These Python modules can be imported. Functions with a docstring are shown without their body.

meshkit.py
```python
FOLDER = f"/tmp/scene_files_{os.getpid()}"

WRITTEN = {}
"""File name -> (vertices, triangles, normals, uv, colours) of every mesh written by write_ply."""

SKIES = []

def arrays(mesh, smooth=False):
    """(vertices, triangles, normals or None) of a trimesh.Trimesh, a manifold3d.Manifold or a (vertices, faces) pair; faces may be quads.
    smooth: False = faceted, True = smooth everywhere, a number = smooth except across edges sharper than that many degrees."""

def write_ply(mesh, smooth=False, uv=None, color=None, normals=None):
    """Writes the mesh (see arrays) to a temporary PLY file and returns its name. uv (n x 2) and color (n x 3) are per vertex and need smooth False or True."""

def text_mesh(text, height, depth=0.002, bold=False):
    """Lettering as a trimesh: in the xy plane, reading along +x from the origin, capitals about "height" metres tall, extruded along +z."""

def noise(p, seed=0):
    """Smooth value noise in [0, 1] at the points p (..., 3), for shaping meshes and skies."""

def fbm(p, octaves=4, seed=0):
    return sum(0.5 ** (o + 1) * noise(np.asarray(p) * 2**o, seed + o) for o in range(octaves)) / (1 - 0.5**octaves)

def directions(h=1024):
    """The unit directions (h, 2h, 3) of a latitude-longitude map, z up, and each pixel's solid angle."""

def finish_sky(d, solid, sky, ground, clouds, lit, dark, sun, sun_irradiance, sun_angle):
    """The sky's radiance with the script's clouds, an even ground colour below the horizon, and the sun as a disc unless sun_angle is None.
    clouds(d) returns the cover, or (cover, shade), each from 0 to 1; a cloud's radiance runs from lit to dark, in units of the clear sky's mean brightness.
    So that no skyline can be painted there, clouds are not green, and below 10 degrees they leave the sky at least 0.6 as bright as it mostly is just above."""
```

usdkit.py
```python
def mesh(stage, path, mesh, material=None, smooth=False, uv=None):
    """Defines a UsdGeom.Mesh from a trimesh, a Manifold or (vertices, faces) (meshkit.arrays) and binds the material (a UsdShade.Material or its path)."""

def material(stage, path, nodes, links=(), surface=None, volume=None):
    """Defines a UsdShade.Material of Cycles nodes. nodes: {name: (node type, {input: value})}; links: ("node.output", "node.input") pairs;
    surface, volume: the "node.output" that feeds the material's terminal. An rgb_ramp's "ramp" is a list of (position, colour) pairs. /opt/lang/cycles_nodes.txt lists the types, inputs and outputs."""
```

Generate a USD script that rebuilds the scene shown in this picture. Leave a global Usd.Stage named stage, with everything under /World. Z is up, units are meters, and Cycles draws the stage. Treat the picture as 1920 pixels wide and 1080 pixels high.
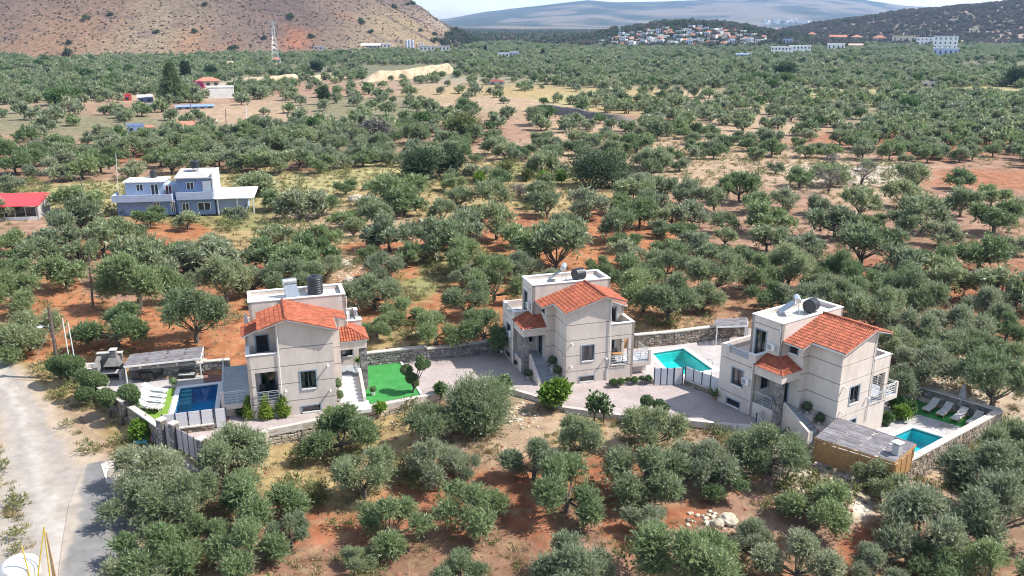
import math
import numpy as np
import trimesh
import shapely
from shapely.geometry import Polygon, LineString, Point, box as sbox
from shapely import affinity
from pxr import Usd, UsdGeom, UsdLux, UsdShade, Gf, Sdf, Vt
from scipy.sparse import coo_matrix
from scipy.sparse.csgraph import connected_components
import usdkit
import meshkit

stage = Usd.Stage.CreateInMemory()
UsdGeom.Xform.Define(stage, '/World')
UsdGeom.Scope.Define(stage, '/World/Looks')

# ------------------------------------------------------------------ camera, sky, sun
CAM_H, FPX, HORIZ = 33.0, 1600.0, 44.0           # eye height; focal length and horizon in photo pixels
PITCH = math.atan((540 - HORIZ) / FPX)
cam = UsdGeom.Camera.Define(stage, '/World/camera')
cam.CreateHorizontalApertureAttr(36.0)
cam.CreateFocalLengthAttr(36.0 * FPX / 1920)
cam.CreateExposureAttr(0.83)
cam.AddTranslateOp().Set((0, 0, CAM_H))
cam.AddRotateXOp().Set(90 - math.degrees(PITCH))

SUN_AZ, SUN_EL = math.radians(0.5), math.radians(49.0)      # azimuth from +x towards +y
sdir = np.array([math.cos(SUN_EL) * math.cos(SUN_AZ), math.cos(SUN_EL) * math.sin(SUN_AZ), math.sin(SUN_EL)])
sky = usdkit.material(stage, '/World/Looks/sky_look', {
    't': ('sky_texture', {'sky_type': 'single_scattering', 'sun_disc': False, 'sun_elevation': SUN_EL,
                          'sun_rotation': math.atan2(sdir[0], sdir[1]), 'altitude': 60.0, 'aerosol_density': 0.8, 'ozone_density': 1.0}),
    'co': ('texture_coordinate', {}), 'mp': ('mapping', {'scale': (2.2, 2.2, 9.0)}),
    'n': ('noise_texture', {'scale': 2.6, 'detail': 6.0, 'roughness': 0.6}),
    'r': ('rgb_ramp', {'ramp': [(0.44, (0, 0, 0)), (0.70, (0.7, 0.7, 0.7))]}),
    'mx': ('mix', {'color2': (6.0, 6.5, 7.2)}),
    'b': ('background_shader', {'strength': 0.138})},
    [('co.generated', 'mp.vector'), ('mp.vector', 'n.vector'), ('n.fac', 'r.fac'), ('r.color', 'mx.fac'), ('t.color', 'mx.color1'),
     ('mx.color', 'b.color')], surface='b.background')
dome = UsdLux.DomeLight.Define(stage, '/World/sky')
UsdShade.MaterialBindingAPI.Apply(dome.GetPrim()).Bind(sky)
dome.GetPrim().SetCustomDataByKey('kind', 'structure')
sun = UsdLux.DistantLight.Define(stage, '/World/sun')
sun.CreateIntensityAttr(1.25)
sun.CreateAngleAttr(0.5)
sun.CreateColorAttr((1.0, 0.955, 0.88))
sun.GetPrim().CreateAttribute('inputs:normalize', Sdf.ValueTypeNames.Bool).Set(True)
zax = Gf.Vec3d(*map(float, sdir))
sun.AddTransformOp().Set(Gf.Matrix4d().SetRotate(Gf.Rotation(Gf.Vec3d(0, 0, 1), zax)))

# ------------------------------------------------------------------ helpers
_names = {}


def numbered(parent, name):
    k = (parent, name)
    n = _names.get(k, 0)
    _names[k] = n + 1
    return name if n == 0 else f'{name}_{n:03d}'


def tag(prim, label=None, cat=None, group=None, kind=None):
    p = prim.GetPrim() if hasattr(prim, 'GetPrim') else prim
    for k, v in (('label', label), ('category', cat), ('group', group), ('kind', kind)):
        if v:
            p.SetCustomDataByKey(k, v)
    return p


def pathof(parent):
    return parent if isinstance(parent, str) else str(parent.GetPath())


PIECEWISE = set()


def pieces(mesh, mat):
    """a random tone per separate piece (leaf, tile, stone, slat), read by the piecewise materials as the primvar piece"""
    if (mat if isinstance(mat, str) else str(mat.GetPath())) not in PIECEWISE:
        return
    f = np.array(mesh.GetFaceVertexIndicesAttr().Get()).reshape(-1, 3)
    n = len(mesh.GetPointsAttr().Get())
    e = np.vstack([f[:, :2], f[:, 1:]])
    k, lab = connected_components(coo_matrix((np.ones(len(e), np.int8), (e[:, 0], e[:, 1])), shape=(n, n)), directed=False)
    v = np.random.default_rng(n % 99991).random(k)[lab]
    colored(mesh, 'piece', np.repeat(v[:, None], 3, 1))


def colored(prim, name, col):
    UsdGeom.PrimvarsAPI(prim).CreatePrimvar(name, Sdf.ValueTypeNames.Color3fArray, 'vertex').Set(Vt.Vec3fArray.FromNumpy(np.asarray(col, np.float32)))


def obj(name, m, mat, parent='/World', label=None, cat=None, group=None, kind=None, smooth=False):
    """One mesh prim from an MB (or trimesh) under parent."""
    par = pathof(parent)
    if isinstance(m, MB):
        m = m.arrays()
    pr = usdkit.mesh(stage, f'{par}/{numbered(par, name)}', m, mat, smooth=smooth)
    pieces(pr, mat)
    return tag(pr, label, cat, group, kind)


def thing(name, label, cat, loc=(0, 0, 0), rotz=0.0, group=None, scale=None, kind=None):
    x = UsdGeom.Xform.Define(stage, f'/World/{numbered("/World", name)}')
    x.AddTranslateOp().Set(tuple(map(float, loc)))
    x.AddRotateZOp().Set(float(math.degrees(rotz)))
    if scale is not None:
        x.AddScaleOp().Set(tuple(map(float, scale)) if np.ndim(scale) else (float(scale),) * 3)
    return tag(x, label, cat, group, kind or 'thing')


def dup(root, name, label, cat, loc, rotz=0.0, group=None, scale=None):
    r = thing(name, label, cat, loc, rotz, group, scale)
    r.GetReferences().AddInternalReference(root.GetPath() if hasattr(root, 'GetPath') else root)
    r.SetInstanceable(True)
    return r


def klass(name):
    """A class prim that copies reference."""
    return stage.CreateClassPrim(f'/World/Looks/{name}') if False else stage.CreateClassPrim(f'/{name}')


class MB:
    """Collects shapes into one mesh; T maps local points to the mesh's space."""

    def __init__(s, T=None, flip=False):
        s.v, s.f, s.n, s.T, s.flip = [], [], 0, T, flip

    def add(s, v, f):
        v = np.asarray(v, float)
        f = np.asarray(f, int)
        if f.ndim == 2 and f.shape[1] == 4:
            f = np.vstack([f[:, [0, 1, 2]], f[:, [0, 2, 3]]])
        if s.T is not None:
            v = s.T(v)
        if s.flip:
            f = f[:, ::-1]
        s.v.append(v)
        s.f.append(f + s.n)
        s.n += len(v)
        return s

    def mesh(s, m):
        return s.add(m.vertices, m.faces)

    def box(s, x0, y0, z0, x1, y1, z1):
        v = [[x, y, z] for z in (z0, z1) for x, y in ((x0, y0), (x1, y0), (x1, y1), (x0, y1))]
        return s.add(v, [[0, 3, 2, 1], [4, 5, 6, 7], [0, 1, 5, 4], [1, 2, 6, 5], [2, 3, 7, 6], [3, 0, 4, 7]])

    def obox(s, c, size, rz=0.0):
        """box centred at c in xy, standing on c[2]"""
        a, b, h = size
        ca, sa = math.cos(rz), math.sin(rz)
        v = [[c[0] + x * ca - y * sa, c[1] + x * sa + y * ca, c[2] + z] for z in (0, h)
             for x, y in ((-a / 2, -b / 2), (a / 2, -b / 2), (a / 2, b / 2), (-a / 2, b / 2))]
        return s.add(v, [[0, 3, 2, 1], [4, 5, 6, 7], [0, 1, 5, 4], [1, 2, 6, 5], [2, 3, 7, 6], [3, 0, 4, 7]])

    def prism(s, pts, z0, z1):
        """upright prism over a polygon (list of xy or shapely polygon)"""
        p = pts if isinstance(pts, Polygon) else Polygon(pts)
        p = shapely.geometry.polygon.orient(p)
        m = trimesh.creation.extrude_polygon(p, z1 - z0, engine='earcut')
        v = m.vertices.copy()
        v[:, 2] += z0
        return s.add(v, m.faces)

    def flat(s, poly, z):
        """single upward sheet over a polygon"""
        v, f = trimesh.creation.triangulate_polygon(shapely.geometry.polygon.orient(poly), engine='earcut')
        return s.add(np.c_[v, np.full(len(v), z)], f)

    def hexa(s, bottom, top):
        """four bottom and four top points, counter-clockwise seen from above"""
        return s.add(list(bottom) + list(top), [[0, 3, 2, 1], [4, 5, 6, 7], [0, 1, 5, 4], [1, 2, 6, 5], [2, 3, 7, 6], [3, 0, 4, 7]])

    def tube(s, pts, r, n=6, cap=True):
        p = np.asarray(pts, float)
        r = np.broadcast_to(np.asarray(r, float), (len(p),))
        t = np.gradient(p, axis=0)
        t /= np.linalg.norm(t, axis=1, keepdims=True) + 1e-12
        a = np.cross(t, np.where(np.abs(t[:, 2:]) < 0.9, [0, 0, 1.0], [1.0, 0, 0]))
        a /= np.linalg.norm(a, axis=1, keepdims=True) + 1e-12
        b = np.cross(t, a)
        an = np.arange(n) * 2 * np.pi / n
        v = p[:, None] + r[:, None, None] * (np.cos(an)[None, :, None] * a[:, None] + np.sin(an)[None, :, None] * b[:, None])
        i, j = np.meshgrid(np.arange(len(p) - 1), np.arange(n), indexing='ij')
        q = np.stack([i * n + j, i * n + (j + 1) % n, (i + 1) * n + (j + 1) % n, (i + 1) * n + j], -1).reshape(-1, 4)
        f = np.vstack([q[:, [0, 1, 2]], q[:, [0, 2, 3]]])
        v = v.reshape(-1, 3)
        if cap:
            k = len(v)
            v = np.vstack([v, p[0], p[-1]])
            e = (len(p) - 1) * n
            f = np.vstack([f, [[k, (j + 1) % n, j] for j in range(n)], [[k + 1, e + j, e + (j + 1) % n] for j in range(n)]])
        return s.add(v, f)

    def bar(s, p0, p1, w, h):
        """straight rectangular bar, w sideways, h in the upright plane"""
        p0, p1 = np.asarray(p0, float), np.asarray(p1, float)
        d = p1 - p0
        d /= np.linalg.norm(d)
        up = np.array([0, 0, 1.0]) if abs(d[2]) < 0.95 else np.array([0, 1.0, 0])
        a = np.cross(d, up)
        a /= np.linalg.norm(a)
        b = np.cross(a, d)
        c = [p + sa * a * w / 2 + sb * b * h / 2 for p in (p0, p1) for sa, sb in ((-1, -1), (1, -1), (1, 1), (-1, 1))]
        return s.add(c, [[0, 1, 2, 3], [4, 7, 6, 5], [0, 4, 5, 1], [1, 5, 6, 2], [2, 6, 7, 3], [3, 7, 4, 0]])

    def lathe(s, prof, c=(0, 0, 0), n=16):
        """prof: list of (r, z) from bottom to top"""
        pr = np.asarray(prof, float)
        an = np.arange(n) * 2 * np.pi / n
        v = np.stack([pr[:, 0, None] * np.cos(an), pr[:, 0, None] * np.sin(an), np.repeat(pr[:, 1, None], n, 1)], -1).reshape(-1, 3) + np.asarray(c, float)
        i, j = np.meshgrid(np.arange(len(pr) - 1), np.arange(n), indexing='ij')
        q = np.stack([i * n + j, i * n + (j + 1) % n, (i + 1) * n + (j + 1) % n, (i + 1) * n + j], -1).reshape(-1, 4)
        return s.add(v, q)

    def blob(s, c, r, seed=0, rough=0.15, sub=2, squash=1.0):
        m = trimesh.creation.icosphere(subdivisions=sub)
        v = m.vertices * (1 + rough * (meshkit.fbm(m.vertices * 2.2 + seed * 7.1, 3, seed)[:, None] - 0.5) * 2)
        return s.add(v * np.asarray([r, r, r * squash]) + np.asarray(c, float), m.faces)

    def arrays(s):
        return np.vstack(s.v), np.vstack(s.f)


# ------------------------------------------------------------------ materials
LK = '/World/Looks/'


def M(name, c1, c2=None, rough=0.8, scale=3.0, detail=4.0, bump=0.0, bscale=40.0, metallic=0.0, spec=0.35, island=None, dist=0.02, stops=(0.35, 0.65)):
    """plain matter: two tones mottled by noise in world space, with optional per-piece variation and fine relief"""
    c2 = c2 or tuple(x * 0.82 for x in c1)
    nodes = {'g': ('geometry', {}), 'n': ('noise_texture', {'scale': scale, 'detail': detail, 'roughness': 0.6}),
             'r': ('rgb_ramp', {'ramp': [(stops[0], c2), (stops[1], c1)]}),
             'p': ('principled_bsdf', {'roughness': rough, 'metallic': metallic, 'specular_ior_level': spec})}
    links = [('g.position', 'n.vector'), ('n.fac', 'r.fac')]
    out = 'r.color'
    if island:
        PIECEWISE.add(LK + name)
        nodes['pa'] = ('attribute', {'attribute': 'piece'})
        nodes['ir'] = ('rgb_ramp', {'ramp': [(0, (1 - island,) * 3), (1, (1 + island,) * 3)]})
        nodes['mu'] = ('mix', {'mix_type': 'multiply', 'fac': 1.0})
        links += [('pa.fac', 'ir.fac'), (out, 'mu.color1'), ('ir.color', 'mu.color2')]
        out = 'mu.color'
    links.append((out, 'p.base_color'))
    if bump:
        nodes['bn'] = ('noise_texture', {'scale': bscale, 'detail': 3.0})
        nodes['bu'] = ('bump', {'strength': bump, 'distance': dist})
        links += [('g.position', 'bn.vector'), ('bn.fac', 'bu.height'), ('bu.normal', 'p.normal')]
    return usdkit.material(stage, LK + name, nodes, links, surface='p.BSDF')


def leafmat(name, ramp, trans=0.3, tint=0.25, rough=0.55):
    """foliage: each leaf its own tone, each plant slightly its own hue"""
    PIECEWISE.add(LK + name)
    return usdkit.material(stage, LK + name, {
        'g': ('attribute', {'attribute': 'piece'}), 'o': ('object_info', {}),
        'r': ('rgb_ramp', {'ramp': ramp}),
        't': ('rgb_ramp', {'ramp': [(0, (1 - tint, 1 - tint * 0.75, 1 - tint)), (0.5, (1, 1, 1)), (1, (1 + tint * 0.9, 1 + tint * 0.65, 1 + tint * 0.45))]}),
        'm': ('mix', {'mix_type': 'multiply', 'fac': 1.0}),
        'p': ('principled_bsdf', {'roughness': rough, 'specular_ior_level': 0.4}),
        'tr': ('translucent_bsdf', {}), 'x': ('mix_closure', {'fac': trans})},
        [('g.fac', 'r.fac'), ('o.random', 't.fac'), ('r.color', 'm.color1'), ('t.color', 'm.color2'),
         ('m.color', 'p.base_color'), ('m.color', 'tr.color'), ('p.BSDF', 'x.closure1'), ('tr.BSDF', 'x.closure2')], surface='x.closure')


L_olive = leafmat('olive_leaf', [(0, (0.13, 0.165, 0.072)), (0.5, (0.215, 0.262, 0.13)), (0.85, (0.29, 0.332, 0.19)), (1, (0.4, 0.435, 0.3))], trans=0.4, rough=0.45)
L_olive_b = leafmat('olive_leaf_greener', [(0, (0.105, 0.155, 0.056)), (0.5, (0.18, 0.24, 0.1)), (0.85, (0.24, 0.305, 0.15)), (1, (0.34, 0.4, 0.23))], trans=0.4, rough=0.45)
L_olive_c = leafmat('olive_leaf_greyer', [(0, (0.14, 0.17, 0.09)), (0.5, (0.235, 0.27, 0.155)), (0.85, (0.315, 0.345, 0.22)), (1, (0.42, 0.44, 0.33))], trans=0.4, rough=0.45)
L_green = leafmat('green_leaf', [(0, (0.05, 0.10, 0.025)), (0.6, (0.09, 0.16, 0.045)), (1, (0.14, 0.21, 0.07))])
L_dark = leafmat('dark_leaf', [(0, (0.035, 0.06, 0.026)), (0.6, (0.06, 0.092, 0.038)), (1, (0.095, 0.13, 0.06))])
L_lime = leafmat('lime_leaf', [(0, (0.09, 0.17, 0.02)), (0.6, (0.15, 0.26, 0.03)), (1, (0.23, 0.34, 0.05))], trans=0.4)
L_topi = leafmat('clipped_leaf', [(0, (0.06, 0.10, 0.035)), (0.6, (0.105, 0.16, 0.06)), (1, (0.16, 0.22, 0.1))])
L_dry = leafmat('dry_grass', [(0, (0.22, 0.16, 0.08)), (0.6, (0.32, 0.25, 0.13)), (1, (0.42, 0.35, 0.2))], trans=0.2)
L_weed = leafmat('green_weed', [(0, (0.1, 0.12, 0.035)), (0.6, (0.15, 0.17, 0.055)), (1, (0.24, 0.24, 0.1))], trans=0.3)
L_bare = leafmat('bare_twig', [(0, (0.11, 0.09, 0.08)), (0.6, (0.17, 0.145, 0.13)), (1, (0.24, 0.21, 0.19))], trans=0.05)
L_scrub = leafmat('scrub_leaf', [(0, (0.09, 0.078, 0.06)), (0.6, (0.125, 0.106, 0.082)), (1, (0.165, 0.138, 0.108))], trans=0.1)
L_pink = leafmat('pink_flower', [(0, (0.25, 0.03, 0.1)), (1, (0.45, 0.06, 0.2))])
bark = M('bark', (0.13, 0.105, 0.082), (0.07, 0.055, 0.045), 0.95, 4.0, bump=0.6, bscale=14)
white_stone = M('white_marble', (0.66, 0.65, 0.63), (0.6, 0.59, 0.57), 0.5, 2.0)
stucco = usdkit.material(stage, LK + 'cream_stucco', {
    'g': ('geometry', {}), 'm': ('mapping', {'scale': (1.3, 1.3, 0.25)}), 'n': ('noise_texture', {'scale': 0.8, 'detail': 6.0, 'roughness': 0.6}),
    'k': ('noise_texture', {'scale': 1.0, 'detail': 5.0, 'roughness': 0.7}), 'r': ('rgb_ramp', {'ramp': [(0.35, (0.515, 0.442, 0.39)), (0.65, (0.57, 0.495, 0.438))]}),
    'kr': ('rgb_ramp', {'ramp': [(0.34, (0.86, 0.85, 0.845)), (0.52, (1, 1, 1)), (0.7, (1.02, 1.02, 1.02))]}), 'x': ('mix', {'mix_type': 'multiply', 'fac': 1.0}),
    'bn': ('noise_texture', {'scale': 60.0, 'detail': 3.0}), 'bu': ('bump', {'strength': 0.25, 'distance': 0.01}), 'p': ('principled_bsdf', {'roughness': 0.92, 'specular_ior_level': 0.3})},
    [('g.position', 'n.vector'), ('g.position', 'm.vector'), ('m.vector', 'k.vector'), ('n.fac', 'r.fac'), ('k.fac', 'kr.fac'), ('r.color', 'x.color1'), ('kr.color', 'x.color2'), ('x.color', 'p.base_color'),
     ('g.position', 'bn.vector'), ('bn.fac', 'bu.height'), ('bu.normal', 'p.normal')], surface='p.BSDF')
groove_m = M('groove_grey', (0.2, 0.17, 0.16), None, 0.9)
white_p = M('white_paint', (0.66, 0.65, 0.63), (0.6, 0.59, 0.57), 0.6, 2.0)
roof_w = M('roof_screed', (0.62, 0.6, 0.56), (0.5, 0.48, 0.45), 0.85, 1.2, detail=6.0)
dark_m = M('dark_metal', (0.035, 0.04, 0.05), None, 0.45, spec=0.5)
bluegrey = M('blue_grey_trim', (0.23, 0.28, 0.33), (0.2, 0.245, 0.29), 0.55)
steel = M('steel', (0.55, 0.56, 0.57), None, 0.35, metallic=0.8)
silver = M('silver_tank', (0.72, 0.73, 0.74), None, 0.3, metallic=0.85)
black_pl = M('black_plastic', (0.018, 0.02, 0.026), None, 0.4, spec=0.5)
panel_m = M('solar_glass', (0.2, 0.23, 0.27), None, 0.12, spec=0.6)
room_m = M('dark_room', (0.035, 0.033, 0.03), None, 0.9)
curtain = M('curtain', (0.6, 0.56, 0.5), None, 0.9)
tile_m = M('roof_tile', (0.34, 0.098, 0.05), (0.26, 0.07, 0.036), 0.8, 2.4, detail=7.0, island=0.28, stops=(0.3, 0.7))
stone_m = M('grey_stone', (0.27, 0.25, 0.23), (0.13, 0.12, 0.12), 0.9, 1.3, detail=3.0, bump=0.5, bscale=18, island=0.35, stops=(0.3, 0.72))
warmstone = M('warm_stone', (0.31, 0.25, 0.19), (0.14, 0.12, 0.105), 0.9, 1.6, detail=3.0, bump=0.5, bscale=18, island=0.4, stops=(0.3, 0.7))
lime_m = M('limestone', (0.46, 0.41, 0.33), (0.32, 0.27, 0.2), 0.9, 1.4, bump=0.5, bscale=14, island=0.3)
mortar = M('mortar', (0.16, 0.14, 0.12), (0.1, 0.09, 0.08), 0.95, 3.0)
coping = M('coping_stone', (0.5, 0.45, 0.4), (0.38, 0.34, 0.31), 0.85, 1.5)
wood = M('honey_wood', (0.38, 0.215, 0.09), (0.3, 0.165, 0.068), 0.6, 4.0, island=0.18)
greywood = M('weathered_slats', (0.21, 0.195, 0.205), (0.135, 0.125, 0.135), 0.85, 1.8, detail=6.0, island=0.28)
polewood = M('pole_wood', (0.15, 0.105, 0.085), (0.09, 0.065, 0.055), 0.9, 3.0)
turf_m = M('green_turf', (0.05, 0.235, 0.06), (0.035, 0.18, 0.042), 0.85, 0.9, detail=8.0, bump=0.5, bscale=90, spec=0.15)
turf2_m = M('olive_turf', (0.17, 0.27, 0.045), (0.13, 0.22, 0.035), 0.9, 3.0, bump=0.6, bscale=80, spec=0.1)
panel_w = M('pale_panel', (0.55, 0.54, 0.55), (0.5, 0.49, 0.5), 0.45)
panel_p = M('mauve_panel', (0.36, 0.32, 0.33), (0.32, 0.285, 0.295), 0.5)
cush = M('white_cushion', (0.52, 0.51, 0.49), None, 0.9)
rattan = M('dark_rattan', (0.04, 0.037, 0.035), None, 0.7)
terracotta = M('terracotta', (0.4, 0.17, 0.09), None, 0.8)
potgrey = M('grey_pot', (0.45, 0.44, 0.42), None, 0.8)
red_roof = M('red_sheet', (0.5, 0.055, 0.06), (0.44, 0.045, 0.05), 0.6, 2.0)
blue_wall = M('blue_wall', (0.2, 0.27, 0.42), (0.16, 0.22, 0.35), 0.9, 1.0, detail=6.0)
pale_blue = M('pale_blue_wall', (0.36, 0.42, 0.53), (0.31, 0.36, 0.46), 0.9, 0.8, detail=6.0)
concrete = M('concrete', (0.42, 0.4, 0.38), (0.32, 0.3, 0.29), 0.9, 0.8, detail=6.0)
white_w = M('white_wall', (0.72, 0.7, 0.66), (0.6, 0.58, 0.55), 0.9, 0.5, detail=5.0)
cream_w = M('cream_wall', (0.6, 0.5, 0.36), None, 0.9, 0.5)
pink_w = M('pink_wall', (0.52, 0.36, 0.3), None, 0.9, 0.5)
darkpane = M('dark_opening', (0.04, 0.045, 0.055), None, 0.3)
yellow_p = M('yellow_pole', (0.52, 0.4, 0.06), (0.42, 0.3, 0.05), 0.6, 3.0)
tan_w = M('tan_wood', (0.45, 0.3, 0.17), (0.36, 0.23, 0.12), 0.8, 4.0)
blue_pl = M('blue_plastic', (0.03, 0.2, 0.5), None, 0.45)
teal_pl = M('teal_plastic', (0.12, 0.4, 0.42), None, 0.5)
pink_pl = M('pink_plastic', (0.5, 0.24, 0.26), None, 0.6)
glass = usdkit.material(stage, LK + 'window_glass', {
    'f': ('fresnel', {'IOR': 1.5}), 't': ('transparent_bsdf', {'color': (0.55, 0.6, 0.63)}), 'g': ('glossy_bsdf', {'roughness': 0.03, 'color': (0.9, 0.93, 1.0)}),
    'a': ('math', {'math_type': 'multiply_add', 'value2': 1.0, 'value3': 0.07}), 'x': ('mix_closure', {})},
    [('f.fac', 'a.value1'), ('a.value', 'x.fac'), ('t.BSDF', 'x.closure1'), ('g.BSDF', 'x.closure2')], surface='x.closure')


def watermat(name, tint):
    return usdkit.material(stage, LK + name, {
        'f': ('fresnel', {'IOR': 1.33}), 't': ('transparent_bsdf', {'color': tint}), 'g': ('glossy_bsdf', {'roughness': 0.02}),
        'geo': ('geometry', {}), 'n': ('noise_texture', {'scale': 2.6, 'detail': 3.0, 'distortion': 0.6}), 'b': ('bump', {'strength': 0.35, 'distance': 0.05}),
        'x': ('mix_closure', {})},
        [('geo.position', 'n.vector'), ('n.fac', 'b.height'), ('b.normal', 'g.normal'), ('b.normal', 'f.normal') if False else ('f.fac', 'x.fac'),
         ('t.BSDF', 'x.closure1'), ('g.BSDF', 'x.closure2')], surface='x.closure')


def mosaic(name, c1, c2):
    return usdkit.material(stage, LK + name, {
        'g': ('geometry', {}), 'v': ('voronoi_texture', {'scale': 2.2}), 'n': ('noise_texture', {'scale': 1.1, 'detail': 4.0, 'distortion': 1.2}),
        'r': ('rgb_ramp', {'ramp': [(0.35, c1), (0.7, c2)]}), 'p': ('principled_bsdf', {'roughness': 0.3})},
        [('g.position', 'n.vector'), ('n.fac', 'r.fac'), ('r.color', 'p.base_color')], surface='p.BSDF')


def paving(name, c1, c2, joint, bw, bh, rot=0.0, scale=1.0, bump=0.4, stain=0.25):
    return usdkit.material(stage, LK + name, {
        'g': ('geometry', {}), 'm': ('mapping', {'rotation': (0, 0, rot)}),
        'b': ('brick_texture', {'color1': c1, 'color2': c2, 'mortar': joint, 'scale': scale, 'mortar_size': 0.012, 'brick_width': bw, 'row_height': bh, 'mortar_smooth': 0.3}),
        'n': ('noise_texture', {'scale': 0.35, 'detail': 7.0, 'roughness': 0.65}),
        'r': ('rgb_ramp', {'ramp': [(0.3, (1 - stain,) * 3), (0.7, (1.06, 1.05, 1.04))]}), 'x': ('mix', {'mix_type': 'multiply', 'fac': 1.0}),
        'bu': ('bump', {'strength': bump, 'distance': 0.01, 'invert': True}), 'p': ('principled_bsdf', {'roughness': 0.85, 'specular_ior_level': 0.3})},
        [('g.position', 'm.vector'), ('m.vector', 'b.vector'), ('g.position', 'n.vector'), ('n.fac', 'r.fac'), ('b.color', 'x.color1'), ('r.color', 'x.color2'),
         ('x.color', 'p.base_color'), ('b.fac', 'bu.height'), ('bu.normal', 'p.normal')], surface='p.BSDF')


cobble = paving('cobbled_paving', (0.42, 0.355, 0.34), (0.34, 0.285, 0.27), (0.23, 0.19, 0.18), 0.24, 0.16, rot=0.3)
slabs = paving('pale_slabs', (0.42, 0.385, 0.375), (0.37, 0.34, 0.33), (0.26, 0.24, 0.235), 0.6, 0.6, rot=-0.3)
slabs3 = paving('grey_slabs', (0.40, 0.38, 0.375), (0.36, 0.34, 0.335), (0.25, 0.24, 0.24), 0.5, 0.5, rot=-0.6)
deckred = paving('red_brown_deck', (0.22, 0.12, 0.095), (0.185, 0.1, 0.08), (0.1, 0.055, 0.05), 1.6, 0.14, rot=0.3)
bluetile = paving('terrace_tile', (0.36, 0.38, 0.40), (0.31, 0.33, 0.35), (0.22, 0.23, 0.24), 0.4, 0.4, rot=0.3)


# ------------------------------------------------------------------ the lie of the land
def sstep(a, b, x):
    t = np.clip((np.asarray(x, float) - a) / (b - a), 0, 1)
    return t * t * (3 - 2 * t)


def ray(px, py):
    d = np.array([(px - 960) / FPX, 1.0, -(py - 540) / FPX])
    c, s = math.cos(PITCH), math.sin(PITCH)
    return np.array([d[0], d[1] * c + d[2] * s, -d[1] * s + d[2] * c])


def g(px, py, z=0.0):
    """where the sight line through a point of the photograph meets the level z"""
    d = ray(px, py)
    t = (z - CAM_H) / d[2]
    return np.array([d[0] * t, d[1] * t])


def gp(pts, z=0.0):
    return [tuple(g(x, y, z)) for x, y in pts]


K = CAM_H / 27.0
LOW = -1.35                                      # level of the right villa's pool terrace
rim_l = gp([(379, 866), (500, 806), (555, 795), (607, 784), (637, 775), (685, 765), (785, 744), (815, 738), (870, 728), (918, 722), (964, 730), (1002, 741), (1059, 763),
            (1175, 779), (1280, 786), (1382, 797), (1417, 798)])
back_l = gp([(1400, 612), (1345, 632), (1189, 650), (1090, 655), (930, 655), (800, 672), (690, 683), (560, 690), (432, 705), (385, 700), (250, 715), (190, 690), (150, 708)])
left_l = gp([(215, 768), (260, 800), (307, 822), (329, 833)])
UPPER = Polygon(rim_l + [tuple(g(1480, 790))] + [tuple(g(1560, 740))] + [tuple(g(1560, 640))] + back_l + left_l).buffer(0)
WALL3 = [tuple(g(1691, 869, LOW + 1.3)), tuple(g(1875.5, 769.5, LOW + 1.3)), tuple(g(1733, 726.7, LOW + 1.3)), tuple(g(1640, 700, LOW + 1.3))]
PERG3 = [tuple(g(1528, 819, 1.3)), tuple(g(1572, 783, 1.3)), tuple(g(1718, 832, 1.3)), tuple(g(1678, 863, 1.3))]
LOWER = Polygon([WALL3[0], WALL3[1], WALL3[2], WALL3[3], tuple(g(1560, 740, 0)), PERG3[0]]).buffer(0)
POOL1 = Polygon(gp([(338, 728), (410, 719.5), (400.5, 786), (322, 793)]))
POOL2 = Polygon(gp([(1222, 662.5), (1281, 653), (1338, 693.5), (1262, 706)]))
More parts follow.
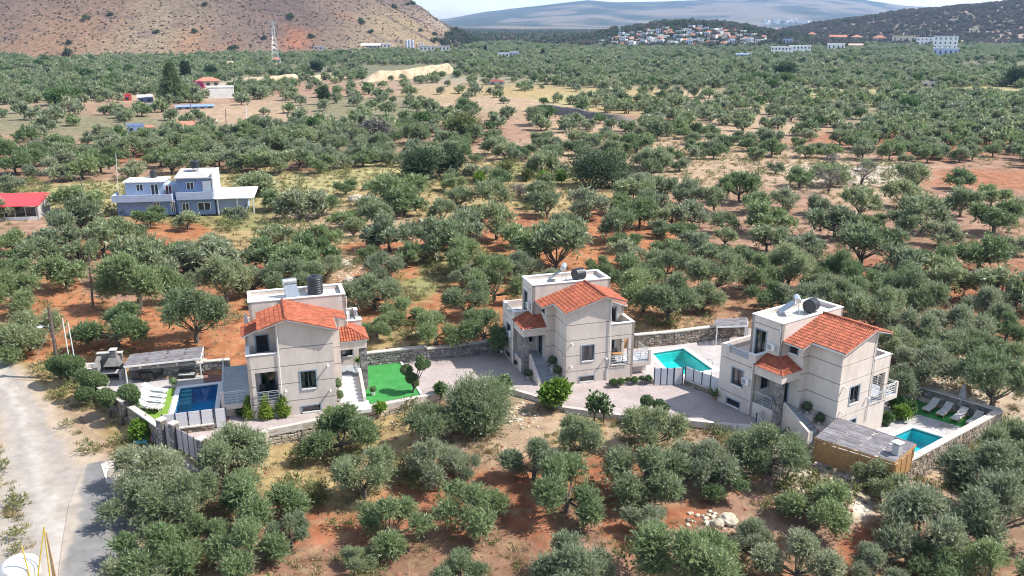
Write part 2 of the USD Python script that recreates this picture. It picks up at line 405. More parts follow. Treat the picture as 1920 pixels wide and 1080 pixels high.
POOL3 = Polygon([tuple(g(1711, 802, LOW)), tuple(g(1778, 823, LOW)), tuple(g(1725, 853, LOW)), tuple(g(1655, 826, LOW))])
_ctl = [(*g(430, 930), -1.7), (*g(600, 840), -1.7), (*g(750, 800), -1.2), (*g(870, 780), -0.9), (*g(980, 770), -0.35), (*g(1180, 800), -0.35), (*g(1400, 830), -0.5),
        (*g(1560, 890), -0.9), (*g(1700, 900), -2.0), (*g(1800, 850), -2.3), (*g(1910, 800), -2.0), (*g(1900, 740), -0.6), (*g(1780, 715), 0.0), (*g(1660, 650), 0.6),
        (*g(1400, 590), 1.1), (*g(1200, 620), 1.1), (*g(1000, 620), 1.2), (*g(800, 640), 1.2), (*g(600, 640), 1.3), (*g(400, 640), 1.2), (*g(220, 650), 0.9),
        (*g(130, 680), 0.3), (*g(60, 740), -0.3), (*g(150, 800), -0.4), (*g(250, 850), -0.5), (*g(340, 900), -1.0), (*g(100, 1000), -0.6), (*g(700, 1000), -1.9), (*g(1200, 950), -1.6),
        (*g(1500, 1000), -1.8), (*g(1800, 1000), -2.6), (*g(960, 1078), -2.2), (*g(300, 1078), -1.6), (0, 0, -2.5), (-60, 20, -1), (70, 20, -3), (0, -120, -3)]
_ctl = np.array(_ctl + [(x, y, 1.0) for x in (-160, -80, 0, 80, 160) for y in (130, 200)] + [(x, 115, 1.0) for x in (-70, -20, 30, 80)])


def base_h(x, y):
    """open ground outside the walled plots"""
    x, y = np.asarray(x, float), np.asarray(y, float)
    w = 1.0 / (((x[..., None] - _ctl[:, 0]) ** 2 + (y[..., None] - _ctl[:, 1]) ** 2) ** 1.5 + 3.0)
    h = (w * _ctl[:, 2]).sum(-1) / w.sum(-1)
    far = sstep(120, 200, y)
    h = h * (1 - far) + 1.0 * far
    p = np.stack([x, y, np.zeros_like(x)], -1)
    h = h + 0.5 * (meshkit.fbm(p * 0.09, 3, 5) - 0.5) * sstep(8, 16, np.hypot(x, y) * 0 + 16)
    h = h + 2.2 * sstep(150, 320, y) * (meshkit.fbm(p * 0.02, 3, 11) - 0.5)
    return h


_hc = np.array([-520.0 * 1.0, 1500.0])
_hang = np.radians([-180, -120, -88, -51, -30, -4, 30, 90])
_hrad = np.array([760, 740, 675, 600, 520, 470, 480, 600.0])


def hill_left(x, y):
    dx, dy = x - _hc[0], y - _hc[1]
    d, a = np.hypot(dx, dy), np.arctan2(dy, dx)
    R = np.interp(a, _hang, _hrad)
    p = np.stack([x, y, 0 * x], -1)
    t = np.clip(1 - d / R, -0.2, 1)
    h = 285 * np.maximum(t, 0) ** 1.06
    return h + sstep(0, 0.2, t) * (16 * (meshkit.fbm(p * 0.012, 4, 2) - 0.5) + 1.6 * (meshkit.fbm(p * 0.05, 2, 3) - 0.5)) - 3.0 + 2 * sstep(0, 0.03, t)


def knoll(x, y):
    p = np.stack([x, y, 0 * x], -1)
    e = np.exp(-((x - 285) / 170) ** 2 - ((y - 1420) / 170) ** 2)
    return 34 * e + 6 * e * (meshkit.fbm(p * 0.02, 3, 8) - 0.5) * 2 - 2.0


def hill_right(x, y):
    prof = np.interp(x, [430, 500, 552, 700, 830, 980, 1120, 1250, 1600, 2200], [0, 8, 18, 46, 62, 76, 72, 76, 80, 70])
    p = np.stack([x, y, 0 * x], -1)
    s = sstep(1180, 1750, y) * (1 - 0.7 * sstep(1750, 2600, y))
    return prof * s + 9 * (meshkit.fbm(p * 0.011, 4, 21) - 0.5) * sstep(0.02, 0.4, s) * sstep(440, 620, x) - 2.5


FAR = 1.9


def mountains(x, y):
    x, y = x / FAR, y / FAR
    px = 960 + FPX * x / np.maximum(y, 1) * 0.955
    prof = np.interp(px, [200, 700, 840, 920, 1000, 1090, 1130, 1200, 1330, 1400, 1480, 1560, 1620, 1750, 1950, 2400],
                     [40, 46, 54, 92, 118, 146, 136, 138, 152, 166, 170, 146, 122, 106, 100, 90])
    p = np.stack([x, y, 0 * x], -1)
    s = sstep(2500, 4600, y) ** 0.8
    front = 30 * np.exp(-((y - 2500) / 420) ** 2) * np.interp(px, [700, 950, 1100, 1300, 1700], [0.6, 1.0, 0.7, 0.3, 0.2])
    prof = 33 + (prof - 33) * FAR
    return prof * s + front + (34 * (meshkit.fbm(p * 0.0035, 4, 31) - 0.5) + 12 * (meshkit.fbm(p * 0.014, 3, 33) - 0.5)) * sstep(1900, 3000, y) * (1 - 0.65 * sstep(3900, 4600, y)) - 4.0 * 1


def surf(x, y):
    x, y = np.asarray(x, float), np.asarray(y, float)
    return np.maximum.reduce([base_h(x, y), hill_left(x, y), knoll(x, y), hill_right(x, y), mountains(x, y)])


_tx, _ty = np.arange(-330, 331, 2.0), np.arange(20, 720, 2.0)
_tab = base_h(*np.meshgrid(_tx, _ty))


def base_fast(x, y):
    fx, fy = np.clip((x + 330) / 2.0, 0, len(_tx) - 1.001), np.clip((y - 20) / 2.0, 0, len(_ty) - 1.001)
    i, j = fy.astype(int), fx.astype(int)
    a, b = fy - i, fx - j
    return (_tab[i, j] * (1 - a) + _tab[i + 1, j] * a) * (1 - b) + (_tab[i, j + 1] * (1 - a) + _tab[i + 1, j + 1] * a) * b


def hit(px, py, lift=0.0):
    """where the sight line meets the ground (raised by lift)"""
    d = ray(px, py)
    d = d / d[1]
    if py > 125:
        ys, fn = np.linspace(30, 640, 6000), base_fast
    else:
        ys, fn = np.concatenate([np.linspace(300, 1200, 400), np.linspace(1202, 9200, 700)]), surf
    under = CAM_H + d[2] * ys < fn(d[0] * ys, ys) + lift
    k = int(np.argmax(under)) if under.any() else len(ys) - 1
    return np.array([d[0] * ys[k], ys[k]])


# soil tones, each found at a place of the photograph
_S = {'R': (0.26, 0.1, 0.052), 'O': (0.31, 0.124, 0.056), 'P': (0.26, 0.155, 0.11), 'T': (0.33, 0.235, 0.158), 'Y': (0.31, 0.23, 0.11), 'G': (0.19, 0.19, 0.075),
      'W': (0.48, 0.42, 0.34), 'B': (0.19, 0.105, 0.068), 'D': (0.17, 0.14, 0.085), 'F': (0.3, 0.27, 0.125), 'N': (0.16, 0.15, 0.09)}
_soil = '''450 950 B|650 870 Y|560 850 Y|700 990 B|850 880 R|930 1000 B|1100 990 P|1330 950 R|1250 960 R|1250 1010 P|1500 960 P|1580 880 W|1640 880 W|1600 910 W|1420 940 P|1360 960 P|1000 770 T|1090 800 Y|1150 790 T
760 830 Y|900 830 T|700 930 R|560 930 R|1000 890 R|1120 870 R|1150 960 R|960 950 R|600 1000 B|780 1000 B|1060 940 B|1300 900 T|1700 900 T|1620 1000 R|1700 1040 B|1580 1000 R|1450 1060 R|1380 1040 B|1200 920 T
60 720 Y|100 700 Y|150 730 Y|190 800 Y|240 830 Y|130 790 T|60 850 T|60 950 W|30 1000 T|100 1040 Y|170 830 T|210 870 T|10 780 Y|90 670 O|40 660 O
300 620 O|420 600 O|140 580 O|200 545 P|130 520 P|330 640 O|420 645 O|230 640 O|160 610 O|800 610 O|850 640 O|720 640 Y|760 650 Y|800 520 G|780 540 G|650 490 T|620 440 Y|700 360 Y|620 340 F|700 340 F|560 335 F|500 340 F|440 350 F|250 460 R|180 440 R|270 455 O|350 440 O|480 440 Y|550 440 Y|450 420 G|330 415 G
940 430 R|1050 420 R|1010 470 O|1100 445 O|930 360 Y|870 390 Y|1000 395 Y|880 330 Y|960 330 G|1250 440 O|1220 470 O|1350 420 P|1430 430 P|1330 460 P|1300 340 T|1260 300 T|1400 330 T|1550 300 T|1600 330 W|1650 290 P|1650 262 R|1680 275 R|1720 285 R|1770 300 R|1880 330 P|1880 345 R|1600 420 P|1700 470 P|1700 500 R|1850 500 P|1900 470 P|1850 540 R|1780 400 P|1560 370 T|1500 380 P
1100 250 T|1180 235 P|1000 185 Y|950 195 T|1040 190 F|1200 200 Y|1200 265 T|1100 300 T|1400 250 T|1480 240 T|1340 195 T|1580 195 F|1800 170 F|1860 175 F
520 330 F|580 330 F|640 328 F|690 335 F|730 328 F|600 350 F|540 352 F|480 348 F|60 388 F|20 400 F|120 380 F|190 358 F|60 310 P|130 330 P|200 335 P|100 290 P|30 340 B|230 300 R|330 310 P|400 310 B|450 315 B|560 318 B|150 375 F|80 385 F|200 360 F|60 440 P|100 430 T|20 420 T|600 420 T|640 440 Y|680 440 T|700 470 O|750 520 O|860 560 O|670 590 O|560 470 R|500 500 R|120 460 R|60 540 O|10 560 O
300 205 P|250 190 T|430 215 T|540 160 T|700 140 W|760 135 W|500 155 W|600 150 P|550 165 P|860 260 P|960 300 T|800 290 P|1500 160 N|1200 150 N|900 130 N|300 250 N|150 240 N|1700 220 N|1000 120 N|1500 110 N|300 140 N|700 210 N|600 260 N|450 280 N|1750 240 N|1850 220 N|100 180 N|700 112 N|1280 95 N|700 300 N|620 300 N'''
_sp = []
for tok in _soil.replace('\n', '|').split('|'):
    a, b, c = tok.split()
    _sp.append((*g(float(a), float(b), 0.0), *_S[c]))
_sp = np.array(_sp)


def soil(x, y):
    p = np.stack([x, y, 0 * x], -1)
    wob = np.clip(np.hypot(x, y) / 60, 0.6, 6)
    xx = x + wob * 5.0 * (meshkit.fbm(p * 0.22 / wob[..., None], 3, 51) - 0.5)
    yy = y + wob * 7.0 * (meshkit.fbm(p * 0.22 / wob[..., None], 3, 52) - 0.5)
    ax, ay = np.arctan2(xx, np.maximum(yy, 5)) * 90, np.log(np.maximum(yy, 5)) * 70      # even spacing for near and far
    sx, sy = np.arctan2(_sp[:, 0], _sp[:, 1]) * 90, np.log(_sp[:, 1]) * 70
    out = np.zeros(x.shape + (3,))
    flat = ax.ravel(), ay.ravel()
    o = out.reshape(-1, 3)
    for k in range(0, len(flat[0]), 20000):
        d2 = (flat[0][k:k + 20000, None] - sx) ** 2 + (flat[1][k:k + 20000, None] - sy) ** 2
        w = 1 / (d2 ** 3 + 0.05)
        o[k:k + 20000] = (w @ _sp[:, 2:]) / w.sum(1, keepdims=True)
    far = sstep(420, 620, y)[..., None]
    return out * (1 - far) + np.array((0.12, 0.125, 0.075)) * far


def soilmat(name, attr='soil', straw=0.5, scale=1.0, relief=0.9, litter=0.6, mottle=1.0):
    return usdkit.material(stage, LK + name, {
        'a': ('attribute', {'attribute': attr}), 'g': ('geometry', {}),
        'n1': ('noise_texture', {'scale': 0.55 * scale, 'detail': 8.0, 'roughness': 0.7}), 'r1': ('rgb_ramp', {'ramp': [(0.36, (1 - 0.4 * mottle, 1 - 0.42 * mottle, 1 - 0.44 * mottle)), (0.5, (1 - 0.05 * mottle,) * 3), (0.64, (1 + 0.3 * mottle, 1 + 0.32 * mottle, 1 + 0.35 * mottle))]}),
        'm1': ('mix', {'mix_type': 'multiply', 'fac': 1.0}),
        'n2': ('noise_texture', {'scale': 0.9 * scale, 'detail': 9.0, 'roughness': 0.75}), 'r2': ('rgb_ramp', {'ramp': [(0.50, (0, 0, 0)), (0.60, (straw,) * 3)]}),
        'm2': ('mix', {'color2': (0.36, 0.28, 0.15)}),
        'n3': ('noise_texture', {'scale': 2.2 * scale, 'detail': 6.0, 'roughness': 0.7}), 'r3': ('rgb_ramp', {'ramp': [(0.52, (0, 0, 0)), (0.62, (litter,) * 3)]}),
        'm3': ('mix', {'color2': (0.12, 0.085, 0.055)}),
        'bn': ('noise_texture', {'scale': 5.0 * scale, 'detail': 6.0, 'roughness': 0.7}), 'bu': ('bump', {'strength': relief, 'distance': 0.08 / scale}),
        'p': ('principled_bsdf', {'roughness': 0.97, 'specular_ior_level': 0.12})},
        [('g.position', 'n1.vector'), ('g.position', 'n2.vector'), ('g.position', 'n3.vector'), ('g.position', 'bn.vector'), ('n1.fac', 'r1.fac'), ('n2.fac', 'r2.fac'), ('n3.fac', 'r3.fac'),
         ('a.color', 'm1.color1'), ('r1.color', 'm1.color2'), ('m1.color', 'm2.color1'), ('r2.color', 'm2.fac'), ('m2.color', 'm3.color1'), ('r3.color', 'm3.fac'), ('m3.color', 'p.base_color'),
         ('bn.fac', 'bu.height'), ('bu.normal', 'p.normal')], surface='p.BSDF')


def grid_faces(ny, nx):
    i, j = np.meshgrid(np.arange(ny - 1), np.arange(nx - 1), indexing='ij')
    a = i * nx + j
    return np.stack([a, a + 1, a + nx + 1, a + nx], -1).reshape(-1, 4)


gx = np.unique(np.concatenate([np.arange(-62, 62.01, 0.45), 62 * 1.09 ** np.arange(1, 52), -62 * 1.09 ** np.arange(1, 52)]))
gy = np.unique(np.concatenate([np.arange(-200, 40, 12.0), np.arange(40, 106, 0.45), 106 + np.cumsum(0.6 * 1.045 ** np.arange(0, 130))]))
gy = gy[gy < 4200]
X, Y = np.meshgrid(gx, gy)
Z = base_h(X, Y)
near = (np.abs(X) < 62) & (Y > 38) & (Y < 106)
for poly, lvl in ((UPPER, 0.0), (LOWER, LOW)):
    pts = shapely.points(X[near], Y[near])
    inside = shapely.contains(poly, pts)
    d = shapely.distance(pts, poly.exterior)
    t = sstep(0.0, 0.42, np.where(inside, d, 0))
    Z[near] = Z[near] * (1 - t) + (lvl - 0.25) * t
for poly, lvl in ((POOL1, 0.0), (POOL2, 0.0), (POOL3, LOW)):
    pts = shapely.points(X[near], Y[near])
    d = shapely.distance(pts, poly)
    Z[near] = np.where(d < 0.55, np.minimum(Z[near], lvl - 2.2), Z[near])
ground_m = soilmat('ground_soil', straw=0.35)
gm = UsdGeom.Mesh(obj('ground', (np.stack([X, Y, Z], -1).reshape(-1, 3), grid_faces(*X.shape)), ground_m, kind='structure', smooth=True,
                      label='red and tan soil of the olive groves with dry grass', cat='ground'))
colored(gm, 'soil', soil(X, Y).reshape(-1, 3))
# ------------------------------------------------------------------ hills
def hill_mesh(name, fn, xs, ys, colfn, label, mat):
    X, Y = np.meshgrid(xs, ys)
    Z = fn(X, Y)
    h = UsdGeom.Mesh(obj(name, (np.stack([X, Y, Z], -1).reshape(-1, 3), grid_faces(*X.shape)), mat, kind='structure', smooth=True, label=label, cat='hill'))
    colored(h, 'soil', colfn(X, Y, Z).reshape(-1, 3))


def mixc(a, b, t):
    return np.asarray(a) * (1 - t[..., None]) + np.asarray(b) * t[..., None]


def col_left(X, Y, Z):
    p = np.stack([X, Y, Z], -1)
    n = meshkit.fbm(p * 0.018, 4, 61)
    c = mixc((0.10, 0.07, 0.062), (0.14, 0.094, 0.078), sstep(0.35, 0.65, n))
    c = mixc(c, (0.19, 0.082, 0.058), sstep(0.62, 0.72, meshkit.fbm(p * 0.02, 3, 62)) * (1 - sstep(30, 75, Z)))
    foot = 1 - sstep(3, 20, Z + 14 * (meshkit.fbm(p * 0.03, 3, 64) - 0.5))
    c = mixc(c, (0.2, 0.15, 0.105), foot * 0.55)
    for (px, py, s, col) in ((345, 80, 20, (0.3, 0.11, 0.05)), (555, 78, 16, (0.3, 0.11, 0.055)), (180, 58, 24, (0.22, 0.1, 0.07)), (880, 62, 60, (0.36, 0.29, 0.22)), (850, 60, 60, (0.3, 0.24, 0.17)),
                             (905, 76, 40, (0.32, 0.16, 0.1)), (830, 78, 50, (0.26, 0.15, 0.105)), (765, 58, 40, (0.25, 0.185, 0.09)), (740, 78, 60, (0.25, 0.185, 0.115)), (260, 88, 60, (0.26, 0.2, 0.13)), (60, 108, 60, (0.24, 0.14, 0.085))):
        q = hit(px, py)
        c = mixc(c, col, 0.9 * np.exp(-((X - q[0]) ** 2 + ((Y - q[1]) / 2.2) ** 2) / s ** 2) * sstep(0.35, 0.6, meshkit.fbm(p * 0.05, 3, 65) + 0.1))
    green = sstep(-120, 60, X - (Z - 40) * 2.0) * sstep(1250, 1400, Y)
    c = c * np.array([0.8, 0.83, 0.86])
    return mixc(c, (0.12, 0.13, 0.085), np.clip(green, 0, 1) * 0.55)


def col_knoll(X, Y, Z):
    n = meshkit.fbm(np.stack([X, Y, Z], -1) * 0.03, 4, 71)
    return mixc((0.10, 0.12, 0.07), (0.22, 0.2, 0.14), sstep(0.45, 0.7, n))


def col_right(X, Y, Z):
    n = meshkit.fbm(np.stack([X, Y, Z], -1) * 0.016, 4, 72)
    return mixc((0.19, 0.17, 0.125), (0.28, 0.22, 0.185), sstep(0.35, 0.62, n))


def col_far(X, Y, Z):
    n = meshkit.fbm(np.stack([X, Y, Z], -1) * 0.0035, 6, 73)
    return mixc((0.02, 0.04, 0.028), (0.15, 0.13, 0.105), sstep(0.4, 0.6, n))


hillsoil = soilmat('hill_soil', straw=0.15, scale=0.45, relief=0.15, litter=0.5)
hill_mesh('hill', hill_left, np.arange(-1300, 40, 6.0), np.arange(760, 2300, 8.0), col_left, 'bare reddish brown stony hill rising behind the olive plain', hillsoil)
hill_mesh('knoll', knoll, np.arange(-60, 660, 10.0), np.arange(1080, 1900, 12.0), col_knoll, 'low wooded knoll that carries the white village', hillsoil)
hill_mesh('hill', hill_right, np.arange(430, 2300, 14.0), np.arange(1150, 2700, 16.0), col_right, 'scrub covered hill behind the villas at the edge of the plain', hillsoil)
hill_mesh('mountains', mountains, np.arange(-3400, 7600, 62.0), np.arange(3300, 11000, 70.0), col_far, 'long blue mountain ridge closing the valley', hillsoil)
# ------------------------------------------------------------------ haze
hz = MB().box(-8200, -400, -9.5, 8200, 11400, 460)
hazem = usdkit.material(stage, LK + 'haze_air', {'v': ('principled_volume', {'color': (0.40, 0.62, 1.0), 'density': 0.000055, 'anisotropy': 0.25})}, volume='v.volume')
obj('haze', hz, hazem, kind='stuff')
# ------------------------------------------------------------------ trees
def unit(v):
    return v / (np.linalg.norm(v, axis=-1, keepdims=True) + 1e-9)


def leaves(P, D, L, W, rng, N=None):
    """quads: P root points, D directions, L lengths, W widths, N the way the blades face"""
    n = len(P)
    side = unit(np.cross(D, unit(rng.normal(size=(n, 3))) if N is None else N))
    L, W = np.broadcast_to(L, (n,))[:, None], np.broadcast_to(W, (n,))[:, None]
    v = np.stack([P, P + D * L * 0.45 + side * W * 0.5, P + D * L, P + D * L * 0.45 - side * W * 0.5], 1).reshape(-1, 3)
    f = np.arange(4 * n).reshape(n, 4)
    return v, f


def clumps_to_leaves(C, R, n_spray, per, L, W, rng, up=0.5, spray=0.55, squash=0.85, floor=None):
    """leafy upright sprays over the shells of clumps C (centres) with radii R"""
    w = R ** 2
    k = rng.choice(len(C), n_spray, p=w / w.sum())
    d = unit(rng.normal(size=(n_spray, 3)) + np.array([0, 0, 0.4]))
    rad = R[k] * (0.3 + 0.62 * rng.random(n_spray) ** 0.4) * (1 + 0.22 * rng.normal(size=n_spray).clip(-1, 2))
    base = C[k] + d * rad[:, None] * np.array([1, 1, squash])
    sd = unit(d * 0.75 + np.array([0, 0, up]) + 0.4 * rng.normal(size=(n_spray, 3)))
    ln = spray * (0.6 + 0.9 * rng.random(n_spray))
    t = rng.random((n_spray, per))
    P = (base[:, None] + sd[:, None] * (t * ln[:, None])[..., None]).reshape(-1, 3)
    D = unit(np.repeat(sd, per, 0) + 0.5 * rng.normal(size=(n_spray * per, 3)))
    N = unit(np.repeat(d, per, 0) * 0.6 + np.array([0, 0, 0.85]) + 0.4 * rng.normal(size=(n_spray * per, 3)))
    if floor is not None:
        keep = P[:, 2] > floor
        P, D, N = P[keep], D[keep], N[keep]
    return leaves(P, D, L * (0.7 + 0.6 * rng.random(len(P))), W * (0.7 + 0.6 * rng.random(len(P))), rng, N)


def limbs(mb, C, rng, fork, r0, r1, n=10, base=(0, 0, -0.5), lean=0.12, sides=6):
    """a gnarled trunk up to the fork and limbs on to some of the clump centres"""
    b = np.array(base, float)
    f = np.array([rng.normal() * lean, rng.normal() * lean, fork])
    m = (b + f) / 2 + rng.normal(size=3) * 0.05
    mb.tube([b, b + (0, 0, 0.45), m, f], [r0 * 1.5, r0 * 1.1, r0, r0 * 0.85], sides)
    idx = rng.choice(len(C), min(n, len(C)), replace=False)
    for i in idx:
        e = C[i]
        q = f + (e - f) * 0.45 + np.array([0, 0, -0.15]) + rng.normal(size=3) * 0.12
        mb.tube([f - (0, 0, 0.12), q, f + (e - f) * 0.97], [r0 * 0.55, r0 * 0.34, r1], max(4, sides - 1))


def olive(seed, sprays, per, L, W, n_lobe=6, sides=6, n_limb=12, wide=1.0, tall=1.0, spray=0.55, open_=0.5, R0=2.6):
    """several leafy lobes at different heights around a forked trunk, each lobe made of smaller clumps"""
    rng = np.random.default_rng(seed)
    C, R, LC = [], [], []
    a0 = rng.random() * 6.28
    for i in range(n_lobe):
        if i == 0:
            c, lr = np.array([rng.normal() * 0.5, rng.normal() * 0.5, 3.0 * tall]), rng.uniform(0.85, 1.2)
        else:
            a = a0 + 6.283 * i / (n_lobe - 1) + rng.normal() * 0.35
            rr = R0 * rng.uniform(0.5, 0.95)
            c, lr = np.array([rr * math.cos(a) * wide, rr * math.sin(a) * wide, rng.uniform(1.15, 2.8) * tall]), rng.uniform(0.72, 1.2)
        LC.append(c)
        m = int(5 + 4 * lr)
        d = unit(rng.normal(size=(m, 3)) + [0, 0, 0.25])
        r = lr * rng.uniform(0.35, 0.85, m)[:, None]
        C.append(c + d * r * np.array([1, 1, 0.8]))
        R.append(lr * rng.uniform(0.32, 0.56, m))
    C, R = np.vstack(C), np.concatenate(R)
    keep = rng.random(len(C)) > 0.12
    C, R = C[keep], R[keep]
    s = MB()
    fork = 0.7 + 0.5 * rng.random()
    limbs(s, np.array(LC), rng, fork, 0.2, 0.06, n_lobe, sides=sides)
    limbs(s, C, rng, fork, 0.12, 0.025, n_limb, sides=max(4, sides - 1))
    v, f = clumps_to_leaves(C, R, sprays, per, L, W, rng, floor=0.3, spray=spray)
    q = np.percentile(v[:, :2], [0.6, 99.4], axis=0)             # bring every tree to the same crown width
    k = 5.3 / (q[1] - q[0]).mean()
    s.v = [a * k for a in s.v]
    return s, MB().add(v * k, f)


def proto_tree(name, trunk, crown, lm, bm=None):
    """a class prim holding the parts of one kind of tree"""
    c = stage.CreateClassPrim('/' + name)
    UsdGeom.Xform(c)
    c.SetTypeName('Xform')
    if trunk is not None:
        usdkit.mesh(stage, f'/{name}/trunk', trunk.arrays(), bm or bark, smooth=True)
    pieces(usdkit.mesh(stage, f'/{name}/crown', crown.arrays(), lm), lm)
    return c.GetPath()


VAR_N, VAR_M, VAR_F = [], [], []
LO = (L_olive, L_olive_b, L_olive_c)
for k in range(8):
    VAR_N.append(proto_tree(f'olive_near_{k}', *olive(100 + k, (3000, 3300, 2500, 3400, 2300, 3100, 2700, 2000)[k], 9, 0.25, 0.064, n_lobe=(7, 6, 5, 8, 5, 7, 6, 5)[k], tall=(1.0, 0.9, 1.12, 1.0, 0.92, 1.1, 1.0, 1.15)[k], wide=(1, 1.1, 0.95, 1.05, 1.1, 0.95, 1.0, 1.15)[k]), LO[(0, 1, 0, 2, 1, 0, 2, 1)[k]]))
for k in range(6):
    VAR_M.append(proto_tree(f'olive_mid_{k}', *olive(200 + k, (900, 800, 1000, 700, 900, 800)[k], 6, 0.46, 0.15, n_lobe=(7, 6, 8, 5, 7, 6)[k], sides=5, tall=(1.0, 0.9, 1.1, 1.0, 0.95, 0.85)[k], spray=0.6), LO[k % 3]))
for k in range(7):
    VAR_F.append(proto_tree(f'olive_far_{k}', *olive(300 + k, (200, 180, 220, 170, 200, 190, 240)[k], 4, 0.95, 0.4, n_lobe=(7, 6, 8, 6, 7, 5, 7)[k], sides=4, n_limb=3, tall=(1.0, 0.9, 1.1, 1.0, 0.95, 0.85, 1.2)[k], spray=0.6), (L_olive, L_olive_b, L_olive_c, L_olive, L_olive_c, L_olive_b, L_green)[k]))

rt = np.random.default_rng(77)
placed = []          # (x, y, radius) of every tree so far


def ground_z(x, y):
    return float(base_h(np.array(float(x)), np.array(float(y))))


def crown_spot(px, py, w):
    """foot and size of a tree whose crown is centred at a point of the photograph and w photo pixels wide"""
    d = ray(px, py)
    q = hit(px, py)
    for _ in range(5):
        D = q[1] * math.cos(PITCH) + (CAM_H - 2.0) * math.sin(PITCH)      # depth along the lens axis
        s = (0.98 * w / FPX * D) / 5.3
        q = hit(px, py, lift=2.35 * s)
    return q, ground_z(*q), s


def ground_z(x, y):
    return float(base_h(np.array(float(x)), np.array(float(y))))


NEAR = '''281 873 150 bushy grey-green olive at the corner below the gate, topmost of the clump beside the road
255 935 130 olive leaning over the asphalt road, second down in the roadside clump
331 943 130 olive behind the roadside clump, beside the red soil gap
300 1013 165 broad olive of the roadside clump, third down along the road
252 1060 120 olive cut by the bottom edge, lowest of the roadside clump
372 1000 100 small olive wedged behind the roadside clump near the bottom edge
448 850 140 olive standing below the gate pillar of the paved drive
480 925 150 round bright olive in the middle of the front grove's first row
467 1018 150 olive at the bottom edge with its trunk over dark shade, right of the roadside clump
545 995 85 slim young olive beside the round bright one near the bottom edge
640 808 120 olive growing up against the pale stone retaining wall under the first villa
682 893 115 compact bright green olive alone on red soil in the front grove
728 975 135 open olive in three clumps above a patch of black shade
672 1042 70 low olive sapling in the dark shade near the bottom edge
812 790 110 spreading bush-like olive beside the huge bush under the paved court
818 862 115 loose olive directly below the huge bush
870 872 70 thin olive between two gaps of orange soil in the middle of the front grove
893 935 145 tall olive with a clear dark trunk on bare soil, middle of the front grove
862 1060 115 olive cut off at the bottom edge left of the orange track
1002 856 110 grey olive with a thin open crown in the centre of the front grove
1087 822 105 flat-topped olive with two leaning trunks below the young fruit trees
1062 905 150 wide ragged olive whose shadow pools to the right of centre
1073 1045 170 broad pale olive at the bottom edge beside the orange track
1210 878 160 large olive leaning over deep shade below the paved court of the middle villa
1220 803 120 pale olive in front of the cloud-pruned tree at the drive's edge
1215 975 85 flat twiggy olive beside the orange clearing
1290 1035 170 dense dark olive at the bottom edge beside the orange clearing
1318 855 130 olive left of the big one that hides the third villa's steps
1350 892 95 low olive with yellow broom at its foot on the edge of the clearing
1449 832 150 big full olive in front of the steps of the right villa
1540 940 135 open olive with forked black trunk beside the white rubble
1410 1003 85 bent thin olive over the orange clearing
1498 1040 150 greyish full olive at the bottom edge right of the clearing
1655 902 95 olive just below the corner of the wooden fence
1730 972 185 massive dark green olive in the lower right thicket
1866 884 165 huge olive filling the slope outside the pool wall
1880 955 170 dark olive at the edge of the picture in the lower right thicket
1860 1055 165 lowest olive of the lower right thicket
1905 838 110 olive at the edge of the picture outside the pool wall's corner
1770 1050 120 deeply shaded olive at the foot of the lower right thicket
1640 1060 100 small olive in shade left of the lower right thicket
52 605 130 big olive behind the wooden lamp pole beside the road
20 640 90 olive at the picture's edge behind the road bend
25 545 100 olive at the picture's edge above the road bend
215 602 120 thick olive on orange soil behind the stone oven
363 590 130 olive with a bare trunk on orange soil behind the white pergola
255 525 130 long low olive next to the thin telegraph pole
117 503 95 round bright olive left of the thin telegraph pole
355 522 40 small round sapling behind the pergola's olives
420 522 110 grey olive left of the first villa's flat roof
700 533 115 olive with a clear trunk right of the black water tank
757 575 85 olive leaning left above the lawn wall
815 610 90 olive standing just behind the wall of the paved court
905 605 100 bright olive close behind the stone wall at the middle villa
875 560 90 bright green olive above the wall of the paved court
707 610 60 yellowish thin olive beside the first villa's porch roof
1872 712 140 big olive right of the folded parasol
1740 672 110 olive with two trunks behind the right villa's upper balcony
1690 705 85 low bright olive behind the trellis of the pool terrace
1895 680 100 olive at the picture's edge above the pool wall's corner'''
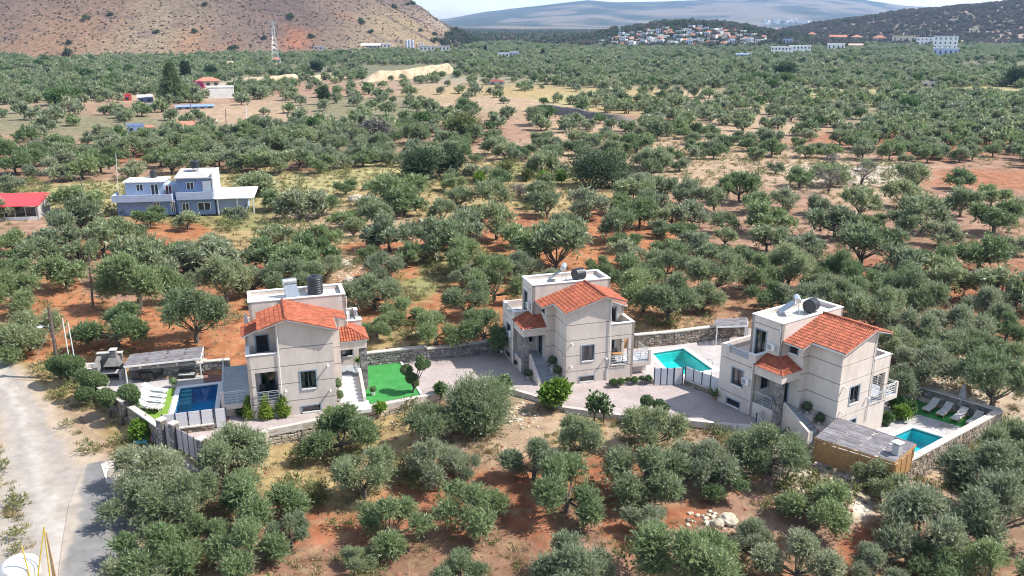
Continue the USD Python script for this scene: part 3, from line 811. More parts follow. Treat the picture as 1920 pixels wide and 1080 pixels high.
MID = '''18 495 70|270 490 110|340 490 90|75 470 75|95 440 90|150 475 60|190 445 90|380 450 70|430 470 110|500 470 90|560 475 100|545 510 110|470 520 80|610 500 60|330 470 80|240 440 60|20 450 60|140 410 95|30 470 50|60 460 50
255 500 60|480 560 40|510 440 70|590 465 90|600 380 60|560 375 90|520 370 60|280 400 60|350 410 50|440 400 45|150 365 80|205 415 50
663 427 45|730 433 90|703 397 70|757 370 80|743 343 110|923 363 65|1027 377 70|1103 377 80|1200 393 80|1187 360 70|930 410 90|867 423 90|840 447 100|1003 443 110|1047 460 120|1080 437 50|1160 420 80|1173 447 60|1240 423 50|877 480 95|977 490 80|870 517 60|923 523 100|763 473 60|720 497 80|1173 473 70|1190 507 100|1250 493 80|1207 540 110|1257 463 70|1240 350 60|960 440 60|800 440 60|690 470 40|650 405 60|1060 420 60|1130 500 60|1280 430 60
1300 397 70|1360 413 55|1440 443 65|1443 403 90|1390 343 85|1500 330 50|1560 317 70|1570 410 90|1513 457 80|1620 453 110|1613 373 80|1697 357 75|1733 393 100|1697 420 60|1767 433 70|1803 377 70|1860 360 65|1870 400 90|1757 480 75|1840 470 95|1907 457 50|1680 493 110|1330 477 65|1387 477 70|1300 450 70|1480 497 110|1420 507 100|1340 513 110|1567 513 100|1690 527 110|1880 530 100|1780 523 90|1360 440 50|1260 400 60|1290 360 60|1340 370 60|1470 370 55|1540 380 55|1640 410 50|1720 330 60|1800 330 60
1300 590 120|1255 560 110|1380 560 110|1320 545 90|1450 545 90|1500 555 100|1570 560 100|1640 585 110|1720 560 110|1790 600 110|1850 570 90|1890 610 80|1700 620 100|1620 545 100|1540 530 80|1770 645 100|1840 655 90|1680 650 80|1910 560 70|1230 600 80|1350 590 90|1440 580 80
10 390 50|25 300 60|75 290 50|60 318 40|115 320 50|150 310 60|186 300 60|20 340 50|250 315 50|300 290 55|320 305 50|345 290 45|380 300 60|410 290 50|440 295 60|480 295 60|520 300 60|560 290 60|600 300 60|640 295 50|680 290 50'''
LANDMARK = [(0, 230, 380, 500, 'between the blue house and the first villa'), (230, 660, 430, 560, 'on rough ground behind the first villa'),
            (660, 960, 430, 560, 'behind the green lawn'), (960, 1290, 430, 560, 'behind the middle villa'),
            (1220, 1480, 510, 620, 'in the dark belt above the middle pool'), (1480, 1930, 500, 700, 'in the dense belt behind the right villa'),
            (0, 700, 270, 330, 'beyond the yellow field'), (230, 660, 330, 430, 'beside the blue house'),
            (640, 1260, 330, 440, 'around the dry clearing'), (1260, 1930, 300, 510, 'on the pinkish right slope')]
ORD = ['first', 'second', 'third', 'fourth', 'fifth', 'sixth', 'seventh', 'eighth', 'ninth', 'tenth', 'eleventh', 'twelfth', 'thirteenth', 'fourteenth']


def zone_label(px, py):
    for x0, x1, y0, y1, s in LANDMARK:
        if x0 <= px < x1 and y0 <= py < y1:
            return s
    if py < 330:
        return 'in the far left groves' if px < 640 else 'around the grey earth bank' if px < 1300 else 'in the far right groves'
    return 'between the rows of the wide grove'


def free(x, y, r):
    return all((x - a) ** 2 + (y - b) ** 2 > (r + c) ** 2 * 0.8 for a, b, c in placed[-4000:])


singles = []
for line in NEAR.strip().split('\n'):
    a, b, w, lab = line.split(' ', 3)
    q, z, s = crown_spot(float(a), float(b), float(w))
    singles.append((q, z, s, lab, None))
    placed.append((q[0], q[1], 2.3 * s))
for tok in MID.replace('\n', '|').split('|'):
    a, b, w = map(float, tok.split())
    q, z, s = crown_spot(a, b, w)
    if not (UPPER.buffer(0.5).contains(Point(*q)) or LOWER.buffer(0.5).contains(Point(*q))):
        singles.append((q, z, s, zone_label(a, b), 'olive'))
        placed.append((q[0], q[1], 2.2 * s))

# far buildings stand clear of the trees: photo x, foot y, width
FARB = [(391, 163, 38), (415, 184, 44), (239, 189, 13), (273, 191, 24), (287, 206, 14), (366, 204, 60), (255, 248, 26), (276, 243, 20), (353, 245, 40), (441, 243, 24), (516, 243, 48), (519, 118, 14), (401, 121, 14), (436, 121, 17), (601, 134, 12), (931, 159, 28), (944, 107, 20), (964, 106, 17), (695, 91, 34), (722, 90, 20), (815, 95, 54), (857, 88, 12), (597, 93, 18), (1464, 102, 34), (1499, 100, 36), (1476, 88, 16), (1567, 93, 28), (1604, 90, 22), (1522, 71, 14), (1571, 76, 26), (1606, 77, 18), (1648, 79, 20), (1694, 80, 36), (1736, 84, 30), (1771, 92, 36), (1772, 106, 38), (1825, 64, 14), (1110, 80, 10), (1172, 54, 10), (1227, 49, 10), (1395, 106, 26), (1742, 163, 22), (775, 91, 40), (517, 114, 12)]
# clearings and fields without trees: polygons in photo coordinates
CLEAR = [Polygon(gp(c)) for c in (
    [(430, 350), (760, 322), (740, 340), (640, 362), (470, 372)], [(0, 395), (60, 345), (215, 340), (215, 372), (100, 400)], [(205, 415), (215, 320), (480, 320), (480, 405)],
    [(0, 420), (0, 365), (90, 360), (90, 418)], [(940, 215), (1190, 220), (1190, 240), (990, 232)], [(680, 155), (690, 125), (860, 122), (850, 150)],
    [(860, 345), (1110, 330), (1110, 315), (860, 320)], [(960, 190), (1000, 180), (1100, 185), (1080, 200)], [(1500, 180), (1920, 185), (1920, 172), (1500, 172)],
    [(440, 165), (560, 165), (560, 148), (440, 148)], [(225, 200), (300, 200), (300, 182), (225, 182)], [(370, 185), (440, 185), (440, 160), (370, 160)], [(490, 245), (560, 245), (560, 238), (490, 238)],
    [(960, 250), (1130, 262), (1110, 280), (980, 275)], [(1640, 262), (1720, 285), (1715, 290), (1640, 268)], [(1250, 330), (1400, 345), (1380, 352), (1250, 345)])]
sparse = [Polygon(gp(c)) for c in ([(880, 330), (880, 170), (1650, 170), (1660, 330)], [(0, 345), (0, 280), (260, 280), (300, 345)], [(1250, 520), (1250, 340), (1920, 340), (1920, 520)])]
shapely.prepare(CLEAR)
rows = []
y = 84.0
while y < 1480:
    sp = 6.9 if y < 600 else 8.6
    half = y * 0.62 + 25
    for x in np.arange(-half, half, sp):
        xx, yy = x + rt.normal() * sp * 0.22 + (0.5 * sp if int(y / sp) % 2 else 0), y + rt.normal() * sp * 0.2
        rows.append((xx, yy, sp))
    y += sp * (0.92 if y < 600 else 1.0)
rows = np.array(rows)
rz = base_h(rows[:, 0], rows[:, 1])
other = np.maximum.reduce([hill_left(rows[:, 0], rows[:, 1]), hill_right(rows[:, 0], rows[:, 1])])
pn = np.stack([rows[:, 0], rows[:, 1], 0 * rz], -1)
dens = meshkit.fbm(pn * 0.012, 3, 91)
keep = (other < rz + 1.5) & (rt.random(len(rows)) > 0.08 + sstep(0.5, 0.64, dens) * 0.75)
pts = shapely.points(rows[:, 0], rows[:, 1])
for c in CLEAR:
    keep &= ~shapely.contains(c, pts)
for c in sparse:
    keep &= ~(shapely.contains(c, pts) & (rt.random(len(rows)) < 0.38))
TRACKS = ([(1640, 345), (1500, 322), (1400, 332), (1250, 347)], [(1540, 200), (1350, 195), (1100, 188), (960, 202), (860, 255), (800, 285)], [(1920, 180), (1700, 178), (1500, 182)], [(640, 166), (760, 158), (860, 140), (960, 122)],
          [(0, 212), (150, 204), (300, 192), (420, 190)], [(1760, 262), (1560, 248), (1400, 262), (1200, 280)], [(420, 225), (560, 232), (700, 262)], [(1100, 150), (1300, 160), (1500, 150), (1700, 140)], [(100, 160), (300, 168), (470, 150)], [(1000, 300), (960, 250), (1000, 215)])
for tr in TRACKS:
    ln = LineString(gp(tr)).segmentize(8)
    keep &= shapely.distance(ln, pts) > 3.6
ph = np.array([(a, b) for a, b, _ in placed])
rest = []
depth_img = lambda x, y: ((960 + FPX * x / (y * math.cos(PITCH) + CAM_H * math.sin(PITCH))),
                          540 + FPX * (CAM_H * math.cos(PITCH) - y * math.sin(PITCH)) / (y * math.cos(PITCH) + CAM_H * math.sin(PITCH)))
from scipy.spatial import cKDTree
near_placed = cKDTree(ph)
dd = near_placed.query(rows[:, :2])[0]
for (x, y, sp), z, k, d0, dn in zip(rows, rz, keep, dd, dens):
    if not k or d0 < 4.9:
        continue
    px, py = depth_img(x, y)
    if px < -60 or px > 1980 or py > 600:
        continue
    if py > 345 and (d0 < 5.3 or rt.random() > (0.75 if px > 1180 and py > 480 else 0.5) or UPPER.buffer(4).contains(Point(x, y)) or LOWER.buffer(4).contains(Point(x, y))):
        continue
    if any(abs(px - a) < c * 0.5 + 6 and b - 2.5 < py < b + 7 + (b > 150) * 5 for a, b, c in FARB):
        continue
    s = (1.0 + 0.3 * rt.normal() * 0.7) * (0.92 if py > 345 else 1) * (1.0 if y < 600 else 1.15)
    rest.append((x, y, z, float(np.clip(s, 0.55, 1.6)), px, py))
rest.sort(key=lambda r: -r[3] / math.hypot(r[0], r[1]))
NSINGLE = 298
for x, y, z, s, px, py in rest[:max(0, NSINGLE - len(singles))]:
    singles.append((np.array([x, y]), z, s, zone_label(px, py), 'olive'))
_taken = {(round(float(t[0][0]), 3), round(float(t[0][1]), 3)) for t in singles}
rest = [r for r in rest if (round(r[0], 3), round(r[1], 3)) not in _taken]
_zones = {}
for i, (q, z, s, lab, grp) in enumerate(singles):
    if grp:
        _zones.setdefault(lab, []).append((i, *depth_img(q[0], q[1])))
_lab = {}
for lab, m in _zones.items():                 # rows counted away from the drone, trees counted along each row
    m.sort(key=lambda t: -t[2])
    per = max(5, int(math.ceil(len(m) / 8)))
    for k in range(0, len(m), per):
        row = sorted(m[k:k + per], key=lambda t: t[1])
        for j, (i, _, _) in enumerate(row):
            s = singles[i][2]
            size = 'small' if s < 0.8 else 'big' if s > 1.25 else 'grey-green'
            _lab[i] = f'{size} olive {lab}, {ORD[k // per]} row back, {ORD[min(j, 13)]} from left'
for i, (q, z, s, lab, grp) in enumerate(singles):
    dist = math.hypot(*q)
    V = VAR_N if dist < 112 else VAR_M
    dup(V[int(rt.integers(len(V)))], 'olive_tree', _lab.get(i, lab), 'olive tree', (q[0], q[1], z), rt.random() * 6.28, f'olives {lab}' if grp else 'olives of the front grove' if dist < 78 else 'olives close behind the villas',
        (s * rt.uniform(0.88, 1.06), s * rt.uniform(0.88, 1.06), s * rt.uniform(0.86, 1.1)))


def instancer(name, protos, items, label, cat, dropz=0.0):
    """items: (x, y, z, scale, proto index); one object that nobody could count"""
    pi = UsdGeom.PointInstancer.Define(stage, f'/World/{numbered("/World", name)}')
    rel = pi.CreatePrototypesRel()
    UsdGeom.Scope.Define(stage, f'{pi.GetPath()}/kinds')
    for k, p in enumerate(protos):
        x = UsdGeom.Xform.Define(stage, f'{pi.GetPath()}/kinds/{str(p).strip("/")}')
        x.GetPrim().GetReferences().AddInternalReference(p)
        rel.AddTarget(x.GetPath())
    a = np.array(items, float)
    r = np.random.default_rng(5)
    ang = r.random(len(a)) * 2 * np.pi
    pi.CreateProtoIndicesAttr(Vt.IntArray.FromNumpy(a[:, 4].astype(np.int32)))
    pi.CreatePositionsAttr(Vt.Vec3fArray.FromNumpy((a[:, :3] - [0, 0, dropz]).astype(np.float32)))
    sc = a[:, 3:4] * (1 + 0.16 * (r.random((len(a), 3)) - 0.5))
    pi.CreateScalesAttr(Vt.Vec3fArray.FromNumpy(sc.astype(np.float32)))
    pi.CreateOrientationsAttr(Vt.QuathArray([Gf.Quath(float(math.cos(t / 2)), 0, 0, float(math.sin(t / 2))) for t in ang]))
    return tag(pi, label, cat, kind='stuff')


mids = [(x, y, z, s, rt.integers(len(VAR_M))) for x, y, z, s, px, py in rest if math.hypot(x, y) < 260]
fars = [(x, y, z, s, rt.choice(len(VAR_F), p=[0.19, 0.16, 0.19, 0.16, 0.16, 0.1, 0.04])) for x, y, z, s, px, py in rest if math.hypot(x, y) >= 260]
instancer('olive_grove', VAR_M, mids, 'dense olive grove of the middle distance, row after row', 'olive grove')
instancer('far_olive_grove', VAR_F, fars, 'far off olive groves reading as a grey-green mass across the plain', 'olive grove')
print('olives', len(singles), len(mids), len(fars))
# ------------------------------------------------------------------ plots: paving, walls, pools
def rect_px(p, z=0.0):
    return Polygon(gp(p, z)).buffer(0)


def sheet(name, poly, z, mat, label, thick=0.25, cat='paving'):
    m = MB()
    for q in getattr(poly, 'geoms', [poly]):
        if q.geom_type == 'Polygon' and q.area > 0.01:
            m.prism(q, z - thick, z)
    return obj(name, m, mat, kind='structure', label=label, cat=cat)


TERR1 = rect_px([(306, 816), (432, 800), (433, 700), (385, 697), (250, 711), (192, 688), (152, 706), (186, 742), (222, 762), (270, 798)])
DECK1 = rect_px([(412, 719), (383, 722), (380, 698), (432, 698), (430, 799), (403, 803)]).difference(POOL1.buffer(0.4, join_style='mitre'))
TERR2 = rect_px([(1196, 652), (1290, 644), (1345, 640), (1395, 640), (1400, 735), (1346, 742), (1283, 718), (1226, 720), (1196, 690)])
sheet('court', UPPER.buffer(-0.15).difference(TERR1).difference(TERR2), 0.0, cobble, 'pinkish cobbled court joining the three villas')
sheet('pool_terrace', TERR1.difference(POOL1).difference(DECK1), 0.02, slabs, 'pale slab terrace around the left pool')
sheet('deck', DECK1, 0.03, deckred, 'dark reddish deck between the left pool and the first villa')
sheet('pool_terrace', TERR2.difference(POOL2), 0.03, slabs, 'pale slab terrace around the middle pool')


def pool(name, poly, z, label, tile, depth=1.5, cw=0.38, tint=(0.62, 0.9, 0.97), coping_z=0.06):
    t = thing(name, label, 'swimming pool')
    poly = shapely.geometry.polygon.orient(poly)
    m = MB()
    c = list(poly.exterior.coords)[:-1]
    m.prism(poly.buffer(0.1, join_style='mitre'), z - depth - 0.1, z - depth)
    for a, b in zip(c, c[1:] + c[:1]):
        a, b = np.array(a), np.array(b)
        d = unit(b - a)
        n = np.array([d[1], -d[0]])
        m.prism([tuple(a), tuple(a + n * 0.1), tuple(b + n * 0.1), tuple(b)], z - depth, z - 0.02)
    obj('basin', m, tile, t)
    obj('coping', MB().prism(poly.buffer(cw, join_style='mitre').difference(poly.buffer(-0.03, join_style='mitre')), z + coping_z - 0.1, z + coping_z), white_stone, t)
    obj('water', MB().flat(poly.buffer(0.02, join_style='mitre'), z - 0.15), watermat(f'water_of_{name}_{len(_names)}', tint), t)
    return t


tile_deep = mosaic('deep_mosaic', (0.01, 0.27, 0.5), (0.014, 0.34, 0.6))
tile_teal = mosaic('teal_mosaic', (0.035, 0.58, 0.53), (0.06, 0.68, 0.61))
tile_aqua = mosaic('aqua_mosaic', (0.03, 0.5, 0.53), (0.05, 0.58, 0.6))
p1 = pool('swimming_pool', POOL1, 0.0, 'deep blue swimming pool beside the white loungers and pergola', tile_deep)
a, b, c4, d4 = [np.array(q) for q in list(POOL1.exterior.coords)[:4]]
for k in range(4):                       # steps down into the pool in its far left corner
    w0, w1 = 0.16, 0.16
    e, f = unit(b - a), unit(d4 - a)
    if np.dot(unit(np.array(gp([(410, 719.5)])[0]) - np.array(gp([(338, 728)])[0])), e) < 0.5:
        e, f = f, e
    st = MB()
    o = np.array(gp([(338, 728)])[0])
    fdir = unit(np.array(gp([(322, 793)])[0]) - o)
    edir = unit(np.array(gp([(410, 719.5)])[0]) - o)
    q0, q1 = o + fdir * (0.45 * k), o + fdir * (0.45 * (k + 1))
    st.prism([tuple(q0), tuple(q1), tuple(q1 + edir * 1.0), tuple(q0 + edir * 1.0)], -1.5, -0.22 - 0.22 * k)
    obj('step', st, mosaic('step_mosaic', (0.12, 0.42, 0.46), (0.2, 0.52, 0.54)) if k == 0 else LK + 'step_mosaic', p1)
pool('swimming_pool', POOL2, 0.0, 'turquoise swimming pool in front of the brown stone wall, between the middle and right villas', tile_teal, depth=1.3, cw=0.5)
pool('swimming_pool', POOL3, LOW, 'small turquoise pool behind the slatted pergola roof in the right villa\'s walled yard', tile_aqua, depth=1.3, cw=0.42)
TURF3 = Polygon(gp([(1655, 735), (1735, 742), (1868, 795), (1820, 806), (1725, 778), (1690, 775)], LOW))
sheet('pool_yard', LOWER.buffer(-0.1).difference(POOL3), LOW, slabs3, 'grey slab yard around the right pool')
sheet('turf_strip', TURF3.intersection(LOWER.buffer(-0.3)), LOW + 0.03, turf_m, 'bright artificial grass under the four loungers of the right yard', 0.02, 'artificial grass')
sheet('lawn', rect_px([(690, 677), (746, 671), (790, 740), (686, 759), (686, 720)]), 0.035, turf_m, 'vivid green artificial lawn beside the first villa\'s white steps', 0.03, 'artificial grass')
sheet('turf_strip', rect_px([(262, 731), (329, 727.5), (308, 797), (288, 797), (258, 770)]), 0.045, turf2_m, 'olive green turf under the white loungers and along the left pool', 0.02, 'artificial grass')
obj('lawn_edging', MB().bar((*g(746, 671), 0.05), (*g(790, 740), 0.05), 0.22, 0.16), white_p, kind='structure', label='white kerb between the green lawn and the paved court', cat='kerb')


def along(path):
    p = [np.array(q, float) for q in path]
    L = [np.linalg.norm(b - a) for a, b in zip(p, p[1:])]
    return p, np.cumsum([0] + L)


def stone_wall(name, path, z0, z1, t, label, mat=stone_m, course=0.27, length=(0.3, 0.6), both=True, cap=True, seed=1, singles=0, cat='stone wall', top_mat=None, group=None):
    """mortar core with rough stones laid in uneven courses on its faces; path of (x, y); z0, z1 per vertex or numbers"""
    r = np.random.default_rng(seed)
    n = len(path)
    z0, z1 = np.broadcast_to(np.asarray(z0, float), (n,)), np.broadcast_to(np.asarray(z1, float), (n,))
    w = thing(name, label, cat, group=group)
    core, stuff, pieces, caps = MB(), MB(), [], MB()
    for i in range(n - 1):
        a, b = np.array(path[i], float), np.array(path[i + 1], float)
        L = np.linalg.norm(b - a)
        if L < 0.05:
            continue
        d = (b - a) / L
        nn = np.array([d[1], -d[0]])
        h = t / 2 - 0.03
        zt = lambda s: z1[i] + (z1[i + 1] - z1[i]) * s / L
        zb = lambda s: z0[i] + (z0[i + 1] - z0[i]) * s / L
        core.hexa([(*(a - nn * -h), zb(0)), (*(b + nn * h), zb(L)), (*(b - nn * h), zb(L)), (*(a - nn * h), zb(0))],
                  [(*(a + nn * h), zt(0) - 0.04), (*(b + nn * h), zt(L) - 0.04), (*(b - nn * h), zt(L) - 0.04), (*(a - nn * h), zt(0) - 0.04)])
        for side in ((1, -1) if both else (1,)):
            zc = min(zb(0), zb(L))
            while zc < max(zt(0), zt(L)) - 0.06:
                ch = course * r.uniform(0.75, 1.3)
                s = -r.random() * length[0]
                while s < L:
                    sl = r.uniform(*length)
                    s0, s1 = max(s, 0) + 0.015, min(s + sl, L) - 0.015
                    s += sl
                    if s1 - s0 < 0.06:
                        continue
                    sm = (s0 + s1) / 2
                    y0, y1 = zc + 0.012 + r.normal() * 0.02, min(zc + ch - 0.012 + r.normal() * 0.03, zt(sm) - 0.02)
                    if y1 - y0 < 0.05 or y1 < zb(sm):
                        continue
                    o0, o1 = side * (h - 0.05), side * (h + r.uniform(0.015, 0.075))
                    j = lambda: r.normal() * 0.025
                    k = 0.03
                    P = []
                    for (u, v, o) in ((s0, y0, o0), (s1, y0, o0), (s1, y1, o0), (s0, y1, o0), (s0 + k + j(), y0 + k + j(), o1), (s1 - k + j(), y0 + k + j(), o1 + j() * 0.6), (s1 - k + j(), y1 - k + j(), o1), (s0 + k + j(), y1 - k + j(), o1)):
                        q = a + d * u + nn * o
                        P.append((q[0], q[1], v))
                    F = np.array([[4, 5, 6, 7], [0, 1, 5, 4], [1, 2, 6, 5], [2, 3, 7, 6], [3, 0, 4, 7]])
                    if side < 0:
                        F = F[:, ::-1]
                    pieces.append((P, F, -np.hypot(sm + i * 3, 0), side))
                zc += ch
        if cap:
            s = 0.0
            while s < L - 0.02:
                s1 = min(L, s + r.uniform(0.45, 0.8))
                e = t / 2 + 0.05
                A, B = a + d * (s + 0.008), a + d * (s1 - 0.008)
                hh = 0.07 + 0.02 * r.random()
                caps.hexa([(*(A + nn * e), zt(s) - 0.03), (*(B + nn * e), zt(s1) - 0.03), (*(B - nn * e), zt(s1) - 0.03), (*(A - nn * e), zt(s) - 0.03)],
                          [(*(A + nn * e), zt(s) + hh), (*(B + nn * e), zt(s1) + hh), (*(B - nn * e), zt(s1) + hh), (*(A - nn * e), zt(s) + hh)])
                s = s1
    obj('core', core, mortar, w)
    if singles:
        front = [p for p in pieces if p[3] > 0]
        for P, F, _, _ in front[:singles]:
            obj('stone', MB().add(P, F), mat, w)
        pieces = [p for p in pieces if p[3] < 0] + front[singles:]
    for P, F, _, _ in pieces:
        stuff.add(P, F)
    if stuff.v:
        obj('stone_facing', stuff, mat, w, kind='stuff')
    if caps.v:
        obj('coping', caps, top_mat or coping, w)
    return w


# walls that hold the groves back behind the plots
stone_wall('garden_wall', gp([(683, 686), (800, 672.5)]), -0.3, 1.35, 0.5, 'grey stone wall with pale coping behind the green lawn', seed=11)
stone_wall('garden_wall', gp([(800.5, 672.5), (860, 668), (952, 658)]), -0.3, [1.1, 1.25, 1.45], 0.5, 'grey stone wall behind the paved court, half in the middle villa\'s shade', seed=12)
stone_wall('garden_wall', gp([(1188, 652), (1262, 646), (1345, 635), (1400, 628)]), -0.3, [1.45, 1.5, 1.5, 1.5], 0.5, 'brown stone wall behind the turquoise middle pool', mat=warmstone, seed=13)
stone_wall('garden_wall', gp([(385, 699), (433, 695)]), -0.3, 1.2, 0.45, 'shaded stone wall between the pergola and the first villa', seed=14)
stone_wall('garden_wall', gp([(245, 712), (385, 699.5)]), -0.3, 1.1, 0.4, 'stone wall behind the outdoor kitchen under the pergola', seed=24)
stone_wall('garden_wall', gp([(152, 706), (186, 742), (222, 766), (270, 800), (303, 825)]), [-0.6, -0.6, -0.7, -0.8, -0.8], [0.7, 0.95, 1.1, 1.15, 1.2], 0.45, 'pale stone wall along the road under the cloud-pruned trees', mat=warmstone, seed=15)
stone_wall('yard_wall', WALL3[:2], -3.0, LOW + 1.3, 0.5, 'rough stone wall sloping down along the pool side of the right yard', mat=warmstone, seed=16)
stone_wall('yard_wall', [WALL3[1], WALL3[2], WALL3[3]], LOW - 0.3, [LOW + 1.3, LOW + 1.3, LOW + 1.3], 0.5, 'stone wall behind the four loungers and the folded parasol', mat=stone_m, seed=17)
# front: dry limestone below the drive
fr = [np.array(q) for q in rim_l[:9]]
stone_wall('retaining_wall', [tuple(q) for q in fr], [-2.0, -2.1, -2.1, -2.0, -1.9, -1.7, -1.4, -1.3, -1.2], 0.0, 0.55, 'pale dry limestone wall holding up the drive below the first villa', mat=lime_m, course=0.36, length=(0.35, 0.75), both=False, cap=False, seed=18, singles=190)
kr = MB()
for p, q in zip(rim_l[:-1], rim_l[1:]):
    p, q = np.array(p), np.array(q)
    d = unit(q - p)
    n = np.array([d[1], -d[0]])
    kr.hexa([(*(p + n * 0.3), -0.5), (*(q + n * 0.3), -0.5), (*(q - n * 0.12), -0.5), (*(p - n * 0.12), -0.5)], [(*(p + n * 0.3), 0.08), (*(q + n * 0.3), 0.08), (*(q - n * 0.12), 0.08), (*(p - n * 0.12), 0.08)])
obj('kerb', kr, coping, kind='structure', label='stone kerb along the outer edge of the drive and court', cat='kerb')
stone_wall('planter_wall', gp([(1143, 721), (1224, 717)]), -0.1, 0.42, 0.75, 'low stone planter under the row of clipped balls', mat=stone_m, seed=19, cap=False)
stone_wall('fence_wall', gp([(1284, 719.5), (1347, 744)]), -0.1, 0.5, 0.4, 'low stone wall carrying the pale fence of the middle pool', mat=warmstone, seed=20)
stone_wall('fence_wall', gp([(322, 814), (403, 804)]), -0.1, 0.5, 0.4, 'low brown stone wall carrying the pale fence of the left pool', mat=warmstone, seed=21)
for p, h, lab in (((308, 832), 2.1, 'stone pillar at the wall end beside the small garden gate'), ((330, 837), 2.0, 'stone pillar between the small gate and the sliding gate'), ((383, 870), 2.1, 'stone pillar at the near end of the sliding gate')):
    q = g(*p, -0.1)
    stone_wall('gate_pillar', [tuple(q + (-0.28, 0.16)), tuple(q + (0.28, -0.16))], -0.9, h, 0.6, lab, seed=int(p[0]), cat='pillar', mat=stone_m)


# ------------------------------------------------------------------ fences and gates
def panel_fence(name, p0, p1, n, z0, z1, pm, label, cat='fence', gap=0.12, ends=(True, True), post=0.09, t=0.05, slats=0, pmat=None):
    f = thing(name, label, cat)
    p0, p1 = np.array(p0, float), np.array(p1, float)
    for k in range(n + 1):
        if (k == 0 and not ends[0]) or (k == n and not ends[1]):
            continue
        q = p0 + (p1 - p0) * k / n
        obj('post', MB().obox((*q, z0 - 0.1), (post, post, z1 - z0 + 0.16), math.atan2(*(p1 - p0)[::-1])), pmat or dark_m, f)
    for k in range(n):
        a, b = p0 + (p1 - p0) * (k + gap / 2) / n, p0 + (p1 - p0) * (k + 1 - gap / 2) / n
        if slats:
            for j in range(slats):
                z = z0 + (z1 - z0) * (j + 0.5) / slats
                obj('slat', MB().bar((*a, z), (*b, z), t, (z1 - z0) / slats - 0.02), pm, f)
        else:
            m = MB()
            for j in range(6):
                z = z0 + (z1 - z0) * (j + 0.5) / 6
                m.bar((*a, z), (*b, z), t, (z1 - z0) / 6 - 0.012)
            obj('panel', m, pm, f)
    return f


fa, fb = g(308, 816), g(432, 800)
panel_fence('pool_fence', fa, fa + (fb - fa) * 0.765, 4, 0.5, 1.85, panel_w, 'pale grey panel fence with dark posts in front of the left pool')
panel_fence('garden_gate', fa + (fb - fa) * 0.785, fa + (fb - fa) * 0.955, 1, 0.06, 1.8, panel_w, 'single pale gate leaf at the right end of the left pool fence', 'gate')
ga, gb = g(331.5, 838, -0.1), g(382, 869, -0.1)
panel_fence('sliding_gate', ga + (gb - ga) * 0.06, gb - (gb - ga) * 0.06, 4, -0.1, 1.75, panel_p, 'mauve grey sliding gate of four panels across the drive', 'gate', gap=0.07)
ga, gb = g(309, 833, -0.1), g(329, 836, -0.1)
panel_fence('garden_gate', ga + (gb - ga) * 0.2, gb - (gb - ga) * 0.2, 1, -0.1, 1.7, panel_p, 'mauve grey pedestrian gate between two stone pillars beside the road', 'gate')
panel_fence('pool_fence', g(1226, 722), g(1262, 722), 3, 0.05, 1.75, panel_w, 'three upright pale panels left of the middle pool\'s gate')
panel_fence('garden_gate', g(1263, 722), g(1279, 720.5), 1, 0.06, 1.75, panel_w, 'pale blue shaded gate leaf of the middle pool', 'gate')
panel_fence('pool_fence', g(1284, 719.5), g(1347, 744), 4, 0.5, 1.8, panel_w, 'run of pale panels on the low stone wall in front of the middle pool')
panel_fence('drive_fence', g(1417, 797), g(1471, 765), 4, 0.05, 1.1, panel_w, 'slanting pale panel fence beside the right villa\'s porch steps')
wa, wb = np.array(g(1526, 836, 0.55)), np.array(g(1677, 872, 0.55))
wa, wb = np.array(PERG3[0]) + (0.0, -0.12), np.array(PERG3[3]) + (0.0, -0.12)
panel_fence('wooden_fence', wa, wb, 7, -0.75, 0.95, wood, 'honey coloured wooden fence under the slatted roof, facing the grove', slats=9, post=0.12, pmat=wood)
panel_fence('wooden_fence', wb + (0.1, 0.05), np.array(PERG3[3]) * 0.15 + np.array(PERG3[2]) * 0.85, 3, -0.75, 0.95, wood, 'short wooden screen at the pool end of the slatted roof', slats=9, post=0.12, pmat=wood)
ta, tb = np.array(WALL3[3]), np.array(WALL3[2])
tre = thing('wooden_trellis', 'horizontal honey wood rails above the yard wall behind the hanging chair', 'trellis')
for k in range(5):
    obj('rail', MB().bar((*(ta + (tb - ta) * 0.25), LOW + 1.5 + 0.16 * k), (*(ta + (tb - ta) * 1.0), LOW + 1.5 + 0.16 * k), 0.04, 0.07), wood, tre)
for k in range(4):
    q = ta + (tb - ta) * (0.25 + 0.25 * k)
    obj('post', MB().obox((*q, LOW + 1.3), (0.08, 0.08, 1.0)), wood, tre)

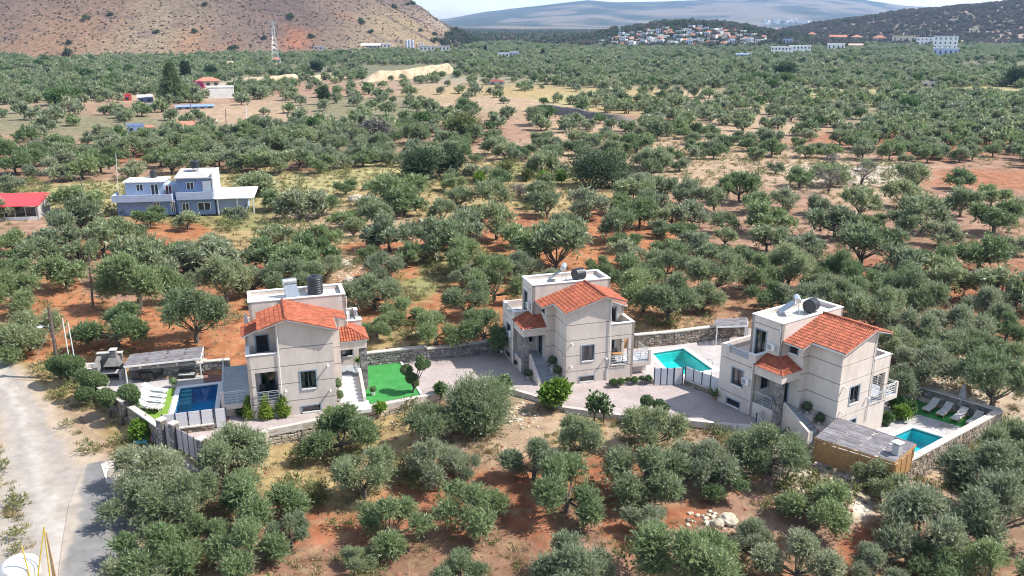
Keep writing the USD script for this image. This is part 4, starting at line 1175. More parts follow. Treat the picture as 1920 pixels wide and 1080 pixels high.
# ------------------------------------------------------------------ road
def ribbon(name, pts, widths, z, tones, label, cat='road', n=150, m=40, wob=0.35, straw=0.0, edge=None):
    """a worn track: tones are (position across from -1 to 1, colour); the edges melt into the soil"""
    p, s = along(pts)
    t = np.linspace(0, s[-1], n)
    c = np.stack([np.interp(t, s, [q[k] for q in p]) for k in (0, 1)], 1)
    for _ in range(12):
        c[1:-1] = (c[:-2] + 2 * c[1:-1] + c[2:]) / 4
    w = np.interp(t, s, widths)
    d = unit(np.gradient(c, axis=0))
    nn = np.stack([d[:, 1], -d[:, 0]], 1)
    o = np.linspace(-1, 1, m)
    P = c[:, None] + nn[:, None] * (o[None, :] * w[:, None] / 2)[..., None]
    X, Y = P[..., 0], P[..., 1]
    nz = meshkit.fbm(np.stack([X * 0.45, Y * 0.45, 0 * X], -1), 4, 4) - 0.5
    fine = meshkit.fbm(np.stack([X * 1.7, Y * 1.7, 0 * X], -1), 4, 6) - 0.5
    oo = o[None, :] + wob * nz + 0.2 * fine
    C = np.stack([np.interp(oo, [q[0] for q in tones], [q[1][k] for q in tones]) for k in range(3)], -1)
    e = (1 - sstep(0.62, 0.98, np.abs(oo)))[..., None]
    C = C * e + (soil(X, Y) if edge is None else np.array(edge)) * (1 - e)
    C = 0.8 * C * (1 + 0.22 * fine + 0.16 * nz)[..., None]
    v = np.stack([X, Y, base_h(X, Y) + z], -1).reshape(-1, 3)
    r = UsdGeom.Mesh(obj(name, (v, grid_faces(n, m)[:, ::-1]), soilmat(f'track_soil_{len(_names)}', straw=straw, scale=2.4, litter=0.12, mottle=0.35, relief=0.5), kind='structure', label=label, cat=cat, smooth=True))
    colored(r, 'soil', C.reshape(-1, 3))
    return r


pad_m = M('pale_concrete', (0.46, 0.42, 0.375), (0.36, 0.325, 0.29), 0.9, 0.7, detail=7.0)
_tan, _grey, _pale = (0.38, 0.295, 0.21), (0.34, 0.305, 0.275), (0.45, 0.41, 0.37)
ribbon('road', [tuple(g(-60, 650, -0.3)), tuple(g(-10, 695, -0.3)), tuple(g(25, 735, -0.3)), tuple(g(55, 800, -0.4)), tuple(g(80, 860, -0.5)), tuple(g(100, 930, -0.5)), tuple(g(112, 1000, -0.5)), tuple(g(120, 1090, -0.6)), tuple(g(120, 1250, -0.8))],
       [5.0, 5.2, 5.5, 7.0, 9.5, 12.0, 12.5, 12.5, 12.0], 0.06, [(-1, _tan), (-0.55, (0.42, 0.335, 0.25)), (-0.3, _grey), (-0.1, (0.38, 0.335, 0.29)), (0.08, _pale), (0.28, _grey), (0.5, (0.38, 0.335, 0.29)), (0.75, _tan), (1, _tan)],
       'pale dusty dirt road curving up the left edge')
ribbon('road', [tuple(g(178, 866, -0.5)), tuple(g(188, 930, -0.5)), tuple(g(188, 1000, -0.6)), tuple(g(186, 1100, -0.7)), tuple(g(186, 1250, -0.8))], [1.6, 4.2, 4.6, 5.0, 5.0], 0.10,
       [(-1, (0.24, 0.22, 0.21)), (0, (0.2, 0.195, 0.195)), (1, (0.24, 0.23, 0.22))], 'grey asphalt lane beside the front olives', n=120, m=28, wob=0.9, edge=(0.39, 0.335, 0.28))
pd = MB()
pad = Polygon(gp([(188, 868), (200, 905), (330, 872), (378, 874), (330, 842), (300, 836), (240, 852)], -0.4)).segmentize(0.6)
tri = trimesh.creation.triangulate_polygon(pad.buffer(0), engine='earcut')
pd.add(np.c_[tri[0], base_h(tri[0][:, 0], tri[0][:, 1]) + 0.14], tri[1])
obj('concrete_pad', pd, pad_m, kind='structure', label='pale concrete apron in front of the gates', cat='paving')
# ------------------------------------------------------------------ villas
def tiled(mb, O, e, s, poly, cw=0.2, course=0.32):
    """clay tiles in relief on the plane O + a e + b s inside poly (a, b)"""
    O, e, s = (np.array(q, float) for q in (O, e, s))
    e, s = e / np.linalg.norm(e), s / np.linalg.norm(s)
    n = np.cross(e, s)
    if n[2] < 0:
        n = -n
    poly = Polygon(poly)
    a0, b0, a1, b1 = poly.bounds
    ai, bi = np.meshgrid(np.arange(a0, a1 - 0.02, cw), np.arange(b0, b1 - 0.02, course))
    ai, bi = ai.ravel(), bi.ravel()
    r = np.random.default_rng(int(abs(O[0]) * 97 + a1 * 31) % 9999)
    u = np.linspace(0, 1, 6)
    prof = np.array([0.0, 0.0, 0.045, 0.068, 0.045, 0.0]) + 0.012
    P = np.zeros((len(ai), 2, 6, 3))
    for k, fr in enumerate((0.0, 1.06)):
        bb = np.minimum(bi + course * fr, b1)
        aa = np.minimum(ai[:, None] + u * cw * 0.985, a1)
        h = prof[None, :] + 0.034 * (1 - fr) + r.normal(size=(len(ai), 1)) * 0.004
        P[:, k] = O + aa[..., None] * e + bb[:, None, None] * s + h[..., None] * n
    cen = shapely.points(np.minimum(ai + cw / 2, a1 - 0.01), np.minimum(bi + course / 2, b1 - 0.01))
    P = P[shapely.contains(poly.buffer(0.02), cen)]
    m = len(P)
    q = grid_faces(2, 6)
    f = (q[None] + (np.arange(m) * 12)[:, None, None]).reshape(-1, 4)
    # the thick lower lip of every tile
    lip = P[:, 0] - n * 0.03
    V = np.concatenate([P.reshape(-1, 3), lip.reshape(-1, 3)])
    i = np.arange(5)
    fl = (np.stack([i, i + 1], 1)[None] + (np.arange(m) * 12)[:, None, None]).reshape(-1, 2)
    gl = (np.stack([i + 1, i], 1)[None] + (np.arange(m) * 6)[:, None, None] + m * 12).reshape(-1, 2)
    f = np.vstack([f, np.c_[fl[:, ::-1], gl[:, ::-1]]])
    if np.dot(np.cross(e, s), n) < 0:
        f = f[:, ::-1]
    mb.add(V, f)


def slab_under(mb, O, e, s, poly, t=0.09):
    O, e, s = (np.array(q, float) for q in (O, e, s))
    e, s = e / np.linalg.norm(e), s / np.linalg.norm(s)
    n = np.cross(e, s)
    m = trimesh.creation.extrude_polygon(shapely.geometry.polygon.orient(Polygon(poly)), t, engine='earcut')
    v = m.vertices
    w = O + v[:, :1] * e + v[:, 1:2] * s + (v[:, 2:] - (t if n[2] > 0 else 0)) * n
    mb.add(w, m.faces)


def caps(mb, p0, p1, r=0.085, L=0.3):
    p0, p1 = np.array(p0, float), np.array(p1, float)
    n = max(1, int(round(np.linalg.norm(p1 - p0) / L)))
    for k in range(n):
        a, b = p0 + (p1 - p0) * k / n, p0 + (p1 - p0) * (k + 1.04) / n
        mb.tube([a, b], [r, r * 0.82], 8)


class Villa:
    def __init__(s, label, A, theta, mirror, sc):
        s.sc, s.mir = sc, mirror
        s.t = thing('villa', label, 'villa', (A[0], A[1], 0), theta)
        s.A, s.th = np.array(A), theta

    def mb(s):
        k = np.array([-s.sc if s.mir else s.sc, s.sc, s.sc])
        return MB(lambda v: v * k, s.mir)

    def part(s, name, m, mat, parent=None, **kw):
        return obj(name, m, mat, parent or s.t, **kw)

    def world(s, x, y):
        x = -x if s.mir else x
        c, n = math.cos(s.th), math.sin(s.th)
        return np.array([s.A[0] + s.sc * (x * c - y * n), s.A[1] + s.sc * (x * n + y * c)])

    def panelwall(s, m, gm, p0, p1, outline, holes=(), t=0.22, grooves=(4.9, 3.63, 2.35, 1.05), gw=0.055):
        p0, p1 = np.array(p0, float), np.array(p1, float)
        d = (p1 - p0) / np.linalg.norm(p1 - p0)
        n = np.array([d[1], -d[0]])
        L = np.linalg.norm(p1 - p0)
        if not isinstance(outline[0], (tuple, list)):
            z0, z1 = outline
            outline = [(0, z0), (L, z0), (L, z1), (0, z1)]
        poly = Polygon(outline)
        for a, b, c, e in holes:
            poly = poly.difference(sbox(a, c, b, e))
        gr = shapely.union_all([sbox(-1, z - gw / 2, L + 1, z + gw / 2) for z in grooves]) if grooves else None

        def ext(pp, t0, t1, dest):
            for q in getattr(pp, 'geoms', [pp]):
                if q.geom_type != 'Polygon' or q.area < 1e-4:
                    continue
                e = trimesh.creation.extrude_polygon(shapely.geometry.polygon.orient(q), t1 - t0, engine='earcut')
                v = e.vertices
                o = v[:, 2] - t1
                w = np.stack([p0[0] + v[:, 0] * d[0] + o * n[0], p0[1] + v[:, 0] * d[1] + o * n[1], v[:, 1]], 1)
                dest.add(w, e.faces)
        if gr is None:
            ext(poly, 0, t, m)
        else:
            ext(poly.difference(gr), 0, t, m)
            ext(poly.intersection(gr), 0.025, t, gm)

    def wbox(s, m, p0, p1, s0, s1, z0, z1, o0, o1):
        p0, p1 = np.array(p0, float), np.array(p1, float)
        d = (p1 - p0) / np.linalg.norm(p1 - p0)
        n = np.array([d[1], -d[0]])
        c = [p0 + d * a + n * o for a, o in ((s0, o1), (s1, o1), (s1, o0), (s0, o0))]
        m.hexa([(*q, z0) for q in c], [(*q, z1) for q in c])

    def window(s, p0, p1, s0, s1, z0, z1, leaves=2, drape=True, door=False, name='window', trim=True):
        f = s.mb()
        B = lambda m, *a: s.wbox(m, p0, p1, *a)
        w = 0.05
        for a in ((s0, s0 + w, z0, z1), (s1 - w, s1, z0, z1), (s0 + w, s1 - w, z1 - w, z1), (s0 + w, s1 - w, z0, z0 + w)):
            B(f, *a, -0.12, -0.07)
        for k in range(1, leaves):
            x = s0 + (s1 - s0) * k / leaves
            B(f, x - 0.045, x + 0.045, z0 + w, z1 - w, -0.12, -0.07)
        fr = s.part(name, f, dark_m)
        g_ = s.mb()
        a_, b_ = np.array(p0, float), np.array(p1, float)
        d_ = (b_ - a_) / np.linalg.norm(b_ - a_)
        n_ = np.array([d_[1], -d_[0]]) * -0.095
        g_.add([(*(a_ + d_ * x + n_), z) for x, z in ((s0 + w, z0 + w), (s1 - w, z0 + w), (s1 - w, z1 - w), (s0 + w, z1 - w))], [[0, 1, 2, 3]])
        s.part('pane', g_, glass, fr)
        r = s.mb()
        B(r, s0 - 0.02, s1 + 0.02, z0 - 0.02, z1 + 0.02, -0.95, -0.9)
        B(r, s0 - 0.06, s0, z0, z1, -0.9, -0.13)
        B(r, s1, s1 + 0.06, z0, z1, -0.9, -0.13)
        B(r, s0, s1, z1, z1 + 0.05, -0.9, -0.13)
        B(r, s0, s1, z0 - 0.05, z0, -0.9, -0.13)
        s.part('room', r, room_m, fr)
        if drape:
            c = s.mb()
            dw = (s1 - s0) * 0.22
            for a, b in ((s0 + w, s0 + w + dw), (s1 - w - dw, s1 - w)):
                for j in range(5):
                    x = a + (b - a) * j / 5
                    B(c, x, x + (b - a) / 5, z0 + w, z1 - w, -0.3, -0.25 - 0.04 * (j % 2))
            s.part('drape', c, curtain, fr)
        if trim:
            t_ = s.mb()
            e = 0.09
            B(t_, s0 - e, s0, z0 - (0 if door else e), z1 + e, -0.05, 0.03)
            B(t_, s1, s1 + e, z0 - (0 if door else e), z1 + e, -0.05, 0.03)
            B(t_, s0, s1, z1, z1 + e, -0.05, 0.03)
            s.part('surround', t_, bluegrey, fr)
            if not door:
                q = s.mb()
                B(q, s0, s1, z0 - e, z0, -0.06, 0.06)
                s.part('sill', q, white_p, fr)
        return fr

    def rail(s, pts, z0, z1, n=4, mat=None):
        r = s.mb()
        P = [np.array(q, float) for q in pts]
        for a, b in zip(P, P[1:]):
            L = np.linalg.norm(b - a)
            for k in range(n):
                z = z0 + (z1 - z0) * (k + 0.4) / n
                r.tube([(*a, z), (*b, z)], 0.016, 5)
            r.tube([(*a, z1), (*b, z1)], 0.026, 6)
            m = max(1, int(round(L / 0.75)))
            for k in range(m + 1):
                q = a + (b - a) * k / m
                r.tube([(*q, z0 - 0.06), (*q, z1)], 0.022, 5)
        return s.part('railing', r, mat or steel)

    def ac(s, p0, p1, s0, z0):
        a = s.mb()
        s.wbox(a, p0, p1, s0, s0 + 0.62, z0, z0 + 0.44, 0.06, 0.28)
        u = s.part('air_conditioner', a, white_p)
        gr = s.mb()
        for k in range(6):
            s.wbox(gr, p0, p1, s0 + 0.06, s0 + 0.4, z0 + 0.05 + 0.06 * k, z0 + 0.08 + 0.06 * k, 0.28, 0.29)
        s.part('grille', gr, dark_m, u)

    def lamp(s, p0, p1, s0, z0):
        a = s.mb()
        s.wbox(a, p0, p1, s0, s0 + 0.07, z0, z0 + 0.07, 0.0, 0.16)
        s.wbox(a, p0, p1, s0 - 0.03, s0 + 0.10, z0 - 0.03, z0 + 0.05, 0.16, 0.28)
        s.part('wall_lamp', a, white_p)


def zroof(x):
    return 7.05 - 0.315 * abs(x - 3.0)


def build_villa(label, A, theta, mirror, sc, ext=(5.7, 7.6, 0.2, 2.6), deep=0.0, drape=True, land=False, right_yard=False):
    V = Villa(label, A, theta, mirror, sc)
    W, G, St = V.mb(), V.mb(), V.mb()
    b = -deep                                           # how far the walls go below the court
    H4 = 4.0
    # front
    top = lambda x: zroof(x) - 0.16
    V.panelwall(W, G, (0, 0), (3.7, 0), [(0, b), (3.7, b), (3.7, top(3.7)), (3.0, top(3.0)), (0, top(0))],
                [(1.3, 2.3, 1.85, 3.1), (1.15, 2.35, 0.12, 0.52)])
    V.window((0, 0), (3.7, 0), 1.3, 2.3, 1.85, 3.1, drape=drape)
    V.window((0, 0), (3.7, 0), 1.15, 2.35, 0.12, 0.52, leaves=1, drape=False, name='basement_window')
    V.panelwall(W, G, (3.7, 0), (5.7, 0), (b, 4.62), [(3.8 - 3.7, 5.25 - 3.7, 1.12, 3.35)])
    V.panelwall(W, G, (5.7, 0), (5.7, 2.0), (b, 4.62), [(0.4, 1.75, 1.12, 3.35)])
    V.panelwall(W, G, (5.7, 2.0), (5.7, 6.7), (b, 5.4), [], grooves=(3.63, 2.35, 1.05))
    V.panelwall(W, G, (3.7, 2.0), (5.7, 2.0), [(0, 4.0), (2.0, 4.0), (2.0, 5.35), (0, 6.1)], [(0.5, 1.3, 4.05, 5.3)], grooves=())
    V.window((3.7, 2.0), (5.7, 2.0), 0.5, 1.3, 4.05, 5.3, leaves=1, drape=False, door=True, name='terrace_door')
    # loggia behind the balcony opening
    V.panelwall(W, G, (3.48, 1.9), (5.48, 1.9), (1.0, 3.8), [(0.5, 1.4, 1.12, 3.1)], grooves=(), t=0.1)
    V.window((3.48, 1.9), (5.48, 1.9), 0.5, 1.4, 1.12, 3.1, leaves=2, drape=False, door=True, name='balcony_door')
    W.box(3.48, 0.22, 1.0, 3.7, 1.8, 3.8)
    W.box(3.7, 0.22, 0.9, 5.48, 1.8, 1.1)
    W.box(3.48, 0.22, 3.8, 5.48, 2.2, 4.0)
    V.rail([(3.82, -0.1), (5.23, -0.1)], 1.2, 2.0)
    # left faces
    V.panelwall(W, G, (0, 2.6), (0, 0.0), [(0, b), (2.6 - 0.22, b), (2.6 - 0.22, top(0)), (0, top(0))])
    V.panelwall(W, G, (-0.7, 2.6), (0.0, 2.6), [(0, 0), (0.7, 0), (0.7, top(0)), (0, top(-0.7))])
    V.panelwall(W, G, (-0.7, 5.1), (-0.7, 2.82), [(0, 1.1), (2.28, 1.1), (2.28, top(-0.7)), (0, top(-0.7))], [(0.5, 1.5, 1.12, 3.2), (1.3, 2.0, 4.95, 5.75)], grooves=())
    V.window((-0.7, 5.1), (-0.7, 2.82), 0.5, 1.5, 1.12, 3.2, leaves=2, drape=False, door=True, name='front_door')
    V.window((-0.7, 5.1), (-0.7, 2.82), 1.3, 2.0, 4.95, 5.75, leaves=1, drape=False)
    W.box(3.48, 0.22, 4.0, 3.7, 4.0, top(3.7))          # right upper wall
    # low left block with its terrace
    V.panelwall(W, G, (-2.6, 8.1), (-2.6, 5.1), (b, 4.0), [(1.0, 2.0, 1.85, 3.1), (0.7, 1.9, 0.15, 0.6)], grooves=(3.63, 1.05))
    V.window((-2.6, 8.1), (-2.6, 5.1), 1.0, 2.0, 1.85, 3.1)
    V.window((-2.6, 8.1), (-2.6, 5.1), 0.7, 1.9, 0.15, 0.6, leaves=1, drape=False, name='basement_window')
    V.ac((-2.6, 8.1), (-2.6, 5.1), 2.1, 2.3)
    V.panelwall(W, G, (-2.6, 5.1), (-0.7, 5.1), (b, 4.0), [(0.8, 1.6, 1.9, 3.0)], grooves=())
    V.window((-2.6, 5.1), (-0.7, 5.1), 0.8, 1.6, 1.9, 3.0, drape=False)
    W.box(-2.6, 8.1, b, 5.7, 8.3, 4.6)                  # rear
    W.box(-2.38, 5.32, 3.85, 5.48, 8.1, 3.99)
    # terrace parapets: corner piers with rails between
    for y0, y1 in ((5.1, 5.75), (7.55, 8.1)):
        W.box(-2.6, y0, 4.0, -2.38, y1, 4.62)
    W.box(-2.6, 5.75, 4.0, -2.38, 7.55, 4.12)
    W.box(-2.38, 5.1, 4.0, -1.4, 5.3, 4.62)
    V.rail([(-2.5, 5.75), (-2.5, 7.55)], 4.18, 4.6)
    fl = V.mb().box(-2.38, 5.3, 3.99, -1.4, 8.1, 4.02)
    V.part('terrace_floor', fl, bluetile)
    fl = V.mb().box(3.7, 0.16, 4.0, 5.5, 2.0, 4.03)
    V.part('balcony_floor', fl, bluetile)
    V.part('balcony_floor', V.mb().box(3.7, 0.22, 1.1, 5.48, 1.8, 1.13), bluetile)
    # flat roofed block
    V.panelwall(W, G, (-1.4, 6.7), (-1.4, 4.0), (4.0, 7.08), [(0.45, 1.35, 4.05, 6.1)], grooves=(6.55,))
    V.window((-1.4, 6.7), (-1.4, 4.0), 0.45, 1.35, 4.05, 6.1, leaves=2, drape=drape, door=True, name='terrace_door')
    V.ac((-1.4, 6.7), (-1.4, 4.0), 1.7, 5.0)
    V.panelwall(W, G, (-1.4, 4.0), (5.3, 4.0), (4.0, 7.08), [], grooves=())
    V.panelwall(W, G, (5.3, 4.0), (5.3, 6.7), (4.0, 7.08), [], grooves=())
    V.panelwall(W, G, (5.3, 6.7), (-1.4, 6.7), (4.0, 7.08), [], grooves=())
    W.box(-1.18, 4.22, 3.9, 5.08, 6.48, 4.0)
    cp = V.mb()
    for x0, y0, x1, y1 in ((-1.44, 3.96, 5.34, 4.24), (-1.44, 6.46, 5.34, 6.74), (-1.44, 4.24, -1.16, 6.46), (5.06, 4.24, 5.34, 6.46)):
        cp.box(x0, y0, 7.08, x1, y1, 7.13)
    V.part('parapet_cap', cp, white_p)
    V.part('flat_roof', V.mb().box(-1.18, 4.22, 6.7, 5.08, 6.48, 6.8), roof_w)
    # caps on the low parapets
    c2 = V.mb()
    for q in ((3.66, -0.04, 4.62, 5.74, 0.24, 4.66), (5.46, 0.24, 4.62, 5.74, 2.0, 4.66), (-2.64, 5.06, 4.62, -1.4, 5.34, 4.66), (-2.64, 5.34, 4.62, -2.34, 5.77, 4.66), (-2.64, 7.53, 4.62, -2.34, 8.14, 4.66)):
        c2.box(*q)
    V.part('parapet_cap', c2, white_p)
    # porch
    W.box(-2.55, 2.9, b, -0.7, 5.1, 1.1)
    V.part('porch_floor', V.mb().box(-2.55, 2.9, 1.1, -0.7, 5.1, 1.13), bluetile)
    W.box(-2.62, 2.72, 3.3, -0.7, 2.95, 3.98)
    W.box(-2.62, 2.95, 3.3, -2.4, 5.1, 3.98)
    W.box(-2.4, 2.95, 3.86, -0.7, 5.1, 3.97)
    V.rail([(-2.5, 3.5), (-2.5, 5.0)], 1.2, 1.95)
    pw = V.mb()
    r = np.random.default_rng(int(A[0] * 7) % 999)
    pil = V.mb().box(-2.57, 2.82, b, -2.13, 3.26, 3.3)
    V.part('stone_pillar', pil, mortar)
    for z in np.arange(b, 3.25, 0.2):
        for face in range(4):
            s0 = 0.0
            while s0 < 0.46:
                sl = r.uniform(0.12, 0.26)
                s1 = min(s0 + sl, 0.47)
                if s1 - s0 > 0.05:
                    a = {0: ((-2.585, 2.805), (-2.115, 2.805)), 1: ((-2.115, 2.805), (-2.115, 3.275)), 2: ((-2.115, 3.275), (-2.585, 3.275)), 3: ((-2.585, 3.275), (-2.585, 2.805))}[face]
                    V.wbox(pw, *a, s0 + 0.01, s1 - 0.01, z + 0.01, min(z + 0.19, 3.29), -0.03, r.uniform(0.0, 0.03))
                s0 += sl
    V.part('stone_facing', pw, stone_m, kind='stuff')
    # stair
    n = 7
    for k in range(n):
        z1 = 1.1 * (k + 1) / n - 0.0
        y0 = 0.8 + 2.1 * k / n
        V.part('step', V.mb().box(-1.9, y0, b, -0.62, y0 + 2.1 / n + (0.0 if k < n - 1 else 0.0), z1 - 0.001 * (k == n - 1)), white_stone if land else bluetile)
    sw = V.mb()
    sw.hexa([(-2.1, 0.55, b), (-1.9, 0.55, b), (-1.9, 2.82, b), (-2.1, 2.82, b)], [(-2.1, 0.55, 0.45), (-1.9, 0.55, 0.45), (-1.9, 2.82, 1.75), (-2.1, 2.82, 1.75)])
    V.part('stair_wall', sw, stucco)
    V.part('stair_planter', V.mb().box(-0.6, 0.3, b, -0.05, 2.55, 0.35).box(-0.6, 1.4, 0.35, -0.05, 2.55, 0.75), stucco)
    if land:
        V.part('landing', V.mb().box(-2.25, -0.75, -0.2, -0.1, 0.79, 0.06), white_stone)
    # extension balcony on the open side
    x0, x1, y0, y1 = ext
    ex = V.mb().box(x0 + 0.002, y0, 0.72, x1, y1, 1.08)
    if not right_yard:
        ex.box(x0 + 0.4, y0 + 0.5, b - 0.2, x1 - 0.15, y1 - 0.1, 0.72)
    V.part('balcony_slab', ex, stucco)
    V.part('balcony_floor', V.mb().box(x0 + 0.002, y0 + 0.03, 1.08, x1 - 0.03, y1 - 0.03, 1.11), bluetile)
    W.box(x1 - 0.22, y0, 1.08, x1, y0 + 0.22, 2.0)
    V.rail([(x0 + 0.05, y0 + 0.1), (x1 - 0.22, y0 + 0.1)], 1.2, 1.95, mat=white_p if right_yard else steel)
    V.rail([(x1 - 0.1, y0 + 0.22), (x1 - 0.1, y1 - 0.1)], 1.2, 1.95, mat=white_p if right_yard else steel)
    V.part('wall', W, stucco)
    V.part('groove', G, groove_m)
    # main tiled roof
    sl = math.hypot(1, 0.315)
    R = V.mb()
    U = V.mb()
    sL = np.array([1, 0, 0.315])
    eL = np.array([0, 1, 0])
    run = lambda x: (3.0 - x) * sl
    # left slope: a along y from -0.35, b up-slope measured from x=-1.2
    OL = np.array([-1.2, -0.35, zroof(-1.2)])
    pl = [((0), run(-1.2) - run(-0.35)), (2.65, run(-1.2) - run(-0.35)), (2.65, 0), (4.35, 0), (4.35, run(-1.2)), (0, run(-1.2))]
    tiled(R, OL, eL, sL, pl)
    slab_under(U, OL, eL, sL, pl)
    OR = np.array([4.85, -0.35, zroof(4.85)])
    sR = np.array([-1, 0, 0.315])
    pr = [(0, 0), (3.6, 0), (3.6, 1.85 * sl), (0, 1.85 * sl)]
    tiled(R, OR, eL, sR, pr)
    slab_under(U, OR, eL, sR, pr)
    rt_ = V.part('tiled_roof', R, tile_m)
    V.part('soffit', U, white_p, rt_)
    C = V.mb()
    up = np.array([0, 0, 0.08])
    caps(C, np.array([3.0, -0.38, zroof(3.0)]) + up, np.array([3.0, 4.0, zroof(3.0)]) + up, 0.1)
    caps(C, np.array([-0.35, -0.33, zroof(-0.35)]) + up * 0.6, np.array([3.0, -0.33, zroof(3.0)]) + up * 0.6, 0.075)
    caps(C, np.array([4.85, -0.33, zroof(4.85)]) + up * 0.6, np.array([3.0, -0.33, zroof(3.0)]) + up * 0.6, 0.075)
    V.part('ridge_tiles', C, tile_m, rt_, kind='stuff')
    R, U = V.mb(), V.mb()
    # small tiled roof over the rear of the right terrace
    sT = np.array([-1, 0, 0.42])
    OT = np.array([5.95, 1.85, 5.32])
    pt = [(0, 0), (2.15, 0), (2.15, 2.2 * math.hypot(1, .42)), (0, 2.2 * math.hypot(1, .42))]
    tiled(R, OT, eL, sT, pt)
    slab_under(U, OT, eL, sT, pt)
    rt_ = V.part('terrace_roof', R, tile_m)
    V.part('soffit', U, white_p, rt_)
    R, U = V.mb(), V.mb()
    # porch hip roof: slopes to the left and to the front
    zb, zt = 3.95, 4.66
    Lx = 1.55
    sl2 = math.hypot(Lx, zt - zb)
    sP = np.array([Lx, 0, zt - zb])
    OP = np.array([-2.75, 2.6, zb])
    pp = [(0, 0), (2.5, 0), (2.5, sl2), (1.55, sl2)]
    tiled(R, OP, eL, sP, pp)
    slab_under(U, OP, eL, sP, pp, 0.05)
    sF = np.array([0, 1.55, zt - zb])
    pf = [(0, 0), (2.05, 0), (2.05, sl2), (1.55, sl2)]
    tiled(R, OP, np.array([1, 0, 0]), sF, pf)
    slab_under(U, OP, np.array([1, 0, 0]), sF, pf, 0.05)
    rt_ = V.part('porch_roof', R, tile_m)
    C = V.mb()
    caps(C, np.array([-2.75, 2.6, zb]) + up * 0.6, np.array([-1.2, 4.15, zt]) + up * 0.6, 0.075)
    V.part('ridge_tiles', C, tile_m, rt_, kind='stuff')
    V.part('soffit', U, white_p, rt_)
    # rain pipes
    pi = V.mb()
    pi.tube([(3.62, -0.07, zroof(3.6) - 0.2), (3.62, -0.07, 1.25), (3.5, -0.07, 1.0), (3.5, -0.07, 0.02)], 0.035, 6)
    V.part('rain_pipe', pi, white_p)
    pi = V.mb().tube([(-1.47, 4.1, 6.9), (-1.47, 4.1, 4.75)], 0.035, 6)
    V.part('rain_pipe', pi, white_p)
    pi = V.mb().tube([(-2.67, 5.25, 3.95), (-2.67, 5.25, 0.02)], 0.035, 6)
    V.part('rain_pipe', pi, white_p)
    for s0, z0 in ((0.4, 3.35), (0.35, 1.5), (3.3, 1.85)):
        V.lamp((0, 0), (3.7, 0), s0, z0)
    return V


V2 = build_villa('middle villa with a maroon porch roof, facing the turquoise pool', g(1060.6, 721.9), math.radians(17.5), False, K, ext=(5.7, 7.4, 0.2, 2.4))
V3A = g(1582.5, 660.6, 6.0 * K)
V3 = build_villa('right villa seen corner on, largest orange tiled roof of the three', V3A, math.radians(34), False, K, ext=(5.7, 7.5, 0.2, 2.6), deep=1.4, right_yard=True)
V1 = build_villa('left villa beside the green lawn, with white entrance steps on its right side', g(632.6, 767.4), math.radians(17.3), True, K * 1.05, ext=(5.7, 7.6, 0.6, 7.6), land=True)
# ------------------------------------------------------------------ plants around the villas
def leafy(name, label, cat, px, py, w_px, h_px, lm, z=None, seed=1, n=700, per=6, L=0.16, W=0.06, stem=0.05, shape='round', group=None, base=None, bm=None):
    """a bush or small tree whose crown is centred at a point of the photograph"""
    r = np.random.default_rng(seed)
    b = np.array(base) if base is not None else g(px, py + h_px * 0.5, 0.0 if z is None else z)
    z0 = ground_z(*b) if z is None else z
    D = math.hypot(math.hypot(*b), CAM_H)
    w, h = w_px / FPX * D * 0.95, h_px / FPX * D * 1.0
    t = thing(name, label, cat, (*b, z0), r.random() * 6, group)
    nC = 26
    if shape == 'cone':
        nC = 60
        u = np.linspace(0, 1, nC)
        a = r.random(nC) * 6.28
        rr = 0.24 * w * (1 - u) ** 0.8
        C, R = np.stack([rr * np.cos(a), rr * np.sin(a), (0.1 + 0.84 * u) * h], 1), 0.3 * w * (1 - u) ** 0.7 + 0.05
    else:
        d = unit(r.normal(size=(nC, 3)))
        k = r.uniform(0.3, 0.72, nC)[:, None]
        C = d * k * np.array([w / 2, w / 2, h * 0.42]) + np.array([0, 0, h * 0.54])
        R = w * r.uniform(0.16, 0.26, nC)
    s = MB()
    for q in C[:6]:
        s.tube([(0, 0, -0.1), (q[0] * 0.3, q[1] * 0.3, q[2] * 0.55), tuple(q)], [stem, stem * 0.7, stem * 0.3], 5)
    obj('stem', s, bm or bark, t)
    obj('foliage', MB().add(*clumps_to_leaves(C, R, n, per, L, W, r, spray=0.16 * w, floor=0.02, up=0.7 if shape == 'cone' else 0.4)), lm, t)
    return t


